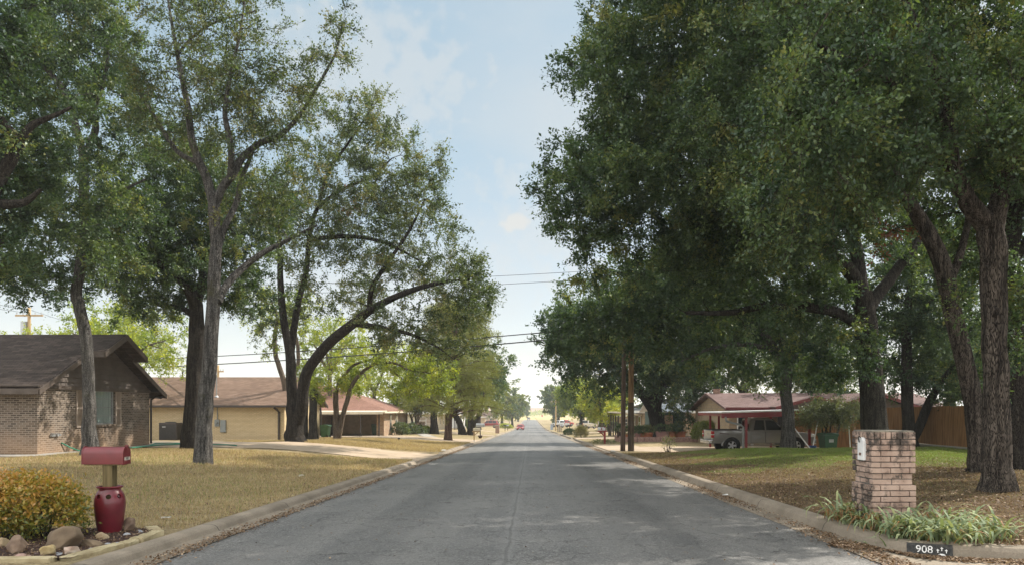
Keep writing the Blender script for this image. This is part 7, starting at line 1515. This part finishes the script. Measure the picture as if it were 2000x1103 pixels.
post_mailbox('big grey mailbox on a post rising out of a barrel planter', px(938, 76), 76, math.pi, M_METAL_G, M_METAL_D, 1.15, 1.7, False, True)
for i, (x, y, m, lab) in enumerate(((-5.4, 158, M_BLKM, 'black mailbox on a thin post left of the two red cars'), (-5.3, 172, M_METAL_G, 'small grey mailbox just left of the red cars'), (5.2, 142, M_BLKM, 'black post mailbox on the right nearer the blue grey pillar'), (5.4, 128, M_METAL_G, 'grey post mailbox next to the black one on the right'), (5.7, 108, M_BLKM, 'dark mailbox on a white based post behind the round shrub'))):
    post_mailbox(lab, x, y, 0 if x > 0 else math.pi, m, M_METAL_D, 1.05, 1.2, False)
def block_pillar(label, x, y, w, h, m):
    t = thing('brick_mailbox_pillar', label, 'mailbox', (x, y, G(x, y)), 0, 'masonry mailbox pillars down the street'); b = MB(); b.box(-w / 2, w / 2, -w / 2, w / 2, -.1, h); b.build('shaft', m, t); c = MB(); c.box(-w / 2 - .04, w / 2 + .04, -w / 2 - .04, w / 2 + .04, h, h + .09); c.build('cap', M_WALK, t, bevel=.02); d = MB(); s = -1 if x > 0 else 1; d.box(*sorted((s * w / 2, s * (w / 2 + .03))), -.1, .1, h - .45, h - .15); d.build('mailbox_door', M_WHITE, t)
block_pillar('reddish brick mailbox pillar on the left verge', -4.95 - .3, 118, .62, 1.25, M_BRK_R); block_pillar('pale blue grey mailbox pillar at the right kerb', 5.1, 178, .6, 1.3, mat_plain('blue_grey_block', (.28, .32, .36), .8)); block_pillar('slim tan mailbox pillar on the right verge', 5.3, 135, .42, 1.3, M_STONE)
def hydrant():
    t = thing('fire_hydrant', 'pale fire hydrant with dark bonnet between the shrub and the grass clump', 'fire hydrant', (5.55, 91, G(5.55, 91))); m = MB(); m.lathe([(0, 0), (.2, 0), (.2, .05), (.12, .06), (.11, .5), (.15, .5), (.15, .56), (.12, .57)], 16); m.build('barrel', M_WHITE, t, auto=40); d = MB(); d.lathe([(.135, .57), (.14, .62), (.11, .7), (.05, .75), (.03, .8), (0, .8)], 16); d.build('bonnet', M_DARKBR, t, smooth=True); n = MB(); n.bar((-.2, 0, .42), (.2, 0, .42), .055, 10); n.bar((0, -.22, .4), (0, 0, .4), .07, 10); n.build('nozzle', M_DARKBR, t)
hydrant()
def stop_sign():
    x, y = 7.4, 470; t = thing('stop_sign', 'tiny red stop sign at the far end of the road', 'sign', (x, y, G(x, y))); p = MB(); p.box(-.05, .05, -.03, .03, 0, 2.2); p.build('post', M_METAL_G, t); r = .62; o = MB(); o.prism([(r * math.cos(a), 2.7 + r * math.sin(a)) for a in np.linspace(math.pi / 8, math.pi * 2 + math.pi / 8, 9)[:-1]], 'y', -.05, -.035); pl = o.build('plate', mat_plain('sign_red', (.5, .02, .02), .5), t)
    text_mesh('lettering', 'STOP', .42, M_WHITE, pl, Matrix.Translation((0, -.052, 2.7)) @ Matrix.Rotation(math.radians(90), 4, 'X'), .001)
stop_sign()
def planter():
    BL = mat_noise('pink_block', (.24, .14, .12), (.4, .26, .22), 9, .95, .5, 20); t = thing('planter_wall', 'low pink block planter wall ringing the drooping oak', 'planter wall', (10, 57.5, G(10, 57.5))); m = MB(); r = random.Random(6); pts = [(7.2, 62.5), (7.0, 60), (7.3, 58.2), (8.2, 57.4), (10, 57.1), (12, 57.1), (13.6, 57.5), (14.2, 58.6), (14.3, 61)]; c = catmull(np.array([(x, y) for x, y in pts]), 14); z0 = G(10, 57.2)
    for row in range(3):
        acc = 0; last = c[0]
        for p in c[1:]:
            L = np.linalg.norm(p - last)
            if L >= .36:
                d = (p - last) / L; n = np.array([-d[1], d[0]]) * .13; e = d * .012; q = [last + e - n, p - e - n, p - e + n, last + e + n]; zz = -.05 + row * .145; k = len(m.v); j = r.uniform(-.012, .012)
                m.add([(v[0] - 10 + j, v[1] - 57.5 + j, zz) for v in q] + [(v[0] - 10 + j, v[1] - 57.5 + j, zz + .138) for v in q], [(0, 3, 2, 1), (4, 5, 6, 7), (0, 1, 5, 4), (1, 2, 6, 5), (2, 3, 7, 6), (3, 0, 4, 7)]); last = p
    m.build('blocks', BL, t, bevel=.012, seg=1)
    s = MB(); inner = [(x - 10, y - 57.5, .3) for x, y in pts]; s.slab(inner, .25); s.build('soil', mat_noise('planter_soil', (.05, .035, .025), (.1, .075, .05), 9, 1, .4), t)
    TC = mat_plain('terracotta', (.34, .11, .045), .8); TP = mat_plain('pink_terracotta', (.36, .19, .17), .8); zt = z0 + .4
    for i, (pxx, w, h, mt, sq, lab) in enumerate(((1210, .5, .45, M_DARKBR, 0, 'dark pot with a bushy plant at the left end of the planter wall'), (1226, .4, .35, TC, 0, 'small terracotta pot behind the poles'), (1246, .55, .36, TP, 0, 'pink bowl of red flowers right of the poles'), (1257, .6, .38, TC, 1, 'red brown trough beside the round terracotta pot'), (1267, .75, .42, TC, 0, 'terracotta pot holding a dry mounded plant'), (1293, 1.0, .5, TP, 1, 'large dusty pink square pot in front of the oak trunk'), (1316, .8, .5, TC, 1, 'left of two long terracotta troughs'), (1327, .95, .5, TC, 1, 'right of two long terracotta troughs with pale leaves'))):
        d = 57.9 if i else 59; x = px(pxx, d); u = thing('flower_pot', lab, 'flower pot', (x, d, zt - .12), 0, 'pots on the planter wall'); b = MB(); a = w / 2
        if sq: b.add([(-a * .82, -.16, 0), (a * .82, -.16, 0), (a * .82, .16, 0), (-a * .82, .16, 0), (-a, -.2, h), (a, -.2, h), (a, .2, h), (-a, .2, h)], [(0, 3, 2, 1), (4, 5, 6, 7), (0, 1, 5, 4), (1, 2, 6, 5), (2, 3, 7, 6), (3, 0, 4, 7)]); b.box(-a - .025, a + .025, -.225, .225, h - .07, h)
        else: b.lathe([(0, 0), (a * .7, 0), (a * .94, h - .08), (a * 1.04, h - .08), (a * 1.04, h), (a * .9, h), (a * .85, h - .05), (0, h - .05)], 20)
        b.build('pot', mt, u); rr = np.random.default_rng(60 + i); q, tn = leaf_shell([(0, 0, h + .18, a * 1.05, .3, .3 if i != 7 else .6)], 130, 7, .1, rr, tint=.5 if i not in (4,) else .75); np_mesh('plant', q, quads_of(len(q) // 4), LM_O if i in (4, 7) else LM_G, tn, parent=u)
planter()
def sundry():
    x, y = px(776, 46), 46; m = MB(); m.box(-.03, .03, -.03, .03, 0, .18); m.box(-.09, .09, -.05, .05, .1, .2); o = m.build('yard_tap', M_BLK, bevel=.01); o.location = (px(779, 54), 54, G(px(779, 54), 54)); tag(o, 'small black sprinkler head on the sunny lawn before the red roofed house', 'sprinkler')
    for lx, ly, lab in ((-6.0, 19.5, 'crumpled scrap of white paper lying on the left lawn'), (-5.35, 10.9, 'small pale scrap near the red urn'), (4.0, 15.3, 'white crumpled scrap in the leaves at the right kerb')):
        m = MB(); r = random.Random(lx); m.add([(r.uniform(-.09, .09), r.uniform(-.06, .06), r.uniform(0.01, .05)) for _ in range(9)], [(0, 1, 2), (2, 3, 4), (4, 5, 6), (6, 7, 8), (1, 3, 5)]); o = m.build('paper_scrap', M_WHITE); o.location = (lx, ly, (G(lx, ly) if lx < 0 else float(prof(ly))) + .03); tag(o, lab, 'litter')
    for side, x, y in (('left', -4.53, 37.9), ('right', 4.25, 39.0), ('left', -4.53, 58.9)):
        m = MB(); m.box(-.1, .1, -.35, .35, .0, .012); o = m.build('kerb_marking', mat_plain('white_kerb_paint', (.6, .6, .58), .8)); o.location = (x, y + (.8 if side == 'left' else -.75), float(prof(y)) + .148); tag(o, {(-4.53, 37.9): 'white painted kerb end past the first left driveway', (4.25, 39.0): 'white painted kerb end at the carport drive', (-4.53, 58.9): 'white painted kerb end by the cream mailbox'}[(x, y)], 'kerb marking')
sundry()

# ---------------------------------------------------------------- grass blades and fallen leaves
M_BLADE = mat_leaf('dry_grass_blade', [(0, (.13, .085, .05)), (.3, (.28, .205, .115)), (.55, (.42, .325, .18)), (.72, (.53, .43, .26)), (.86, (.2, .22, .065)), (1, (.16, .25, .05))], .25, .6, .02)
def blades(name, n, xr, yr, seed, keep, hh=(.025, .066), tints=(.45, .2), green=None):
    r = np.random.default_rng(seed); y = yr[0] + (yr[1] - yr[0]) * r.uniform(0, 1, n) ** 1.5; x = r.uniform(xr[0], xr[1], n); k = keep(x, y); x, y = x[k], y[k]; n = len(x)
    z = gz(x, y) - .004; s = (.55 + y / 22.); h = r.uniform(hh[0], hh[1], n) * np.clip(s, .6, 1.7); w = .0035 * s * 1.2; a = r.uniform(0, 6.28, n); l = r.uniform(.1, .9, n) * h; b = r.uniform(0, 6.28, n)
    p = np.stack([x, y, z], -1); sd = np.stack([np.cos(a) * w, np.sin(a) * w, 0 * a], -1); tip = p + np.stack([np.cos(b) * l, np.sin(b) * l, h], -1)
    V = np.stack([p - sd, p + sd, tip], 1).reshape(-1, 3); t = np.clip(r.normal(tints[0], tints[1], n), 0, .74)
    pn = np.sin(x * .9 + 2) * np.sin(y * .8) + np.sin(x * 2.3 - y * 1.7) * .5; t = np.clip(t + pn * .07, 0, .74)
    if green is not None: gm = green(x, y, r); t = np.where(r.uniform(0, 1, n) < gm, r.uniform(.84, 1, n), t)
    tag(np_mesh(name, V, np.arange(n * 3, dtype=np.int32).reshape(-1, 3), M_BLADE, t), kind='stuff')
offbed = lambda x, y: ~((y < 10.1) & (x < -4.7)) & ~((y > 30) & (y < 38.6)) & ~((x < -16.3))
blades('dry_grass', 210000, (-17.5, -4.7), (7, 31), 1, offbed, tints=(.47, .16), green=lambda x, y, r: .07 + .1 * (np.sin(x * .7) * np.sin(y * .5) > .3))
blades('dry_grass', 60000, (-16, -4.7), (37.8, 60), 2, lambda x, y: (y > 38.6) & (y < 58.4), (.04, .07), (.52, .14))
grn = lambda x, y, r: np.where((x > 6.5 + (y - 27) * .1 + np.sin(y * 1.7)) & (y > 20.5 + 1.5 * np.sin(x * .9) + np.sin(x * 2.1)), .92, .06)
blades('lawn_grass', 190000, (4.45, 18), (8.4, 36), 3, lambda x, y: ~((x < 5.2) & (y < 9.7)), (.015, .04), (.14, .13), grn)
M_LITTER = mat_leaf('fallen_leaf', [(0, (.05, .03, .018)), (.4, (.14, .085, .048)), (.7, (.24, .155, .09)), (1, (.42, .32, .22))], .1, .6, .03)
def litter(name, x, y, z, size, seed, flat=.35):
    r = np.random.default_rng(seed); n = len(x); p = np.stack([x, y, z + r.uniform(.004, .02, n)], -1); u = unit(np.stack([r.normal(0, 1, n), r.normal(0, 1, n), r.normal(0, flat, n)], -1)); nn = np.stack([r.normal(0, flat, n), r.normal(0, flat, n), np.ones(n)], -1); v = unit(np.cross(nn, u)); s = (size * r.uniform(.5, 1.3, n))[:, None]
    q = np.stack([p - u * s * .5, p + v * s * .28 + np.array([0, 0, 1]) * s * .08, p + u * s * .5, p - v * s * .28 + np.array([0, 0, 1]) * s * .05], 1).reshape(-1, 3); tag(np_mesh(name, q, quads_of(n), M_LITTER, np.clip(r.normal(.5, .24, n), 0, 1)), kind='stuff')
def all_litter():
    r = np.random.default_rng(77)
    n = 6500; y = 5.5 + 45 * r.uniform(0, 1, n) ** 1.6; x = -4.08 + r.normal(0, .06, n) * (1 + .9 * np.sin(y * 1.3) ** 2); k = x > -4.38; litter('fallen_leaves', x[k], y[k], prof(y[k]) + .01, .042, 1)
    n = 15000; y = 7 + 46 * r.uniform(0, 1, n) ** 1.7; x = 3.95 + r.normal(0, .13, n); k = (x < 4.11) & (r.uniform(0, 1, n) < .55 + .45 * np.sin(y * .9)); litter('fallen_leaves', x[k], y[k], prof(y[k]) + .012, .042, 2)
    n = 6000; t = r.uniform(0, 1, n); x = 3.7 + 2.6 * t; y = np.interp(x, [3.7, 4.12, 4.27, 4.42, 4.62, 4.9, 5.35, 5.9, 7], [9.3, 9.2, 8.6, 8.45, 8.32, 8.2, 8.1, 7.97, 7.74]) - np.abs(r.normal(0, .13, n)) - .03; litter('fallen_leaves', x, y, prof(y) + .014, .042, 3)
    n = 46000; x = 4.45 + 12 * r.uniform(0, 1, n); y = 8.3 + 20 * r.uniform(0, 1, n) ** 1.4; k = ~((x < 4.7) & (y < 8.5)) & (r.uniform(0, 1, n) < np.clip(1.25 - (y - 18) / 9, .12, 1)); litter('fallen_leaves', x[k], y[k], gz(x[k], y[k]) + .004, .05, 4)
    n = 7000; x = -4.7 - 12 * r.uniform(0, 1, n) ** 1.3; y = 9 + 22 * r.uniform(0, 1, n); k = offbed(x, y); litter('fallen_leaves', x[k], y[k], gz(x[k], y[k]) + .01, .045, 5)
    n = 500; x = r.uniform(-3.9, 3.6, n); y = 6 + 36 * r.uniform(0, 1, n) ** 1.4; litter('fallen_leaves', x, y, road_z(x, y) + .002, .035, 6)
    n = 2500; x = -4.9 - 1.6 * r.uniform(0, 1, n); y = r.uniform(7.8, 10, n); litter('fallen_leaves', x, y, gz(x, y) + .035, .03, 7)
all_litter()

def haze():
    m = bpy.data.materials.new('thin_haze'); m.use_nodes = True; nt = m.node_tree; nt.nodes.remove(nt.nodes['Principled BSDF']); v = nt.nodes.new('ShaderNodeVolumePrincipled'); v.inputs['Color'].default_value = (.9, .95, 1, 1); v.inputs['Density'].default_value = HAZE; v.inputs['Anisotropy'].default_value = .0
    nt.links.new(v.outputs[0], nt.nodes['Material Output'].inputs['Volume']); b = MB(); b.box(-4500, 4500, -40, 6200, -12, 70); o = b.build('haze', m); o['kind'] = 'stuff'
HAZE = .0004
haze()
